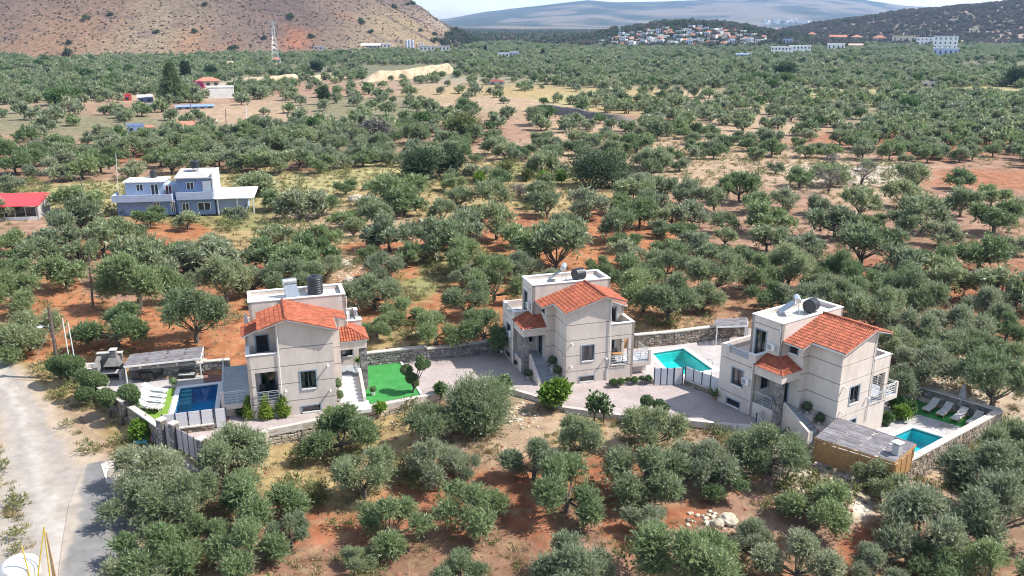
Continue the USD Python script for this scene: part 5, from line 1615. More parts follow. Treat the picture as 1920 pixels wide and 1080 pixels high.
def balls(name, label, cat, base_px, lobes, lm=L_topi, z=0.0, trunk_r=0.12, seed=3, group=None, dens=900):
    """a cloud-pruned tree: clipped balls (photo x, y, width) on a gnarled forked trunk"""
    r = np.random.default_rng(seed)
    b = g(*base_px, z)
    t = thing(name, label, cat, (*b, z), 0, group)
    D = math.hypot(math.hypot(*b), CAM_H - z)
    fx = np.array([b[1], -b[0]]) / math.hypot(*b)           # sideways, as seen from the drone
    s = MB()
    fork = None
    P = []
    for (px, py, w) in lobes:
        d = ray(px, py)
        k = np.hypot(*b) / np.hypot(d[0], d[1]) * r.uniform(0.993, 1.007)
        P.append((np.array([d[0] * k - b[0], d[1] * k - b[1], CAM_H + d[2] * k - z]), 0.86 * w / FPX * D / 2))
    low = min(p[2] for p, _ in P)
    f = np.array([np.mean([p[0] for p, _ in P]) * 0.35, np.mean([p[1] for p, _ in P]) * 0.35, max(0.35, low * 0.5)])
    s.tube([(0, 0, -0.4), (f[0] * 0.2 + 0.05, f[1] * 0.2, f[2] * 0.45), tuple(f)], [trunk_r * 1.5, trunk_r * 1.1, trunk_r * 0.9], 7)
    for p, R in P:
        m = f + (p - f) * 0.5 + r.normal(size=3) * 0.08
        s.tube([tuple(f - (0, 0, 0.08)), tuple(m), tuple(p)], [trunk_r * 0.75, trunk_r * 0.55, trunk_r * 0.3], 6)
    obj('trunk', s, bark, t)
    for p, R in P:
        n = int(1.8 * dens * (R / 0.6) ** 1.5) + 160
        d = unit(r.normal(size=(n, 3)))
        sq = np.array([1, 1, 0.82])
        bump = 1 + 0.10 * (meshkit.fbm(d * 3 + seed, 3, seed) - 0.5) * 2
        Q = p + d * sq * (R * (0.72 + 0.26 * r.random(n)) * bump)[:, None]
        m = MB().blob(tuple(p), R * 0.72, seed, 0.12, 2, 0.82)
        N = unit(d + 0.5 * r.normal(size=(n, 3)))
        m.add(*leaves(Q, unit(d * 0.6 + r.normal(size=(n, 3)) * 0.7), 0.17, 0.075, r, N))
        obj('clipped_ball', m, lm, t)
    return t


balls('cloud_tree', 'cloud-pruned tree with flat topped tufts below the wooden lamp pole', 'topiary tree', (126, 724), [(104, 683, 34), (121, 677, 30), (143, 681, 34), (128, 692, 34), (113, 694, 26)], z=-0.3, seed=31, trunk_r=0.2)
balls('cloud_tree', 'cloud-pruned tree of overlapping tufts beside the pale planter by the oven', 'topiary tree', (182, 748), [(156, 703, 30), (174, 712, 40), (188, 714, 30), (166, 722, 26)], z=-0.4, seed=32, trunk_r=0.16)
balls('cloud_tree', 'single clipped ball on a bent trunk at the roadside, lowest on the dirt', 'topiary tree', (172, 760), [(157, 739, 33), (166, 735, 20)], z=-0.4, seed=33, trunk_r=0.12)
balls('cloud_tree', 'wide clipped ball leaning over the road wall, left of the loungers', 'topiary tree', (206, 782), [(196, 742, 34), (206, 747, 34), (200, 752, 26)], z=-0.5, seed=34, trunk_r=0.14)
balls('cloud_tree', 'cloud-pruned tree with one large and one small ball nearest the loungers', 'topiary tree', (226, 797), [(240, 735, 38), (250, 741, 26), (247, 757, 27)], z=-0.5, seed=35, trunk_r=0.19)
balls('cloud_tree', 'cloud-pruned tree standing alone at the corner of the green lawn', 'topiary tree', (773, 736), [(790, 684, 26), (799, 682, 18), (762, 693, 26), (772, 709, 26), (779, 718, 15), (788, 673, 16)], z=0.04, seed=36, trunk_r=0.09)
balls('cloud_tree', 'small cloud-pruned tree at the outer kerb of the paved court', 'topiary tree', (1226, 790), [(1213, 751, 27), (1236, 759, 27), (1208, 764, 15), (1248, 764, 16)], z=0.0, seed=37, trunk_r=0.08)
pot = MB().lathe([(0.0, 0), (0.13, 0), (0.19, 0.34), (0.2, 0.36), (0.16, 0.36), (0.15, 0.3), (0, 0.3)], n=12)


def potted(label, q, z, R=0.28, lm=L_topi, pm=potgrey, kind='ball', seed=1, name='potted_plant', group=None):
    r = np.random.default_rng(seed)
    t = thing(name, label, 'potted plant', (*q, z), 0, group)
    obj('pot', pot, pm, t)
    if kind == 'ball':
        n = 260
        d = unit(r.normal(size=(n, 3)))
        m = MB().blob((0, 0, 0.36 + R * 0.8), R * 0.85, seed, 0.1, 1)
        m.add(*leaves(np.array([0, 0, 0.36 + R * 0.8]) + d * R * 0.92, unit(d + 0.7 * r.normal(size=(n, 3))), 0.13, 0.06, r, unit(d + 0.4 * r.normal(size=(n, 3)))))
    else:
        n = 46
        a = r.random(n) * 6.28
        e = r.uniform(0.15, 1.2, n)
        d = np.stack([np.cos(a) * np.cos(e), np.sin(a) * np.cos(e), np.sin(e)], 1)
        m = MB().add(*leaves(np.tile([0, 0, 0.33], (n, 1)), d, R * 2.2, 0.09, r))
    obj('plant', m, lm, t)
    return t


potted('clipped ball in a pale pot on the edge of the left pool, beside the patio', g(326, 727), 0.05, 0.36, seed=41)
potted('spiky agave in a terracotta pot at the foot of the right villa', g(1340, 748), 0.02, 0.5, L_green, terracotta, 'spiky', 42)
potted('dark potted shrub at the foot of the stone wall behind the middle villa', g(941, 661), 0.02, 0.4, L_dark, white_p, seed=43)
potted('small pot by the rain pipe of the middle villa', g(969, 689), 0.02, 0.22, L_dark, potgrey, seed=44)
potted('bushy pot at the foot of the middle villa\'s stone pillar', g(991, 711), 0.02, 0.36, L_dark, potgrey, seed=45)
for V, lab, zz in ((V2, 'middle', 1.0), (V3, 'right', 1.0)):
    q = V.world(-0.33, 2.1)
    potted(f'upper round bush on the planter beside the {lab} villa\'s steps', q, 0.75 * V.sc, 0.42, L_dark, potgrey, seed=46)
    q = V.world(-0.33, 1.0)
    potted(f'lower round bush on the planter beside the {lab} villa\'s steps', q, 0.35 * V.sc, 0.42, L_dark, potgrey, seed=47)
for k, (x, y, zz) in enumerate(((-0.3, 2.2, 0.75), (-0.3, 1.55, 0.75), (-0.3, 0.95, 0.35), (-0.3, 0.5, 0.35))):
    potted(f'pot with trailing green {("at the top of", "second from the top of", "third from the top of", "at the foot of")[k]} the white steps, on the wall side', V1.world(x, y), zz * V1.sc, 0.24, L_topi, white_p, 'ball', 48 + k)
potted('pot with a yellow-green plant at the foot of the first villa\'s stone pillar', V1.world(-2.75, 1.6), 0.04, 0.26, L_green, white_p, seed=53)
potted('hanging green plant in the first villa\'s porch', V1.world(-2.0, 3.5), 2.2, 0.3, L_lime, potgrey, 'spiky', 54)
for k, (px, py) in enumerate(((704, 676.5), (733, 673))):
    q = g(px, py, 0.05)
    t = thing('planter_box', f'white planter box with a yellowish ball on the lawn, {("nearer the villa", "nearer the kerb")[k]}', 'planter', (*q, 0.04), 0.2, 'planters by the lawn wall')
    obj('box', MB().obox((0, 0, 0), (0.85, 0.42, 0.32)), white_p, t)
    r = np.random.default_rng(60 + k)
    d = unit(r.normal(size=(300, 3)))
    obj('plant', MB().blob((0, 0, 0.48), 0.24, 2, 0.1, 2).add(*leaves(np.array([0, 0, 0.48]) + d * 0.25, unit(d + r.normal(size=(300, 3)) * 0.6), 0.1, 0.04, r, d)), L_weed, t)
for k, (px, py) in enumerate(((1150, 716), (1164.5, 714.5), (1178, 713), (1190, 711.5), (1203.5, 710.5), (1215.5, 709))):
    balls('box_ball', f'clipped green ball, {("leftmost", "second from the left", "third from the left", "fourth from the left", "fifth from the left", "rightmost")[k]} of the six on the low stone planter', 'topiary ball',
          (px, py + 1.5), [(px, py, 13.5)], L_green, z=0.42, trunk_r=0.03, seed=70 + k, group='clipped balls on the stone planter', dens=500)
stone_wall('planter_wall', gp([(455, 781), (542, 772)]), -0.1, 0.3, 0.5, 'low stone border under the golden conifers', mat=stone_m, seed=22, cap=False)
L_gold = leafmat('golden_conifer_leaf', [(0, (0.12, 0.19, 0.02)), (0.6, (0.21, 0.3, 0.035)), (1, (0.33, 0.4, 0.07))], trans=0.25)
for k, (px, py) in enumerate(((469.5, 762), (500.5, 762), (530.5, 758.5))):
    leafy('conifer', f'golden green conical conifer, {("leftmost", "middle", "rightmost")[k]} of the three before the first villa', 'conifer', px, py, 27, 42, L_gold, z=0.02, seed=80 + k, shape='cone', n=1900, per=6, L=0.13, W=0.06, group='golden conifers before the left villa')
for k, (px, py) in enumerate(((485, 768), (516, 766), (452, 772))):
    leafy('shrub', f'dark low shrub {("between the left and middle golden conifers", "between the middle and right golden conifers", "in the shade under the left villa terrace")[k]}', 'shrub', px, py, 20, 16, L_dark, z=0.02, seed=84 + k, n=300, L=0.13)
leafy('lime_tree', 'bright lime green tree growing at the kerb before the middle villa', 'tree', 1039, 737, 56, 52, L_lime, z=-0.1, seed=90, n=1100, per=6, L=0.3, W=0.2, stem=0.06)
for k, (px, py, bx, by) in enumerate(((1101, 755, 1114, 790), (1132, 758, 1131, 793))):
    b = g(bx, by, -0.3)
    leafy('young_fruit_tree', f'thin young tree with few big leaves outside the kerb, {("left", "right")[k]} of the pair', 'tree', px, py, 34, 62, L_topi, z=-0.3, seed=92 + k, n=110, per=4, L=0.36, W=0.2, stem=0.035, base=b)
leafy('shrub', 'glossy green shrub at the corner of the shaded court', 'shrub', 942, 722, 36, 24, L_green, z=-0.1, seed=95, n=240, per=5, L=0.34, W=0.2)
leafy('shrub', 'yellow-green shrub growing on top of the limestone wall', 'shrub', 627, 781, 38, 26, L_lime, z=-0.6, seed=96, n=420, L=0.22, W=0.1)
leafy('shrub', 'small bright shrub against the limestone wall under the lawn', 'shrub', 714, 764, 20, 18, L_lime, z=-0.5, seed=97, n=260, L=0.2, W=0.1)
leafy('shrub', 'feathery palm-like shrub at the edge of the court, left of the huge bush', 'shrub', 826, 731, 24, 30, L_green, z=-0.4, seed=98, n=260, L=0.34, W=0.08)
leafy('large_bush', 'huge grey-green bush hanging over the corner of the paved court', 'bush', 896, 764, 130, 92, L_olive, z=-1.0, seed=99, n=5200, per=9, L=0.24, W=0.06, stem=0.14)
leafy('fig_bush', 'bright fig bush outside the road wall, above the blue bin', 'bush', 271, 808, 40, 28, L_lime, z=-0.6, seed=100, n=600, L=0.3, W=0.2)
for k, (px, py, w, h, lm, lab) in enumerate(((1661, 786, 24, 18, L_green, 'round shrub at the near end of the yard bed, by the right villa\'s base'), (1690, 775, 30, 22, L_lime, 'yellowish leafy shrub in the middle of the yard bed'),
                                             (1702, 764, 26, 22, L_green, 'green shrub at the turf end of the yard bed'), (1680, 760, 24, 20, L_green, 'shrub against the right villa\'s corner balcony'))):
    leafy('yard_shrub', lab, 'shrub', px, py, w, h, lm, z=LOW + 0.02, seed=110 + k, n=420, L=0.22, W=0.12)
leafy('broom_bush', 'yellow flowering broom beside the orange clearing', 'bush', 1282, 868, 46, 40, L_weed, z=None, seed=115, n=900, L=0.2, W=0.04, base=g(1282, 886, -1.5))
leafy('broom_bush', 'low yellow-green bush in the shade right of the round bright olive', 'bush', 590, 930, 60, 30, L_weed, z=None, seed=116, n=700, L=0.2, W=0.05, base=g(590, 946, -1.8))
for k, (px, py, w, lm, lab) in enumerate(((900, 334, 24, L_lime, 'bright green sapling at the left end of the dry clearing'), (928, 330, 15, L_lime, 'smallest bright sapling of the dry clearing'), (947, 318, 32, L_weed, 'yellowing bush at the back of the dry clearing'),
                                          (988, 330, 22, L_weed, 'low yellow bush in the middle of the dry clearing'), (1020, 335, 26, L_lime, 'bright green sapling at the right end of the dry clearing'), (1053, 334, 24, L_lime, 'bright sapling beside the big dark bush'))):
    leafy('sapling', lab, 'sapling', px, py, w, w * 0.9, lm, z=1.0, seed=120 + k, n=300, L=0.45, W=0.25)
for k, (px, py, w, h, lm, lab) in enumerate(((790, 313, 78, 56, L_dark, 'dark rounded carob tree by the end of the yellow field'), (846, 310, 48, 46, L_dark, 'dark upright carob tree beside the dry clearing'), (1127, 325, 116, 50, L_dark, 'massive dark green carob beyond the dry clearing'),
                                             (868, 245, 76, 44, L_weed, 'big yellowish bush where the valley narrows'), (700, 252, 60, 30, L_bare, 'grey leafless thicket left of the yellowish bush'), (1470, 136, 34, 24, L_dark, 'dark pine alone in the far grove below the white flats'),
                                             (1908, 150, 44, 26, L_dark, 'dark trees at the picture\'s edge in the far grove'), (110, 186, 48, 22, L_green, 'brighter green tree in the far left grove'), (595, 126, 22, 18, L_dark, 'dark tree beside a tiny white house below the hill'),
                                             (395, 138, 22, 20, L_dark, 'dark tree behind the orange roofed house'), (1103, 115, 14, 14, L_dark, 'round dark tree in the far middle grove'), (480, 350, 60, 34, L_olive, 'spreading tree right of the blue house\'s lean-to'))):
    zz = ground_z(*hit(px, py + h * 0.5))
    q = hit(px, py + h * 0.5)
    sc = math.hypot(*q)
    leafy('bushy_tree', lab, 'tree', px, py, w, h, lm, z=zz, seed=130 + k, n=1500 if sc < 260 else 700, per=5, L=0.2 + sc * 0.0016, W=0.1 + sc * 0.0009, stem=0.15, base=q)
for k, (px, py, w) in enumerate(((1553, 352, 70), (1613, 338, 60), (973, 360, 40), (1560, 300, 30))):
    q = hit(px, py + 10)
    leafy('bare_tree', ('leafless spreading tree on the pale slope, larger of the pair', 'leafless tree on the pale slope, upper of the pair', 'leafless grey tree below the dry clearing', 'small leafless tree far up the pale slope')[k], 'bare tree', px, py, w, w * 0.6, L_bare, z=ground_z(*q), seed=150 + k,
          n=330, per=5, L=0.5, W=0.05, stem=0.14, base=q)


def cypress(label, px, py_base, w, h, lm=L_dark, name='cypress', cols=1, seed=1):
    r = np.random.default_rng(seed)
    q = hit(px, py_base)
    D = math.hypot(*q)
    W_, H_ = w / FPX * D, h / FPX * D
    t = thing(name, label, 'cypress' if name == 'cypress' else 'conifer tree', (*q, ground_z(*q)))
    obj('trunk', MB().tube([(0, 0, -0.5), (0, 0, H_ * 0.3), (0, 0, H_ * 0.9)], [0.3, 0.22, 0.05], 6), bark, t)
    m = MB()
    if name == 'cypress':
        for c in range(cols):
            n = 90
            u = r.random(n)
            a = r.random(n) * 6.28
            prof = W_ / 2 / cols ** 0.6 * np.clip(np.sin(np.pi * (0.12 + 0.86 * u)) ** 0.6, 0.1, 1)
            off = (c - (cols - 1) / 2) * W_ * 0.5
            C = np.stack([off + prof * 0.55 * np.cos(a), prof * 0.55 * np.sin(a), H_ * (0.1 + 0.86 * u)], 1)
            m.add(*clumps_to_leaves(C, prof * 0.5 + 0.1, 700, 4, 1.1, 0.4, r, up=1.3, spray=0.9))
    else:
        for lv in range(11):
            z = H_ * (0.14 + 0.8 * lv / 10)
            rad = W_ / 2 * (1 - lv / 11.5) ** 0.9
            for j in range(9):
                a = 6.283 * j / 9 + lv * 0.7 + r.normal() * 0.12
                e = rad * r.uniform(0.75, 1.08)
                for s_ in np.linspace(0.2, 1, 5):
                    m.add(*clumps_to_leaves(np.array([[e * s_ * math.cos(a), e * s_ * math.sin(a), z - e * s_ * 0.14]]), np.array([0.34 + 0.3 * e * 0.25]), 14, 4, 0.8, 0.25, r, up=0.3, spray=0.7, squash=0.45))
    obj('crown', m, lm, t)


cypress('pair of dark cypress columns standing close together behind the orange roofed house', 350, 153, 13, 34, cols=2, seed=1)
cypress('lone dark cypress in the far grove', 608, 196, 15, 30, seed=2)
cypress('large tiered pine beside the far white wall', 326, 192, 52, 66, lm=L_topi, name='pine_tree', seed=3)
cypress('small cypress on the far plain by the white shed', 910, 101, 5, 14, seed=4)
cypress('small cypress near the middle of the far plain', 1018, 108, 5, 14, seed=5)
leafy('bougainvillea', 'pink bougainvillea below the orange roofed house', 'shrub', 371, 164, 24, 8, L_pink, z=ground_z(*hit(371, 168)), seed=160, n=300, L=1.0, W=0.5, base=hit(371, 168))

# ------------------------------------------------------------------ left villa: pergola, kitchen, loungers
def pergola(name, label, C, z, post_h, rm, frame, posts=(0, 1, 2, 3), slats=46, slope=0.0, cat='pergola', along_first=True, zs=None):
    """flat slatted roof over corners C (front left, back left, back right, front right)"""
    C = [np.array(c, float) for c in C]
    zs = zs or [z] * 4
    t = thing(name, label, cat)
    fr = MB()
    for a, b in ((0, 1), (1, 2), (2, 3), (3, 0)):
        fr.bar((*C[a], zs[a] - 0.09), (*C[b], zs[b] - 0.09), 0.1, 0.16)
    obj('frame', fr, frame, t)
    for i in posts:
        obj('post', MB().obox((*(C[i] * 0.97 + sum(C) / 4 * 0.03), zs[i] - post_h), (0.11, 0.11, post_h - 0.15), math.atan2(*(C[3] - C[0])[::-1])), frame, t)
    st, ra = MB(), MB()
    r = np.random.default_rng(len(label))
    for k in range(slats):
        f0, f1 = (k + 0.08) / slats, (k + 0.92) / slats
        a0, b0 = C[0] + (C[1] - C[0]) * f0, C[3] + (C[2] - C[3]) * f0
        a1, b1 = C[0] + (C[1] - C[0]) * f1, C[3] + (C[2] - C[3]) * f1
        za0, zb0 = zs[0] + (zs[1] - zs[0]) * f0, zs[3] + (zs[2] - zs[3]) * f0
        za1, zb1 = zs[0] + (zs[1] - zs[0]) * f1, zs[3] + (zs[2] - zs[3]) * f1
        n = 4
        for j in range(n):
            u0, u1 = max(0, j / n + (r.random() - 0.5) * 0.12 * (j > 0)), min(1, (j + 1) / n + 0.003)
            w = r.normal() * 0.006
            P = lambda a, b, za, zb, u: (*(a + (b - a) * u), za + (zb - za) * u + 0.02 + w)
            st.hexa([P(a0, b0, za0, zb0, u0), P(a0, b0, za0, zb0, u1), P(a1, b1, za1, zb1, u1), P(a1, b1, za1, zb1, u0)][::1],
                    [tuple(np.array(P(a0, b0, za0, zb0, u0)) + (0, 0, 0.03)), tuple(np.array(P(a0, b0, za0, zb0, u1)) + (0, 0, 0.03)), tuple(np.array(P(a1, b1, za1, zb1, u1)) + (0, 0, 0.03)), tuple(np.array(P(a1, b1, za1, zb1, u0)) + (0, 0, 0.03))])
    obj('roof_slats', st, rm, t, kind='stuff')
    for k in range(1, 5):
        f = k / 5
        a, b = C[0] + (C[3] - C[0]) * f, C[1] + (C[2] - C[1]) * f
        obj('rafter', MB().bar((*a, zs[0] + (zs[3] - zs[0]) * f - 0.03), (*b, zs[1] + (zs[2] - zs[1]) * f - 0.03), 0.06, 0.09), frame, t)
    return t


pergola('pergola', 'white framed pergola with a grey slatted roof over the outdoor kitchen of the left villa', [tuple(g(232, 686.5, 2.05)), tuple(g(245, 665, 2.15)), tuple(g(381, 650, 2.15)), tuple(g(376, 671, 2.05))], 2.05, 2.05, greywood, white_p, slats=34, zs=[2.05, 2.15, 2.15, 2.05])
pergola('pergola', 'small grey pergola roof behind the right villa\'s terrace', [tuple(g(1344, 612, 2.2)), tuple(g(1341, 598, 2.3)), tuple(g(1400, 594, 2.3)), tuple(g(1402, 610, 2.2))], 2.2, 2.3, greywood, white_p, slats=20)
pergola('pergola', 'wide weathered slatted roof in front of the right villa, over the pool yard', PERG3, 1.2, 2.5, greywood, wood, slats=44, zs=[1.2, 1.3, 1.25, 1.12])
q = g(1681, 851, 1.2)
ch = thing('chimney', 'squat stone chimney with a slab cap rising through the weathered slatted roof', 'chimney', (*q, 1.1), 0.6)
obj('shaft', MB().obox((0, 0, -0.3), (0.55, 0.55, 1.25)), concrete, ch)
obj('cap', MB().obox((0, 0, 1.05), (0.72, 0.72, 0.08)), white_p, ch)
for k in range(4):
    obj('leg', MB().obox((0.2 * (-1) ** k, 0.2 * (-1) ** (k // 2), 0.95), (0.09, 0.09, 0.1)), concrete, ch)
o = g(207, 716)
ov = thing('outdoor_oven', 'stone outdoor oven with sloping hood left of the white pergola', 'outdoor oven', (*o, 0.02), 0.12)
obj('side_wall', MB().hexa([(-1.3, -0.3, 0), (-0.9, -0.3, 0), (-0.9, 1.5, 0), (-1.3, 1.5, 0)], [(-1.3, -0.3, 1.6), (-0.9, -0.3, 1.6), (-0.9, 1.5, 2.5), (-1.3, 1.5, 2.5)]), stone_m, ov)
obj('back_wall', MB().box(-0.9, 1.1, 0, 1.0, 1.5, 2.45), stone_m, ov)
obj('wall_cap', MB().box(-1.35, 1.05, 2.46, 1.05, 1.55, 2.54), coping, ov)
obj('hearth', MB().box(-0.9, 0.1, 0.75, 1.0, 1.1, 0.85).box(-0.9, 0.2, 0, -0.7, 1.1, 0.75).box(0.8, 0.2, 0, 1.0, 1.1, 0.75), concrete, ov)
obj('hood', MB().hexa([(-0.5, 0.1, 1.5), (1.0, 0.1, 1.5), (1.0, 1.1, 1.5), (-0.5, 1.1, 1.5)], [(0.0, 0.6, 2.3), (0.75, 0.6, 2.3), (0.75, 1.1, 2.3), (0.0, 1.1, 2.3)]), stone_m, ov)
obj('chimney', MB().box(0.1, 0.55, 2.3, 0.65, 1.1, 2.9), stone_m, ov)
obj('chimney_cap', MB().box(0.05, 0.5, 2.98, 0.7, 1.15, 3.04), white_p, ov)
obj('firebox', MB().box(-0.66, 1.0, 0.05, 0.78, 1.09, 1.45), black_pl, ov)
pc = thing('planter_wall', 'pale curved planter with a rounded cap between the cloud trees and the oven', 'planter', (*g(168, 700), 0), 0.1)
pm = MB()
an = np.linspace(0.2, 5.2, 22)
for a, b in zip(an[:-1], an[1:]):
    pm.hexa([(1.3 * math.cos(a), 0.9 * math.sin(a), -0.3), (1.3 * math.cos(b), 0.9 * math.sin(b), -0.3), (0.95 * math.cos(b), 0.6 * math.sin(b), -0.3), (0.95 * math.cos(a), 0.6 * math.sin(a), -0.3)][::-1],
            [(1.3 * math.cos(a), 0.9 * math.sin(a), 0.75), (1.3 * math.cos(b), 0.9 * math.sin(b), 0.75), (0.95 * math.cos(b), 0.6 * math.sin(b), 0.75), (0.95 * math.cos(a), 0.6 * math.sin(a), 0.75)][::-1])
obj('rim', pm, white_w, pc)
k0, k1 = g(297, 697.5), g(389, 690.5)
ct = thing('kitchen_counter', 'long pale counter along the back of the outdoor kitchen', 'counter')
obj('counter_top', MB().bar((*k0, 0.9), (*k1, 0.9), 0.7, 0.07), coping, ct)
obj('base', MB().bar((*k0, 0.43), (*k1, 0.43), 0.55, 0.82), stone_m, ct)
obj('sink', MB().obox((*(k0 * 0.45 + k1 * 0.55), 0.93), (0.5, 0.4, 0.22)), white_p, ct)


def chair_proto():
    c = stage.CreateClassPrim('/garden_chair')
    c.SetTypeName('Xform')
    p = '/garden_chair'
    obj('seat', MB().box(-0.26, -0.25, 0.42, 0.26, 0.25, 0.48), rattan, p)
    obj('backrest', MB().hexa([(-0.26, 0.21, 0.48), (0.26, 0.21, 0.48), (0.26, 0.26, 0.48), (-0.26, 0.26, 0.48)], [(-0.24, 0.33, 0.95), (0.24, 0.33, 0.95), (0.24, 0.37, 0.95), (-0.24, 0.37, 0.95)]), rattan, p)
    for x in (-0.23, 0.23):
        for y in (-0.22, 0.22):
            obj('leg', MB().box(x - 0.02, y - 0.02, 0, x + 0.02, y + 0.02, 0.42), rattan, p)
        obj('armrest', MB().box(x - 0.03, -0.24, 0.64, x + 0.03, 0.24, 0.67), rattan, p)
    return c.GetPath()


CH = chair_proto()
tq = g(277, 709)
tb = thing('dining_table', 'dark dining table under the white pergola', 'table', (*tq, 0.02), 0.12)
obj('table_top', MB().box(-0.95, -0.5, 0.7, 0.95, 0.5, 0.75), rattan, tb)
for x in (-0.85, 0.85):
    for y in (-0.42, 0.42):
        obj('leg', MB().box(x - 0.04, y - 0.04, 0, x + 0.04, y + 0.04, 0.7), rattan, tb)
for k, (x, y, a) in enumerate(((-0.55, -0.75, math.pi), (0.1, -0.8, math.pi + 0.1), (0.7, -0.75, math.pi - 0.1), (-0.5, 0.75, 0), (0.45, 0.75, 0), (1.25, 0.05, -math.pi / 2))):
    dup(CH, 'garden_chair', f'dark garden chair {("at the near left", "at the near middle", "at the near right", "at the far left", "at the far right", "at the pool end")[k]} of the table under the white pergola', 'chair', (tq[0] + x, tq[1] + y, 0.02), a, 'chairs at the table under the pergola')
bq = g(351, 708)
be = thing('garden_sofa', 'low dark sofa under the pool end of the white pergola', 'sofa', (*bq, 0.02), 0.12)
obj('base', MB().box(-0.8, -0.35, 0.05, 0.8, 0.35, 0.35), rattan, be)
obj('backrest', MB().box(-0.8, 0.2, 0.35, 0.8, 0.35, 0.7), rattan, be)
obj('cushion', MB().box(-0.74, -0.33, 0.35, 0.74, 0.19, 0.42), potgrey, be)
gq = g(402, 697)
gr = thing('barbecue_grill', 'dark barbecue grill in the shade beside the left pool terrace', 'barbecue', (*gq, 0.03), 0.3)
obj('bowl', MB().lathe([(0.0, 0.62), (0.2, 0.66), (0.32, 0.8), (0.33, 0.88), (0.28, 1.0), (0.14, 1.08), (0, 1.1)], n=14), black_pl, gr)
for k in range(3):
    obj('leg', MB().tube([(0.2 * math.cos(k * 2.1), 0.2 * math.sin(k * 2.1), 0.7), (0.33 * math.cos(k * 2.1), 0.33 * math.sin(k * 2.1), 0)], 0.02, 5), steel, gr)
obj('shelf', MB().box(-0.75, -0.2, 0.78, -0.34, 0.2, 0.82), white_p, gr)


def lounger_proto(name, frame, pad, towel=None):
    c = stage.CreateClassPrim('/' + name)
    c.SetTypeName('Xform')
    p = '/' + name
    obj('frame', MB().box(-0.98, -0.33, 0.24, 1.0, -0.28, 0.31).box(-0.98, 0.28, 0.24, 1.0, 0.33, 0.31).box(-0.98, -0.28, 0.24, -0.93, 0.28, 0.31).box(0.95, -0.28, 0.24, 1.0, 0.28, 0.31), frame, p)
    for x in (-0.8, 0.85):
        for y in (-0.28, 0.28):
            obj('leg', MB().box(x - 0.03, y - 0.03, 0, x + 0.03, y + 0.03, 0.24), frame, p)
    obj('mattress', MB().box(-0.3, -0.31, 0.31, 1.02, 0.31, 0.41), pad, p)
    a = math.radians(27)
    ca, sa = math.cos(a), math.sin(a)
    T = lambda u, w: (-0.31 - u * ca - w * sa, 0.33 + u * sa + w * ca - 0.01)
    q = [T(0, 0), T(0.86, 0), T(0.86, 0.09), T(0, 0.09)]
    v = [(x, -0.31, z) for x, z in q] + [(x, 0.31, z) for x, z in q]
    obj('backrest', MB().add(v, [[0, 1, 2, 3], [4, 7, 6, 5], [0, 4, 5, 1], [1, 5, 6, 2], [2, 6, 7, 3], [3, 7, 4, 0]]), pad, p)
    obj('towel', MB().box(0.45, -0.17, 0.41, 0.78, 0.2, 0.46), towel or potgrey, p)
    return c.GetPath()


LA = lounger_proto('white_lounger', white_p, cush)
LB = lounger_proto('wooden_lounger', wood, cush)
for k, (x0, y0, x1, y1) in enumerate(((267, 729.5, 316, 734.5), (264, 739.5, 313, 744.5), (261.5, 749.5, 310, 754), (259.5, 760, 305, 763.5))):
    a, b = g(x0, y0, 0.35), g(x1, y1, 0.35)
    a[1] -= 0.0
    dup(LA, 'sun_lounger', f'white sun lounger on the left pool terrace, {("farthest from the road fence", "second from the pergola", "third from the pergola", "nearest the pale panel fence")[k]}', 'sun lounger', (*((a + b) / 2), 0.03), math.atan2(b[1] - a[1], b[0] - a[0]), 'white loungers by the left pool', 1.13)
for k, (fx, fy, hx, hy) in enumerate(((1736, 768, 1754, 756), (1761.5, 777, 1780, 763), (1788.5, 786.5, 1808, 772), (1816, 795, 1838, 779))):
    a, b = g(hx, hy, LOW + 0.4), g(fx, fy, LOW + 0.4)
    dup(LB, 'sun_lounger', f'wooden sun lounger with white pad in the right yard, {("farthest from the outer pool wall", "second from the hanging chair", "third from the hanging chair", "nearest the outer pool wall")[k]}', 'sun lounger', (*((a + b) / 2), LOW + 0.03), math.atan2(b[1] - a[1], b[0] - a[0]), 'wooden loungers in the right yard', 1.08)
q = g(289, 776)
rk = thing('folding_rack', 'grey folding rack with rolled towels beside the lowest white lounger', 'towel rack', (*q, 0.02), -0.1)
obj('frame', MB().tube([(-0.7, -0.25, 0), (-0.6, 0.1, 0.85), (-0.5, 0.4, 0)], 0.02, 5).tube([(0.7, -0.25, 0), (0.6, 0.1, 0.85), (0.5, 0.4, 0)], 0.02, 5).tube([(-0.6, 0.1, 0.85), (0.6, 0.1, 0.85)], 0.02, 5), steel, rk)
for k in range(5):
    obj('towel', MB().bar((-0.55 + k * 0.25, -0.15, 0.55 + 0.05 * (k % 2)), (-0.45 + k * 0.25, 0.35, 0.5), 0.16, 0.14), potgrey if k % 2 else curtain, rk)
q = g(1800, 771.5, LOW)
um = thing('parasol', 'folded grey parasol standing behind the wooden loungers', 'parasol', (*q, LOW + 0.03))
obj('pole', MB().tube([(0, 0, 0), (0, 0, 2.75)], 0.035, 8), greywood, um)
obj('base', MB().lathe([(0, 0), (0.4, 0), (0.38, 0.09), (0.05, 0.12), (0, 0.12)], n=14), potgrey, um)
fo = MB()
for k in range(8):
    a = k * math.pi / 4
    fo.tube([(0.03 * math.cos(a), 0.03 * math.sin(a), 2.7), (0.16 * math.cos(a), 0.16 * math.sin(a), 2.1), (0.26 * math.cos(a), 0.26 * math.sin(a), 0.95), (0.22 * math.cos(a), 0.22 * math.sin(a), 0.7)], [0.05, 0.13, 0.16, 0.05], 6)
obj('folded_canopy', fo, M('parasol_cloth', (0.3, 0.295, 0.31), (0.22, 0.215, 0.23), 0.9, 5.0), um)
q = g(1706, 753, LOW)
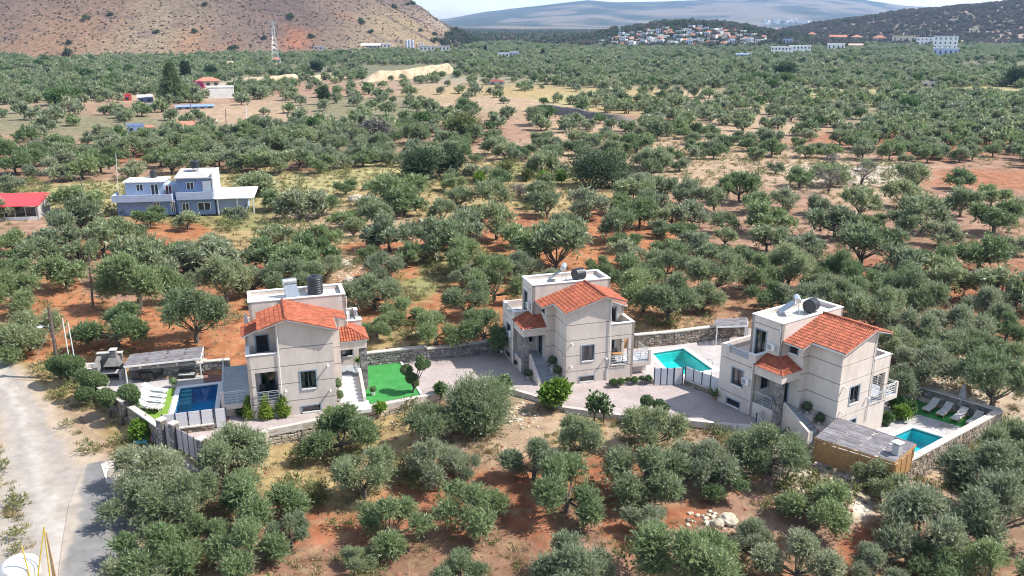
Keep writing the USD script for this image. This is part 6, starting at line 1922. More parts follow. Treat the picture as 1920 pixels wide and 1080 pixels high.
hc = thing('hanging_chair', 'egg-shaped hanging chair on a curved stand at the end of the turf', 'hanging chair', (*q, LOW + 0.03), -0.6)
an = np.linspace(-0.3, 2.6, 14)
obj('stand', MB().tube([(0.75 * math.cos(a) - 0.1, 0, 0.95 + 1.0 * math.sin(a)) for a in an] , 0.035, 6).tube([(0.62, -0.5, 0.03), (0.62, 0, 0.66)], 0.03, 5).tube([(0.62, 0.5, 0.03), (0.62, 0, 0.66)], 0.03, 5).tube([(-0.4, 0, 0.03), (0.62, 0, 0.03)], 0.03, 5), rattan, hc)
eg = MB()
for a in np.linspace(0, 2 * math.pi, 15)[:-1]:
    if math.cos(a + 1.2) > -0.72:
        eg.tube([(-0.15 + 0.42 * math.sin(t) * math.cos(a), 0.42 * math.sin(t) * math.sin(a), 1.0 - 0.6 * math.cos(t)) for t in np.linspace(0.1, 3.04, 9)], 0.018, 4)
for t in np.linspace(0.4, 2.8, 9):
    eg.tube([(-0.15 + 0.42 * math.sin(t) * math.cos(a), 0.42 * math.sin(t) * math.sin(a), 1.0 - 0.6 * math.cos(t)) for a in np.linspace(-2.0, 2.0, 12) - 1.2 + 0.0], 0.014, 4)
obj('basket', eg, potgrey, hc)
obj('cushion', MB().blob((-0.15, 0, 0.68), 0.33, 4, 0.1, 2, 0.5), cush, hc)
q = g(1333, 716)
sh = thing('outdoor_shower', 'thin steel outdoor shower beside the middle pool', 'shower', (*q, 0.03), 2.6)
obj('pipe', MB().tube([(0, 0, 0), (0, 0, 2.0), (0.08, 0, 2.2), (0.3, 0, 2.28), (0.45, 0, 2.2)], 0.03, 6), steel, sh)
obj('shower_head', MB().lathe([(0, 2.12), (0.1, 2.12), (0.1, 2.16), (0.02, 2.2)], (0.45, 0, 0), 10), steel, sh)
q = g(1735, 770, LOW)
obj('mat', MB().obox((*g(1775, 800, LOW), LOW + 0.012), (1.0, 0.7, 0.03), -0.6), M('door_mat', (0.3, 0.26, 0.22), None, 0.95), label='brown mat on the grey slabs beside the right pool', cat='mat')
# balcony table of the middle villa
q = V2.world(4.55, 0.85)
z0 = 1.13 * K
bt = thing('balcony_table', 'orange brown wooden table on the middle villa\'s balcony', 'table', (*q, z0), V2.th)
obj('table_top', MB().box(-0.75, -0.4, 0.7, 0.75, 0.4, 0.75), wood, bt)
for x in (-0.65, 0.65):
    for y in (-0.3, 0.3):
        obj('leg', MB().box(x - 0.03, y - 0.03, 0, x + 0.03, y + 0.03, 0.7), wood, bt)
for V, lab, ps in ((V2, 'middle', ((-0.5, 0.75, 0), (0.4, 0.75, 0))), (V1, 'left', ((-0.4, 0.5, 0), (0.5, 0.4, -1.2))), (V3, 'right', ((0.0, 0.2, 0.4),))):
    for k, (x, y, a) in enumerate(ps):
        q = V.world(4.55, 0.85)
        c, s_ = math.cos(V.th), math.sin(V.th)
        dup(CH, 'garden_chair', f'dark chair on the {lab} villa\'s balcony' + (', the one by the house wall' if k == 0 and len(ps) > 1 else ', the one by the open side' if k else ''), 'chair', (q[0] + x * c - y * s_, q[1] + x * s_ + y * c, 1.13 * V.sc), V.th + a)

# ------------------------------------------------------------------ roof tanks and water heaters
def heater(label, q, z, rot, tank=silver, panel_dir=1):
    t = thing('solar_heater', label, 'solar water heater', (*q, z), rot)
    obj('tank', MB(lambda v: np.stack([v[:, 2] - 0.65, v[:, 1], v[:, 0] + 1.45], 1)).lathe([(0, 0), (0.22, 0.0), (0.28, 0.05), (0.28, 1.25), (0.22, 1.3), (0, 1.3)], n=16), tank, t)
    fr = MB()
    for x in (-0.5, 0.5):
        fr.tube([(x, -0.25, 0), (x, -0.1, 1.2)], 0.02, 5).tube([(x, 0.3, 0), (x, 0.1, 1.2)], 0.02, 5).tube([(x, 0.3, 0.05), (x, -1.2, 0.05)], 0.02, 5).tube([(x, -0.25, 0.3), (x, 0.2, 0.9)], 0.015, 5)
    fr.tube([(-0.5, 0.3, 0.1), (0.5, 0.1, 1.1)], 0.015, 5).tube([(0.5, 0.3, 0.1), (-0.5, 0.1, 1.1)], 0.015, 5)
    obj('stand', fr, steel, t)
    p = [(-0.6, -1.45, 0.12), (0.6, -1.45, 0.12), (0.6, -0.2, 1.12), (-0.6, -0.2, 1.12)]
    up = np.array([0, -0.06, 0.07])
    obj('panel', MB().hexa(p, [tuple(np.array(a) + up) for a in p]), panel_m, t)
    return t


def water_tank(label, q, z, rot, upright=False, R=0.6, L=1.1):
    t = thing('water_tank', label, 'water tank', (*q, z), rot)
    prof = [(0, 0), (R * 0.8, 0.0), (R * 0.95, 0.06)]
    n = 7
    for k in range(n):
        z0 = 0.08 + (L - 0.16) * k / n
        prof += [(R, z0), (R, z0 + (L - 0.16) / n * 0.7), (R * 0.965, z0 + (L - 0.16) / n * 0.85)]
    prof += [(R * 0.97, L - 0.06), (R * 0.7, L + 0.07), (R * 0.3, L + 0.12), (R * 0.3, L + 0.2), (0, L + 0.2)]
    m = MB(None if upright else (lambda v: np.stack([v[:, 2] - L / 2, v[:, 1], v[:, 0] + R + 0.12], 1)))
    obj('barrel', m.lathe(prof, n=22), black_pl, t)
    if not upright:
        obj('cradle', MB().box(-0.35, -0.5, 0, -0.25, 0.5, 0.2).box(0.25, -0.5, 0, 0.35, 0.5, 0.2), steel, t)
    return t


for V, nm in ((V2, 'middle'), (V3, 'right')):
    heater(f'silver solar water heater on the {nm} villa\'s flat roof', V.world(1.75, 5.4), 6.8 * V.sc, -1.75)
    water_tank(f'black water barrel lying on the {nm} villa\'s flat roof', V.world(2.9, 5.0), 6.8 * V.sc, V.th + 0.25, R=0.62, L=1.15)
heater('solar panel heater on steel legs on the left villa\'s flat roof', V1.world(2.35, 5.6), 6.8 * V1.sc, V1.th + 0.15, tank=red_roof if False else steel)
water_tank('tall upright ribbed black tank on the left villa\'s flat roof', V1.world(0.55, 5.7), 6.8 * V1.sc, 0, True, R=0.72, L=1.65)

# ------------------------------------------------------------------ poles, bins, roadside
def pole(name, label, cat, base_px, top_px, z=None, r=0.13, mat=polewood, arm=False, lean=True):
    q = hit(*base_px) if z is None else g(*base_px, z)
    z0 = ground_z(*q) if z is None else z
    d = ray(*top_px)
    k = math.hypot(*q) / math.hypot(d[0], d[1])
    top = np.array([d[0] * k, d[1] * k, CAM_H + d[2] * k])
    t = thing(name, label, cat, (*q, z0))
    e = top - np.array([*q, z0])
    obj('pole', MB().tube([(0, 0, -0.5), tuple(e * 0.5), tuple(e)], [r * 1.15, r, r * 0.8], 9), mat, t)
    return t, e


t, e = pole('lamp_pole', 'wooden pole with a small white street lamp beside the road bend', 'lamp pole', (113, 712), (91, 575), z=-0.2, r=0.17)
a = e * 0.70
obj('lamp_arm', MB().tube([tuple(a), tuple(a + (-0.35, 0, 0.25)), tuple(a + (-0.9, 0, 0.25))], 0.03, 6), steel, t)
obj('lamp_head', MB().add(*[(lambda v, f: (v, f))(*MB().blob((0, 0, 0), 1, 1, 0, 2).arrays())][0]) if False else MB().blob(tuple(a + (-1.1, 0, 0.22)), 0.3, 1, 0.0, 2, 0.35), white_p, t)
obj('stay_wire', MB().tube([tuple(e * 0.75), (-2.6, -2.2, 0)], 0.012, 4), steel, t)
pole('flag_pole', 'taller left pole of the white pair behind the first cloud tree', 'pole', (136, 712), (117, 597), z=0.0, r=0.05, mat=white_p)
pole('flag_pole', 'shorter right pole of the white pair behind the first cloud tree', 'pole', (146, 708), (127.5, 605), z=0.0, r=0.05, mat=white_p)
pole('telegraph_pole', 'thin dark telegraph pole among the olives behind the road', 'telegraph pole', (174, 575), (166.5, 478), r=0.12)
pole('telegraph_pole', 'telegraph pole beside the blue house', 'telegraph pole', (163, 395), (150, 330), r=0.13)
pole('radio_mast', 'thin white mast at the left corner of the blue house', 'mast', (222, 372), (217, 287), r=0.05, mat=white_p)
for k, (bx, by, tx, ty) in enumerate(((462, 222, 462, 198), (424, 232, 423, 204), (497, 238, 496, 222), (357, 205, 357, 180))):
    pole('telegraph_pole', f'distant thin pole {("beside the bare earth mound", "left of the bare earth mound", "beside the pale roof slab", "behind the long blue roof")[k]}', 'telegraph pole', (bx, by), (tx, ty), r=0.13, mat=white_p if k in (0, 2) else polewood)
q = g(296, 826, -0.5)
bn = thing('bin', 'blue waste bin at the foot of the road wall', 'bin', (*q, -0.62), 0.3)
obj('body', MB().hexa([(-0.24, -0.24, 0), (0.24, -0.24, 0), (0.24, 0.24, 0), (-0.24, 0.24, 0)], [(-0.31, -0.31, 0.9), (0.31, -0.31, 0.9), (0.31, 0.31, 0.9), (-0.31, 0.31, 0.9)]), blue_pl, bn)
obj('lid', MB().obox((0, 0, 0.9), (0.66, 0.66, 0.07)), blue_pl, bn)
q = g(286.5, 826, -0.5)
sk = thing('sack', 'pinkish sack standing beside the blue bin', 'sack', (*q, -0.62))
obj('body', MB().lathe([(0, 0), (0.22, 0.02), (0.26, 0.2), (0.18, 0.45), (0.06, 0.6), (0.05, 0.66), (0, 0.66)], n=12), pink_pl, sk)
q = g(266, 829, -0.5)
cr = thing('crate', 'teal crate of bottles on the ground by the fig bush', 'crate', (*q, -0.6), 0.05)
obj('box', MB().obox((0, 0, 0), (1.0, 0.45, 0.05)).obox((0, -0.22, 0.05), (1.0, 0.03, 0.3)).obox((0, 0.22, 0.05), (1.0, 0.03, 0.3)).obox((-0.485, 0, 0.05), (0.03, 0.41, 0.3)).obox((0.485, 0, 0.05), (0.03, 0.41, 0.3)), teal_pl, cr)
for k in range(5):
    obj('bottle', MB().lathe([(0, 0.05), (0.06, 0.05), (0.06, 0.3), (0.02, 0.38), (0, 0.4)], (-0.36 + 0.18 * k, 0.0, 0), 8), white_p if k % 2 else teal_pl, cr)
q = g(40, 1078, -0.6)
wt = thing('white_tank', 'white domed plastic tank at the lower left corner', 'tank', (*q, -0.7))
obj('shell', MB().lathe([(0, 0), (1.05, 0), (1.15, 0.1), (1.15, 0.75), (1.05, 1.0), (0.75, 1.22), (0.35, 1.33), (0, 1.35)], n=30), white_p, wt, smooth=40)
tp = thing('tripod_frame', 'yellow pole frame with a tan board standing beside the white tank', 'frame', (*g(93, 1079, -0.6), -0.7))
o2 = g(93, 1079, -0.6)


def rel(px, py):
    d = ray(px, py)
    k = math.hypot(*o2) / math.hypot(d[0], d[1])
    return np.array([d[0] * k - o2[0], d[1] * k - o2[1], CAM_H + d[2] * k + 0.7])


tp0 = rel(82, 987)
obj('mast', MB().tube([(0.0, 0, -0.1), tuple(tp0)], [0.05, 0.035], 7), yellow_p, tp)
obj('board', MB().hexa([(0.12, 0.05, -0.1), (0.36, 0.05, -0.1), (0.36, 0.1, -0.1), (0.12, 0.1, -0.1)], [tuple(tp0 * 0.9 + (0.04, 0.05, 0)), tuple(tp0 * 0.9 + (0.09, 0.05, -0.1)), tuple(tp0 * 0.9 + (0.09, 0.1, -0.1)), tuple(tp0 * 0.9 + (0.04, 0.1, 0))]), tan_w, tp)
l2 = rel(64, 1062)
obj('brace', MB().tube([(l2[0], l2[1], -0.1), tuple(tp0 - (0.02, 0, 0.15))], [0.05, 0.04], 6), yellow_p, tp)
l3 = rel(47, 1056)
obj('stake', MB().tube([(l3[0] + 0.15, l3[1], -0.1), tuple(rel(41, 1024))], [0.05, 0.04], 6), yellow_p, tp)
# ------------------------------------------------------------------ the blue house and the far buildings
BH = thing('blue_house', 'blue two storey farmhouse with white lean-to beside the yellow field', 'house', (*g(222, 405, 1.0), 0.9), math.radians(9))


def bx(name, mat, *boxes, parent=None, **kw):
    m = MB()
    for b in boxes:
        m.box(*b)
    return obj(name, m, mat, parent or BH, **kw)


bx('wall', blue_wall, (0, 0, 0, 9.6, 6, 2.6), (10.2, -0.6, 0, 16.4, 6, 2.9), (9.6, 0.4, 0, 10.2, 6, 2.6))
bx('balcony_parapet', pale_blue, (-0.5, -0.9, 2.6, 9.4, -0.7, 3.8), (-0.5, -0.7, 2.6, 9.4, 6, 2.8), (-0.5, -0.7, 2.8, -0.3, 3, 3.8), (9.2, -0.7, 2.8, 9.4, 1.4, 3.8))
bx('balcony_parapet', pale_blue, (10.3, -1.7, 2.9, 16.4, -1.5, 4.2), (10.3, -1.5, 2.9, 16.4, -0.6, 3.1))
bx('upper_wall', pale_blue, (1.3, 1.6, 2.8, 7.7, 6, 5.6), (7.7, 2.2, 2.8, 10.0, 6, 5.0))
bx('roof', white_w, (1.0, 1.2, 5.6, 8.0, 6.2, 5.78))
bx('upper_wall', blue_wall, (10.2, 0.2, 2.9, 16.2, 6, 6.3))
bx('end_wall', white_w, (16.2, -0.2, 2.9, 16.45, 6.4, 7.2))
rf = MB().hexa([(9.9, -0.4, 6.32), (16.2, -0.4, 6.32), (16.2, 6.4, 6.95), (9.9, 6.4, 6.95)], [(9.9, -0.4, 6.5), (16.2, -0.4, 6.5), (16.2, 6.4, 7.15), (9.9, 6.4, 7.15)])
obj('roof', rf, concrete, BH)
lt = MB().hexa([(16.5, -1.2, 2.75), (23.2, -1.2, 2.75), (23.2, 5.5, 3.5), (16.5, 5.5, 3.5)], [(16.5, -1.2, 2.9), (23.2, -1.2, 2.9), (23.2, 5.5, 3.65), (16.5, 5.5, 3.65)])
obj('lean_to_roof', lt, white_w, BH)
bx('lean_to_wall', pale_blue, (16.5, 0.2, 0, 21.5, 5, 2.8))
for x in (16.9, 20.2, 22.9):
    bx('post', white_w, (x, -1.0, 0, x + 0.2, -0.8, 2.8))
for nm, m_, b in (('window', darkpane, (3.2, 1.54, 4.2, 4.2, 1.6, 5.2)), ('door', darkpane, (5.6, 1.54, 3.0, 6.7, 1.6, 5.2)), ('door', M('maroon_door', (0.12, 0.03, 0.04), None, 0.6), (7.9, 2.14, 2.9, 8.8, 2.2, 4.8)),
                  ('window', darkpane, (11.9, 0.14, 4.5, 13.0, 0.2, 5.6)), ('shutter', white_w, (14.6, 0.14, 4.0, 15.9, 0.2, 5.7)), ('window', darkpane, (6.1, -0.06, 0.9, 7.0, 0, 2.2)), ('window', darkpane, (9.0, -0.06, 0.5, 9.5, 0, 2.3)),
                  ('door', darkpane, (11.0, -0.66, 0, 12.0, -0.6, 2.1)), ('window', darkpane, (13.6, -0.66, 0.9, 15.6, -0.6, 2.1))):
    w = bx(nm, m_, b)
    fr = MB()
    x0, y0, z0, x1, y1, z1 = b
    for c in ((x0 - 0.1, y0 - 0.03, z0 - 0.1, x0, y1, z1 + 0.1), (x1, y0 - 0.03, z0 - 0.1, x1 + 0.1, y1, z1 + 0.1), (x0, y0 - 0.03, z1, x1, y1, z1 + 0.1), ((x0 + x1) / 2 - 0.06, y0 - 0.03, z0, (x0 + x1) / 2 + 0.06, y0 - 0.002, z1)):
        fr.box(*c)
    obj('frame', fr, white_w, w)
c9, s9 = math.cos(math.radians(9)), math.sin(math.radians(9))
bh0 = g(222, 405, 1.0)
bw = lambda x, y: (bh0[0] + x * c9 - y * s9, bh0[1] + x * s9 + y * c9)
t = water_tank('black water tank on a steel stand on the blue house\'s upper roof', bw(12.8, 4.2), 8.4, 0.2, True, 0.75, 1.2)
obj('stand', MB().tube([(-0.5, -0.5, -1.5), (-0.4, -0.4, 0)], 0.05, 5).tube([(0.5, -0.5, -1.5), (0.4, -0.4, 0)], 0.05, 5).tube([(-0.5, 0.5, -1.5), (-0.4, 0.4, 0)], 0.05, 5).tube([(0.5, 0.5, -1.5), (0.4, 0.4, 0)], 0.05, 5).tube([(-0.5, -0.5, -1.4), (0.4, -0.4, -0.1)], 0.03, 4), steel, t)
water_tank('small black tank behind the blue house\'s left roof', bw(5.3, 5.4), 6.7, 0, True, 0.6, 1.2)
rs = thing('red_shed', 'open shed with a bright red sheet roof at the left picture edge', 'shed', (*g(-8, 414, 1.0), 0.9), math.radians(8))
obj('roof', MB().hexa([(-2, -0.8, 2.55), (7.4, -0.8, 2.55), (7.4, 5.5, 3.7), (-2, 5.5, 3.7)], [(-2, -0.8, 2.65), (7.4, -0.8, 2.65), (7.4, 5.5, 3.8), (-2, 5.5, 3.8)]), red_roof, rs)
obj('end_wall', MB().hexa([(6.9, -0.3, 0), (7.1, -0.3, 0), (7.1, 5.2, 0), (6.9, 5.2, 0)], [(6.9, -0.3, 2.6), (7.1, -0.3, 2.6), (7.1, 5.2, 3.6), (6.9, 5.2, 3.6)]), concrete, rs)
obj('back_wall', MB().box(-2, 5.0, 0, 6.9, 5.2, 1.3), concrete, rs)
obj('low_wall', MB().box(-2, -0.3, 0, 6.9, -0.1, 0.7), white_w, rs)
for k in range(6):
    obj('post', MB().box(-1.8 + 1.7 * k, -0.28, 0.7, -1.7 + 1.7 * k, -0.18, 2.55), steel, rs)


def far_house(name, label, cat, px, py, w, h, wall, roof='flat', rm=None, depth=0.8, wins=2, floors=1, rot=0.0, group=None, proto=None):
    """px, py: middle of the foot line in the photograph; w, h in photo pixels"""
    q = hit(px, py)
    D = math.hypot(math.hypot(*q), CAM_H)
    W_, H_ = w / FPX * D, h / FPX * D
    z = float(surf(np.array(q[0]), np.array(q[1])))
    t = thing(name, label, cat, (*q, z - 0.3), rot - math.atan2(q[0], q[1]), group)
    house_parts(pathof(t), W_, W_ * depth, H_, wall, roof, rm, wins, floors)
    return t


def house_parts(p, W_, Dp, H_, wall, roof='flat', rm=None, wins=2, floors=1):
    rh = 0.0 if roof == 'flat' else min(H_ * 0.36, Dp * 0.3)
    hw = H_ - rh
    obj('wall', MB().box(-W_ / 2, 0, -2.5, W_ / 2, Dp, hw), wall, p)
    e = 0.04 * W_
    if roof == 'flat':
        m = MB()
        m.box(-W_ / 2 - e * 0.3, -e * 0.3, hw, W_ / 2 + e * 0.3, e * 0.5, hw + 0.5).box(-W_ / 2 - e * 0.3, Dp - e * 0.5, hw, W_ / 2 + e * 0.3, Dp + e * 0.3, hw + 0.5)
        m.box(-W_ / 2 - e * 0.3, e * 0.5, hw, -W_ / 2 + e * 0.5, Dp - e * 0.5, hw + 0.5).box(W_ / 2 - e * 0.5, e * 0.5, hw, W_ / 2 + e * 0.3, Dp - e * 0.5, hw + 0.5)
        obj('roof_edge', m, rm or wall, p)
    elif roof == 'gable':
        obj('roof', MB().add([(-W_ / 2 - e, -e, hw), (W_ / 2 + e, -e, hw), (W_ / 2 + e, Dp + e, hw), (-W_ / 2 - e, Dp + e, hw), (-W_ / 2 - e, Dp / 2, hw + rh), (W_ / 2 + e, Dp / 2, hw + rh)],
                             [[0, 1, 5], [0, 5, 4], [2, 3, 4], [2, 4, 5], [1, 2, 5], [3, 0, 4], [0, 3, 2], [0, 2, 1]]), rm, p)
    else:
        i = min(W_, Dp) * 0.45
        obj('roof', MB().add([(-W_ / 2 - e, -e, hw), (W_ / 2 + e, -e, hw), (W_ / 2 + e, Dp + e, hw), (-W_ / 2 - e, Dp + e, hw), (-W_ / 2 + i, Dp / 2, hw + rh), (W_ / 2 - i, Dp / 2, hw + rh)],
                             [[0, 1, 5], [0, 5, 4], [2, 3, 4], [2, 4, 5], [1, 2, 5], [3, 0, 4], [0, 3, 2], [0, 2, 1]]), rm, p)
    for f in range(floors):
        for k in range(wins):
            x = -W_ / 2 + W_ * (k + 0.5) / wins
            ww, wh = min(W_ / wins * 0.42, 1.6), hw / floors * 0.48
            z0 = hw * f / floors + hw / floors * 0.26
            obj('window', MB().box(x - ww / 2, -0.12, z0, x + ww / 2, 0.02, z0 + wh), darkpane, p)
    obj('door', MB().box(W_ * 0.5 - 0.001, Dp * 0.4, 0, W_ * 0.5 + 0.1, Dp * 0.4 + 1.0, min(2.1, hw * 0.8)), darkpane, p)


ot = M('far_orange_tile', (0.40, 0.17, 0.11), (0.34, 0.14, 0.09), 0.85, 0.6)
for a in (('house', 'low house with a wide orange tiled roof behind the big far pine', 'house', 391, 163, 38, 17, cream_w, 'hip', ot, 0.7, 3),
          ('house', 'plain white box of a building below the orange roofed house', 'building', 415, 184, 44, 19, white_w, 'flat', None, 0.5, 0),
          ('shed', 'small dark red shed left of the tiered pine', 'shed', 239, 189, 13, 10, red_roof, 'flat', None, 0.8, 1),
          ('shed', 'blue sheet shed with a pale roof left of the tiered pine', 'shed', 273, 191, 24, 13, blue_wall, 'gable', concrete, 0.8, 2),
          ('shed', 'small blue grey hut below the blue sheet shed', 'shed', 287, 206, 14, 10, blue_wall, 'flat', concrete, 0.8, 1),
          ('shed', 'long low blue roofed shed below the white building', 'shed', 366, 204, 60, 8, pale_blue, 'gable', blue_wall, 0.3, 5),
          ('house', 'blue walled house beside an orange lean-to among the left olives', 'house', 255, 248, 26, 12, blue_wall, 'flat', None, 0.7, 2),
          ('shed', 'orange roofed lean-to beside the blue walled house among the olives', 'shed', 276, 243, 20, 8, cream_w, 'gable', ot, 0.6, 1),
          ('house', 'low house with patched orange roofs and a black tank among the left olives', 'house', 353, 245, 40, 17, white_w, 'gable', ot, 0.6, 3),
          ('shed', 'low red roofed shed right of the patched orange roofs', 'shed', 441, 243, 24, 6, concrete, 'gable', red_roof, 0.6, 2),
          ('house', 'flat grey roofed house with a small tank stand in the left olives', 'house', 516, 243, 48, 9, white_w, 'flat', concrete, 0.6, 4),
          ('house', 'tiny white house with a pink roof at the foot of the pylon', 'house', 519, 118, 14, 10, white_w, 'hip', ot, 0.8, 2),
          ('shed', 'low white shed at the hill foot, left of the pair', 'shed', 401, 121, 14, 5, white_w, 'gable', pink_w, 0.6, 2), ('shed', 'low white shed at the hill foot, right of the pair', 'shed', 436, 121, 17, 6, white_w, 'gable', pink_w, 0.6, 2),
          ('shed', 'tiny white hut beside a dark tree in the far grove', 'shed', 601, 134, 12, 7, white_w, 'flat', None, 0.8, 1),
          ('pavilion', 'dark red tiled pavilion alone in the middle of the grove', 'pavilion', 931, 159, 28, 10, concrete, 'hip', M('maroon_tile', (0.2, 0.06, 0.05), None, 0.9), 0.8, 2),
          ('warehouse', 'white and blue warehouse at the edge of the far plain, left block', 'warehouse', 944, 107, 20, 8, white_w, 'flat', pale_blue, 0.6, 3), ('warehouse', 'white and blue warehouse at the edge of the far plain, right block', 'warehouse', 964, 106, 17, 8, pale_blue, 'flat', white_w, 0.6, 3),
          ('factory_shed', 'long pale factory shed left of the silos', 'factory building', 695, 91, 34, 8, concrete, 'gable', white_w, 0.5, 5), ('factory_shed', 'white factory shed just left of the silos', 'factory building', 722, 90, 20, 7, white_w, 'flat', None, 0.6, 3),
          ('factory_shed', 'long low factory hall right of the silos', 'factory building', 815, 95, 54, 8, white_w, 'flat', concrete, 0.3, 8), ('factory_shed', 'small cream factory block above the low hall', 'factory building', 857, 88, 12, 6, cream_w, 'flat', None, 0.8, 2),
          ('factory_shed', 'small grey works hut at the foot of the hill, left of the sheds', 'factory building', 597, 93, 18, 5, concrete, 'flat', None, 0.6, 2),
          ('flats', 'long white terrace of flats with many dark windows, left wing', 'apartment building', 1464, 102, 34, 13, white_w, 'flat', None, 0.4, 6, 2), ('flats', 'long white terrace of flats with many dark windows, right wing', 'apartment building', 1499, 100, 36, 13, white_w, 'flat', None, 0.4, 6, 2),
          ('flats', 'taller white block rising behind the terrace of flats', 'apartment building', 1476, 88, 16, 13, pale_blue, 'flat', None, 0.6, 3, 2),
          ('house', 'white house with three dark arches right of the terrace of flats', 'house', 1567, 93, 28, 10, white_w, 'flat', None, 0.6, 4), ('house', 'low cream house with a pink roof right of the arched house', 'house', 1604, 90, 22, 7, cream_w, 'gable', pink_w, 0.6, 3),
          ('house', 'pinkish house at the left end of the row under the scrub hill', 'house', 1522, 71, 14, 9, pink_w, 'hip', ot, 0.8, 2), ('house', 'long pink house in the row under the scrub hill', 'house', 1571, 76, 26, 9, pink_w, 'gable', ot, 0.6, 4),
          ('house', 'pale house with terracotta roof in the middle of the row under the hill', 'house', 1606, 77, 18, 9, cream_w, 'hip', ot, 0.8, 3), ('house', 'house with the strongest red roof under the scrub hill', 'house', 1648, 79, 20, 10, pink_w, 'hip', ot, 0.8, 3),
          ('house', 'wide cream building with a retaining terrace under the hill', 'house', 1694, 80, 36, 10, cream_w, 'flat', None, 0.5, 4), ('flats', 'bright white apartment block with tiers of balconies, left part', 'apartment building', 1736, 84, 30, 11, white_w, 'flat', None, 0.5, 5, 2),
          ('flats', 'bright white apartment block with tiers of balconies, tall right part', 'apartment building', 1771, 92, 36, 20, white_w, 'flat', pale_blue, 0.5, 5, 3), ('house', 'pale blue house below the white apartment block', 'house', 1772, 106, 38, 13, pale_blue, 'flat', white_w, 0.5, 5, 1),
          ('house', 'lone pale house higher on the scrub hill at the right', 'house', 1825, 64, 14, 8, cream_w, 'flat', None, 0.8, 2), ('house', 'small white house left of the village foot with a pink roof', 'house', 1110, 80, 10, 8, white_w, 'hip', ot, 0.8, 2),
          ('house', 'white house on the wooded slope left of the village', 'house', 1172, 54, 10, 6, white_w, 'flat', None, 0.8, 2), ('house', 'pale house on the village crest among dark trees', 'house', 1227, 49, 10, 7, pale_blue, 'flat', None, 0.8, 2),
          ('shed', 'long low blue roofed yard building below the village\'s right end', 'shed', 1395, 106, 26, 6, pale_blue, 'gable', blue_wall, 0.4, 4), ('house', 'tiny house in a bare yard on the right side of the grove', 'house', 1742, 163, 22, 8, cream_w, 'flat', concrete, 0.6, 2)):
    far_house(*a)
for k, (px, w, h) in enumerate(((763, 4.5, 15), (768, 4.5, 15), (774, 4.5, 14), (788, 4, 10), (792.5, 4, 10))):
    q = hit(px, 91)
    D = math.hypot(*q)
    r_, h_ = w / FPX * D / 2, h / FPX * D
    t = thing('silo', f'pale grey factory silo, {("first", "second", "third", "fourth and shorter", "fifth and shorter")[k]} from the left', 'silo', (*q, float(surf(np.array(q[0]), np.array(q[1])))))
    obj('drum', MB().lathe([(0, -1), (r_, -1), (r_, h_ * 0.9), (r_ * 0.5, h_), (0, h_)], n=14), pale_blue if k < 3 else concrete, t)
    obj('ladder', MB().box(-0.3, -r_ - 0.2, 0, 0.3, -r_, h_ * 0.9), steel, t)
# the village
VP = []
for k, (w, d, h, wm, rf_, rm) in enumerate(((8, 7, 6.0, white_w, 'flat', None), (10, 7, 5.0, white_w, 'flat', concrete), (7, 7, 7.0, cream_w, 'hip', ot), (9, 7, 6.5, white_w, 'hip', ot), (6.5, 6, 7.5, M('pale_grey_blue', (0.5, 0.53, 0.58), None, 0.9), 'flat', None), (9, 8, 6.5, pink_w, 'gable', ot))):
    c = stage.CreateClassPrim(f'/village_house_{k}')
    c.SetTypeName('Xform')
    house_parts(f'/village_house_{k}', w, d, h, wm, rf_, rm, 3 if w > 7 else 2, 2)
    VP.append(c.GetPath())
VL = ['boxy white flat roofed house in the hillside village', 'long low white house in the hillside village', 'cream village house with an orange hip roof', 'white village house with an orange hip roof', 'narrow pale blue house in the hillside village', 'pinkish village house with an orange gable roof']
VG = ['boxy white houses of the village', 'long white houses of the village', 'cream orange roofed houses of the village', 'white orange roofed houses of the village', 'narrow pale blue houses of the village', 'pink gabled houses of the village']
rv = np.random.default_rng(404)
spots = []
tries = 0
while len(spots) < 128 and tries < 6000:
    tries += 1
    px = rv.triangular(1120, 1290, 1450)
    top = np.interp(px, [1120, 1180, 1260, 1330, 1400, 1450], [82, 66, 58, 58, 68, 76])
    py = top + (89 - top) * rv.random() ** 0.75
    q = hit(px, py)
    if all((q[0] - a) ** 2 + ((q[1] - b) / 2) ** 2 > 62 for a, b in spots):
        spots.append((q[0], q[1]))
        k = int(rv.choice(6, p=[0.38, 0.26, 0.06, 0.1, 0.14, 0.06]))
        z = float(surf(np.array(q[0]), np.array(q[1])))
        dup(VP[k], 'village_house', VL[k], 'house', (*q, z), rv.normal() * 0.5 - 0.2, VG[k], rv.uniform(0.8, 1.15))
for k in range(26):        # hamlet far up the valley on the mountain side
    px, py = rv.uniform(1435, 1520), rv.uniform(38, 46)
    q = hit(px, py)
    dup(VP[int(rv.integers(2))], 'hamlet_house', 'tiny white house of the hamlet on the far mountain side', 'house', (*q, float(surf(np.array(q[0]), np.array(q[1])))), rv.normal() * 0.5, 'houses of the far mountain hamlet', rv.uniform(1.6, 2.4))


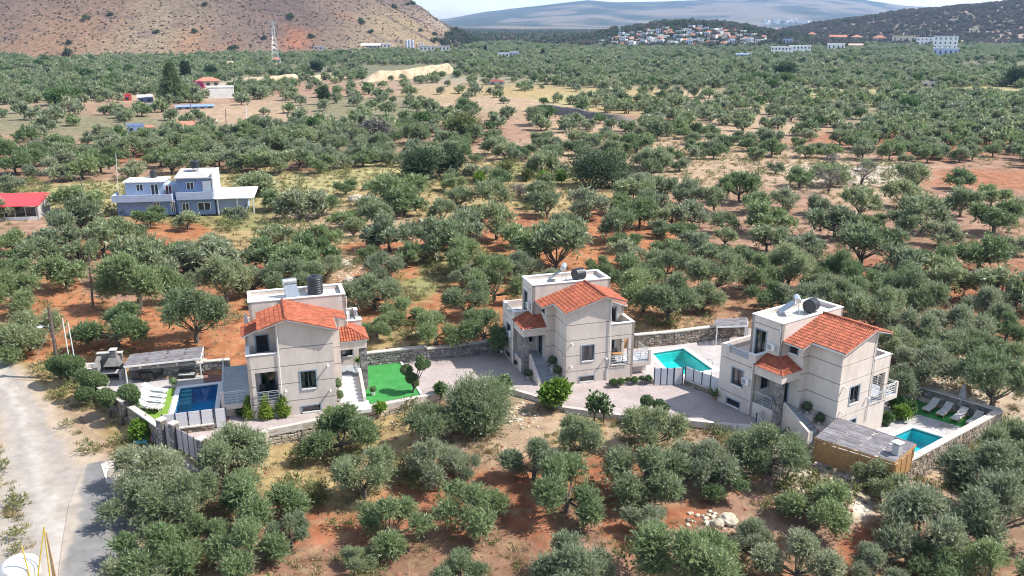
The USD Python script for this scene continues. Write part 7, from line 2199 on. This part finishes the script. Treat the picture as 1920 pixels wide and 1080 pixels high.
def pylon(label, px, py, h):
    q = hit(px, py)
    D = math.hypot(*q)
    H_ = h / FPX * D
    t = thing('pylon', label, 'pylon', (*q, float(surf(np.array(q[0]), np.array(q[1])))))
    m = MB()
    b = H_ * 0.085
    lv = np.linspace(0, 1, 9)
    wd = lambda u: b * (1 - 0.85 * u)
    for sx, sy in ((-1, -1), (1, -1), (1, 1), (-1, 1)):
        m.tube([(sx * wd(u), sy * wd(u), u * H_) for u in lv], 0.12, 4)
    for a, c in zip(lv[:-1], lv[1:]):
        for (sx, sy), (tx, ty) in (((-1, -1), (1, -1)), ((1, -1), (1, 1)), ((1, 1), (-1, 1)), ((-1, 1), (-1, -1))):
            m.tube([(sx * wd(a), sy * wd(a), a * H_), (tx * wd(c), ty * wd(c), c * H_)], 0.06, 4).tube([(tx * wd(a), ty * wd(a), a * H_), (sx * wd(c), sy * wd(c), c * H_)], 0.06, 4)
    obj('lattice', m, steel, t)
    for u in (0.72, 0.83, 0.94):
        obj('cross_arm', MB().tube([(-H_ * 0.12, 0, u * H_), (0, 0, u * H_ + 0.8), (H_ * 0.12, 0, u * H_)], 0.1, 4).tube([(-H_ * 0.12, 0, u * H_), (H_ * 0.12, 0, u * H_)], 0.08, 4), steel, t)


pylon('lattice power pylon standing before the brown hill', 517, 114, 66)
pylon('lattice pylon at the left edge of the village', 1161, 76, 26)

# ------------------------------------------------------------------ banks, boulders
def bank(name, pts, hgt, width, mat, label, seed=1):
    p, s = along([hit(*q) for q in pts])
    n = max(20, int(s[-1] / 2.0))
    t = np.linspace(0, s[-1], n)
    c = np.stack([np.interp(t, s, [q[k] for q in p]) for k in (0, 1)], 1)
    d = unit(np.gradient(c, axis=0))
    nn = np.stack([d[:, 1], -d[:, 0]], 1)
    prof = [(0.8, -1.0), (0.5, 0.15), (0.32, 0.6), (0.2, 0.95), (-0.05, 1.0), (-0.5, 0.9), (-1.2, 0.3), (-1.6, -1.0)]
    taper = np.clip(np.minimum(t, s[-1] - t) / (s[-1] * 0.12), 0.05, 1)
    V = []
    for i in range(n):
        for j, (o, z) in enumerate(prof):
            q = c[i] + nn[i] * o * width
            nz = meshkit.fbm(np.array([q[0] * 0.25, q[1] * 0.25, z * 1.4]), 3, seed)
            q = q + nn[i] * (nz - 0.5) * width * 0.9
            V.append((q[0], q[1], ground_z(*q) + z * hgt * taper[i] * (0.75 + 0.5 * meshkit.fbm(np.array([t[i] * 0.08, 0.3, 0.1]), 3, seed + 3)) + (nz - 0.5) * hgt * 0.25))
    return obj(name, (np.array(V), grid_faces(n, len(prof))), mat, kind='structure', label=label, cat='earth bank', smooth=50)


bank('earth_bank', [(985, 208), (1040, 212), (1100, 222), (1150, 228), (1195, 228)], 2.6, 3.0, M('grey_earth', (0.15, 0.13, 0.12), (0.09, 0.08, 0.075), 0.95, 0.35, detail=8.0), 'dark grey earth bank crossing the middle of the grove', 7)
cl = M('cream_earth', (0.46, 0.37, 0.25), (0.26, 0.2, 0.13), 0.95, 0.3, detail=8.0)
bank('earth_bank', [(682, 154), (720, 151), (760, 148), (800, 143), (850, 135)], 6.0, 5.0, cl, 'eroded cream coloured bank in the far groves', 9)
bank('earth_bank', [(440, 163), (480, 162), (525, 160), (560, 155)], 5.0, 5.0, cl, 'eroded cream bank right of the far white building', 10)
bank('earth_bank', [(560, 152), (600, 150), (650, 146)], 3.0, 4.0, cl, 'thin pale bank between the two cream banks', 12)
for k, (px, py, R) in enumerate(((642, 500, 1.1), (655, 528, 0.8), (697, 497, 0.9), (668, 377, 1.6), (690, 376, 1.2), (1562, 722 + 160, 0.35), (1600, 893, 0.4), (1630, 898, 0.3), (1575, 905, 0.3), (1345, 985, 0.5), (1365, 978, 0.7))):
    q = hit(px, py)
    obj('boulder', MB().blob((*q, ground_z(*q) + R * 0.2), R, k, 0.35, 3, 0.6), lime_m, label=f'pale boulder {("on the rocky slope behind the left villa, upper", "on the rocky slope behind the left villa, lower", "beside the rocky slope among olives", "of the pale pair near the blue house, left", "of the pale pair near the blue house, right", "on the white rubble, top left", "on the white rubble, middle", "on the white rubble, right", "on the white rubble, lowest", "on the orange clearing, small", "on the orange clearing, large")[k]}', cat='boulder', smooth=40)

# ------------------------------------------------------------------ scrub on the hills, tufts and weeds
rs_ = np.random.default_rng(808)


def bush_proto(name, lm, n, L, W, seed, h=0.7):
    r = np.random.default_rng(seed)
    d = unit(r.normal(size=(9, 3))) * 0.5
    d[:, 2] = np.abs(d[:, 2]) * h + 0.25
    return proto_tree(name, None, MB().add(*clumps_to_leaves(d, np.full(9, 0.42), n, 4, L, W, r, spray=0.3)), lm)


def tuft_proto(name, lm, n, L, W, seed):
    r = np.random.default_rng(seed)
    a = r.random(n) * 6.28
    e = r.uniform(0.5, 1.4, n)
    d = np.stack([np.cos(a) * np.cos(e), np.sin(a) * np.cos(e), np.sin(e)], 1)
    P = np.c_[r.normal(size=(n, 2)) * 0.16, np.zeros(n)]
    return proto_tree(name, None, MB().add(*leaves(P, d, L * r.uniform(0.5, 1.2, n), W, r)), lm)


SB = [bush_proto('scrub_a', L_scrub, 60, 0.5, 0.2, 1), bush_proto('scrub_b', L_scrub, 50, 0.5, 0.2, 2), bush_proto('scrub_c', L_dark, 60, 0.5, 0.2, 3)]
it = []
X, Y = rs_.uniform(-760, 20, 34000), rs_.uniform(790, 1700, 34000)
Z = hill_left(X, Y)
ok = (Z > base_h(X, Y) + 0.2) & (Y < _hc[1] + 120)
dn = meshkit.fbm(np.stack([X, Y, Z], -1) * 0.02, 3, 5)
for x, y, z, q in zip(X[ok], Y[ok], Z[ok], dn[ok]):
    big = rs_.random() < 0.006
    if q > 0.30 or big:
        it.append((x, y, z - 0.2, rs_.uniform(3.0, 5.5) if big else 0.35 + 0.9 * rs_.random() ** 2.5, 2 if big else rs_.integers(2)))
instancer('hillside_scrub', SB, it, 'low dry scrub speckling the bare brown hill', 'scrub')
it = []
X, Y = rs_.uniform(430, 1500, 15000), rs_.uniform(1190, 1900, 15000)
Z = hill_right(X, Y)
for x, y, z in zip(X, Y, Z):
    if z > 2.0 and abs(x / y) < 0.66:
        it.append((x, y, z - 0.3, rs_.uniform(1.6, 4.4), 2 if rs_.random() < 0.12 else rs_.integers(2)))
instancer('hillside_scrub', SB, it, 'dark bushes covering the scrub hill', 'scrub')
it = []
X, Y = rs_.uniform(-40, 620, 7000), rs_.uniform(1120, 1640, 7000)
Z = knoll(X, Y)
sp = np.array(spots)
kd = cKDTree(sp)
dd = kd.query(np.stack([X, Y], 1))[0]
for x, y, z, d in zip(X, Y, Z, dd):
    if z > 1.2 and d > 6.5:
        it.append((x, y, z - 0.3, rs_.uniform(3.0, 6.5), 2 if rs_.random() < 0.6 else 1))
instancer('village_trees', SB, it, 'trees and bushes between the houses of the village', 'trees')
it = []
X, Y = rs_.uniform(-120, 260, 2600), rs_.uniform(1120, 1560, 2600)
Z = surf(X, Y)
HL = hill_left(X, Y)
for x, y, z, hl in zip(X, Y, Z, HL):
    if hl > 1 and x > -95 + (z - 10) * 0.4:
        it.append((x, y, z - 0.3, rs_.uniform(3.0, 6.0), 2 if rs_.random() < 0.7 else 0))
instancer('ridge_trees', SB, it, 'dark trees down the right shoulder of the brown hill', 'trees')

it = []
X, Y = rs_.uniform(-260, 900, 9000), rs_.uniform(1460, 3600, 9000)
Z = surf(X, Y)
ok = (np.abs(X / Y) < 0.3) & (hill_left(X, Y) < base_h(X, Y)) & (hill_right(X, Y) < 2)
for x, y, z in zip(X[ok], Y[ok], Z[ok]):
    it.append((x, y, z - 0.3, rs_.uniform(4.0, 9.0), rs_.choice(3, p=[0.2, 0.2, 0.6])))
instancer('valley_trees', SB, it, 'far trees filling the valley floor below the blue mountains', 'trees')

TF = [tuft_proto('dry_tuft_a', L_dry, 34, 0.5, 0.035, 1), tuft_proto('dry_tuft_b', L_dry, 46, 0.36, 0.04, 2), tuft_proto('green_tuft', L_weed, 40, 0.34, 0.05, 3), bush_proto('weed_bush', L_weed, 50, 0.24, 0.08, 4)]
yellow = np.array([_S[c] for c in 'YGFT'])
it = []
n = 30000
Y = 40 + 90 * rs_.random(n) ** 1.2
X = (rs_.random(n) * 2 - 1) * Y * 0.68
C = soil(X, Y)
pts = shapely.points(X, Y)
bad = shapely.contains(UPPER.buffer(0.3), pts) | shapely.contains(LOWER.buffer(0.3), pts)
road_poly = shapely.union_all([LineString([tuple(g(*q, -0.3)) for q in ((-60, 650), (-10, 700), (25, 740), (55, 800), (85, 860), (115, 930), (140, 1000), (150, 1090))]).buffer(2.6), LineString([tuple(g(*q, -0.5)) for q in ((176, 866), (188, 960), (190, 1100))]).buffer(1.5), pad.buffer(0.3)])
bad |= shapely.contains(road_poly, pts)
H = base_h(X, Y)
grassy = np.clip((C[:, 1] / C[:, 0] - 0.5) / 0.28, 0, 1)
cl_ = meshkit.fbm(np.stack([X, Y, 0 * X], -1) * 0.35, 3, 17)
u = rs_.random(n)
for x, y, z, b_, gq_, c_, uu in zip(X, Y, H, bad, grassy, cl_, u):
    if b_ or uu > (0.10 + 0.85 * gq_) * sstep(0.38, 0.6, c_) * 1.15:
        continue
    k = rs_.choice(4, p=[0.42, 0.36, 0.15, 0.07])
    it.append((x, y, z - 0.03, rs_.uniform(0.5, 1.25), k))
instancer('dry_grass', TF, it, 'dry grass tufts and weeds on the open ground', 'grass')
it = []
n = 16000
Y = 90 + 160 * rs_.random(n)
X = (rs_.random(n) * 2 - 1) * Y * 0.66
C = soil(X, Y)
grassy = np.clip((C[:, 1] / C[:, 0] - 0.55) / 0.25, 0, 1)
H = base_h(X, Y)
pts = shapely.points(X, Y)
bad = shapely.contains(UPPER.buffer(0.3), pts)
for x, y, z, gq_, b_ in zip(X, Y, H, grassy, bad):
    if not b_ and rs_.random() < gq_ * 0.7:
        it.append((x, y, z - 0.03, rs_.uniform(0.9, 1.9), rs_.choice(4, p=[0.35, 0.35, 0.18, 0.12])))
instancer('dry_grass', TF, it, 'dry grass tufts on the clearings farther back', 'grass')
ST = []
for k in range(3):
    c = proto_tree(f'pebble_{k}', None, MB().blob((0, 0, 0.2), 0.5, k + 3, 0.4, 1, 0.6), lime_m if k else warmstone)
    ST.append(c)
it = []
for (cx, cy, sx, sy, n) in ((1590, 885, 60, 22, 900), (1640, 880, 30, 18, 260), (1330, 980, 60, 20, 60), (660, 510, 40, 40, 160), (620, 800, 110, 14, 160), (960, 780, 60, 20, 120)):
    for _ in range(n):
        px, py = cx + rs_.normal() * sx * 0.5, cy + rs_.normal() * sy * 0.5
        q = g(px, py, -1.0)
        z = ground_z(*q)
        q = g(px, py, z)
        if not (UPPER.buffer(0.2).contains(Point(*q)) or LOWER.buffer(0.2).contains(Point(*q))):
            it.append((q[0], q[1], ground_z(*q) - 0.03, rs_.uniform(0.08, 0.42), rs_.integers(3)))
CL = [proto_tree(f'clod_{k}', None, MB().blob((0, 0, 0.1), 0.5, k + 31, 0.5, 1, 0.5), M(f'clod_soil_{k}', (0.26, 0.12, 0.07) if k else (0.2, 0.12, 0.08), None, 0.95)) for k in range(2)]
ci = []
Yc = 42 + 60 * rs_.random(9000)
Xc = (rs_.random(9000) * 2 - 1) * Yc * 0.66
bc = shapely.contains(shapely.union_all([UPPER.buffer(0.5), LOWER.buffer(0.5), road_poly]), shapely.points(Xc, Yc)) | (meshkit.fbm(np.stack([Xc, Yc, 0 * Xc], -1) * 0.3, 3, 19) < 0.45)
for x, y, z, b_ in zip(Xc, Yc, base_h(Xc, Yc), bc):
    if not b_:
        ci.append((x, y, z - 0.02, 0.07 + 0.3 * rs_.random() ** 3, rs_.integers(2)))
instancer('soil_clods', CL, ci, 'clods of turned red earth between the olives', 'clods')
instancer('rubble', ST, it, 'white rubble and pebbles on the bare soil', 'rubble')
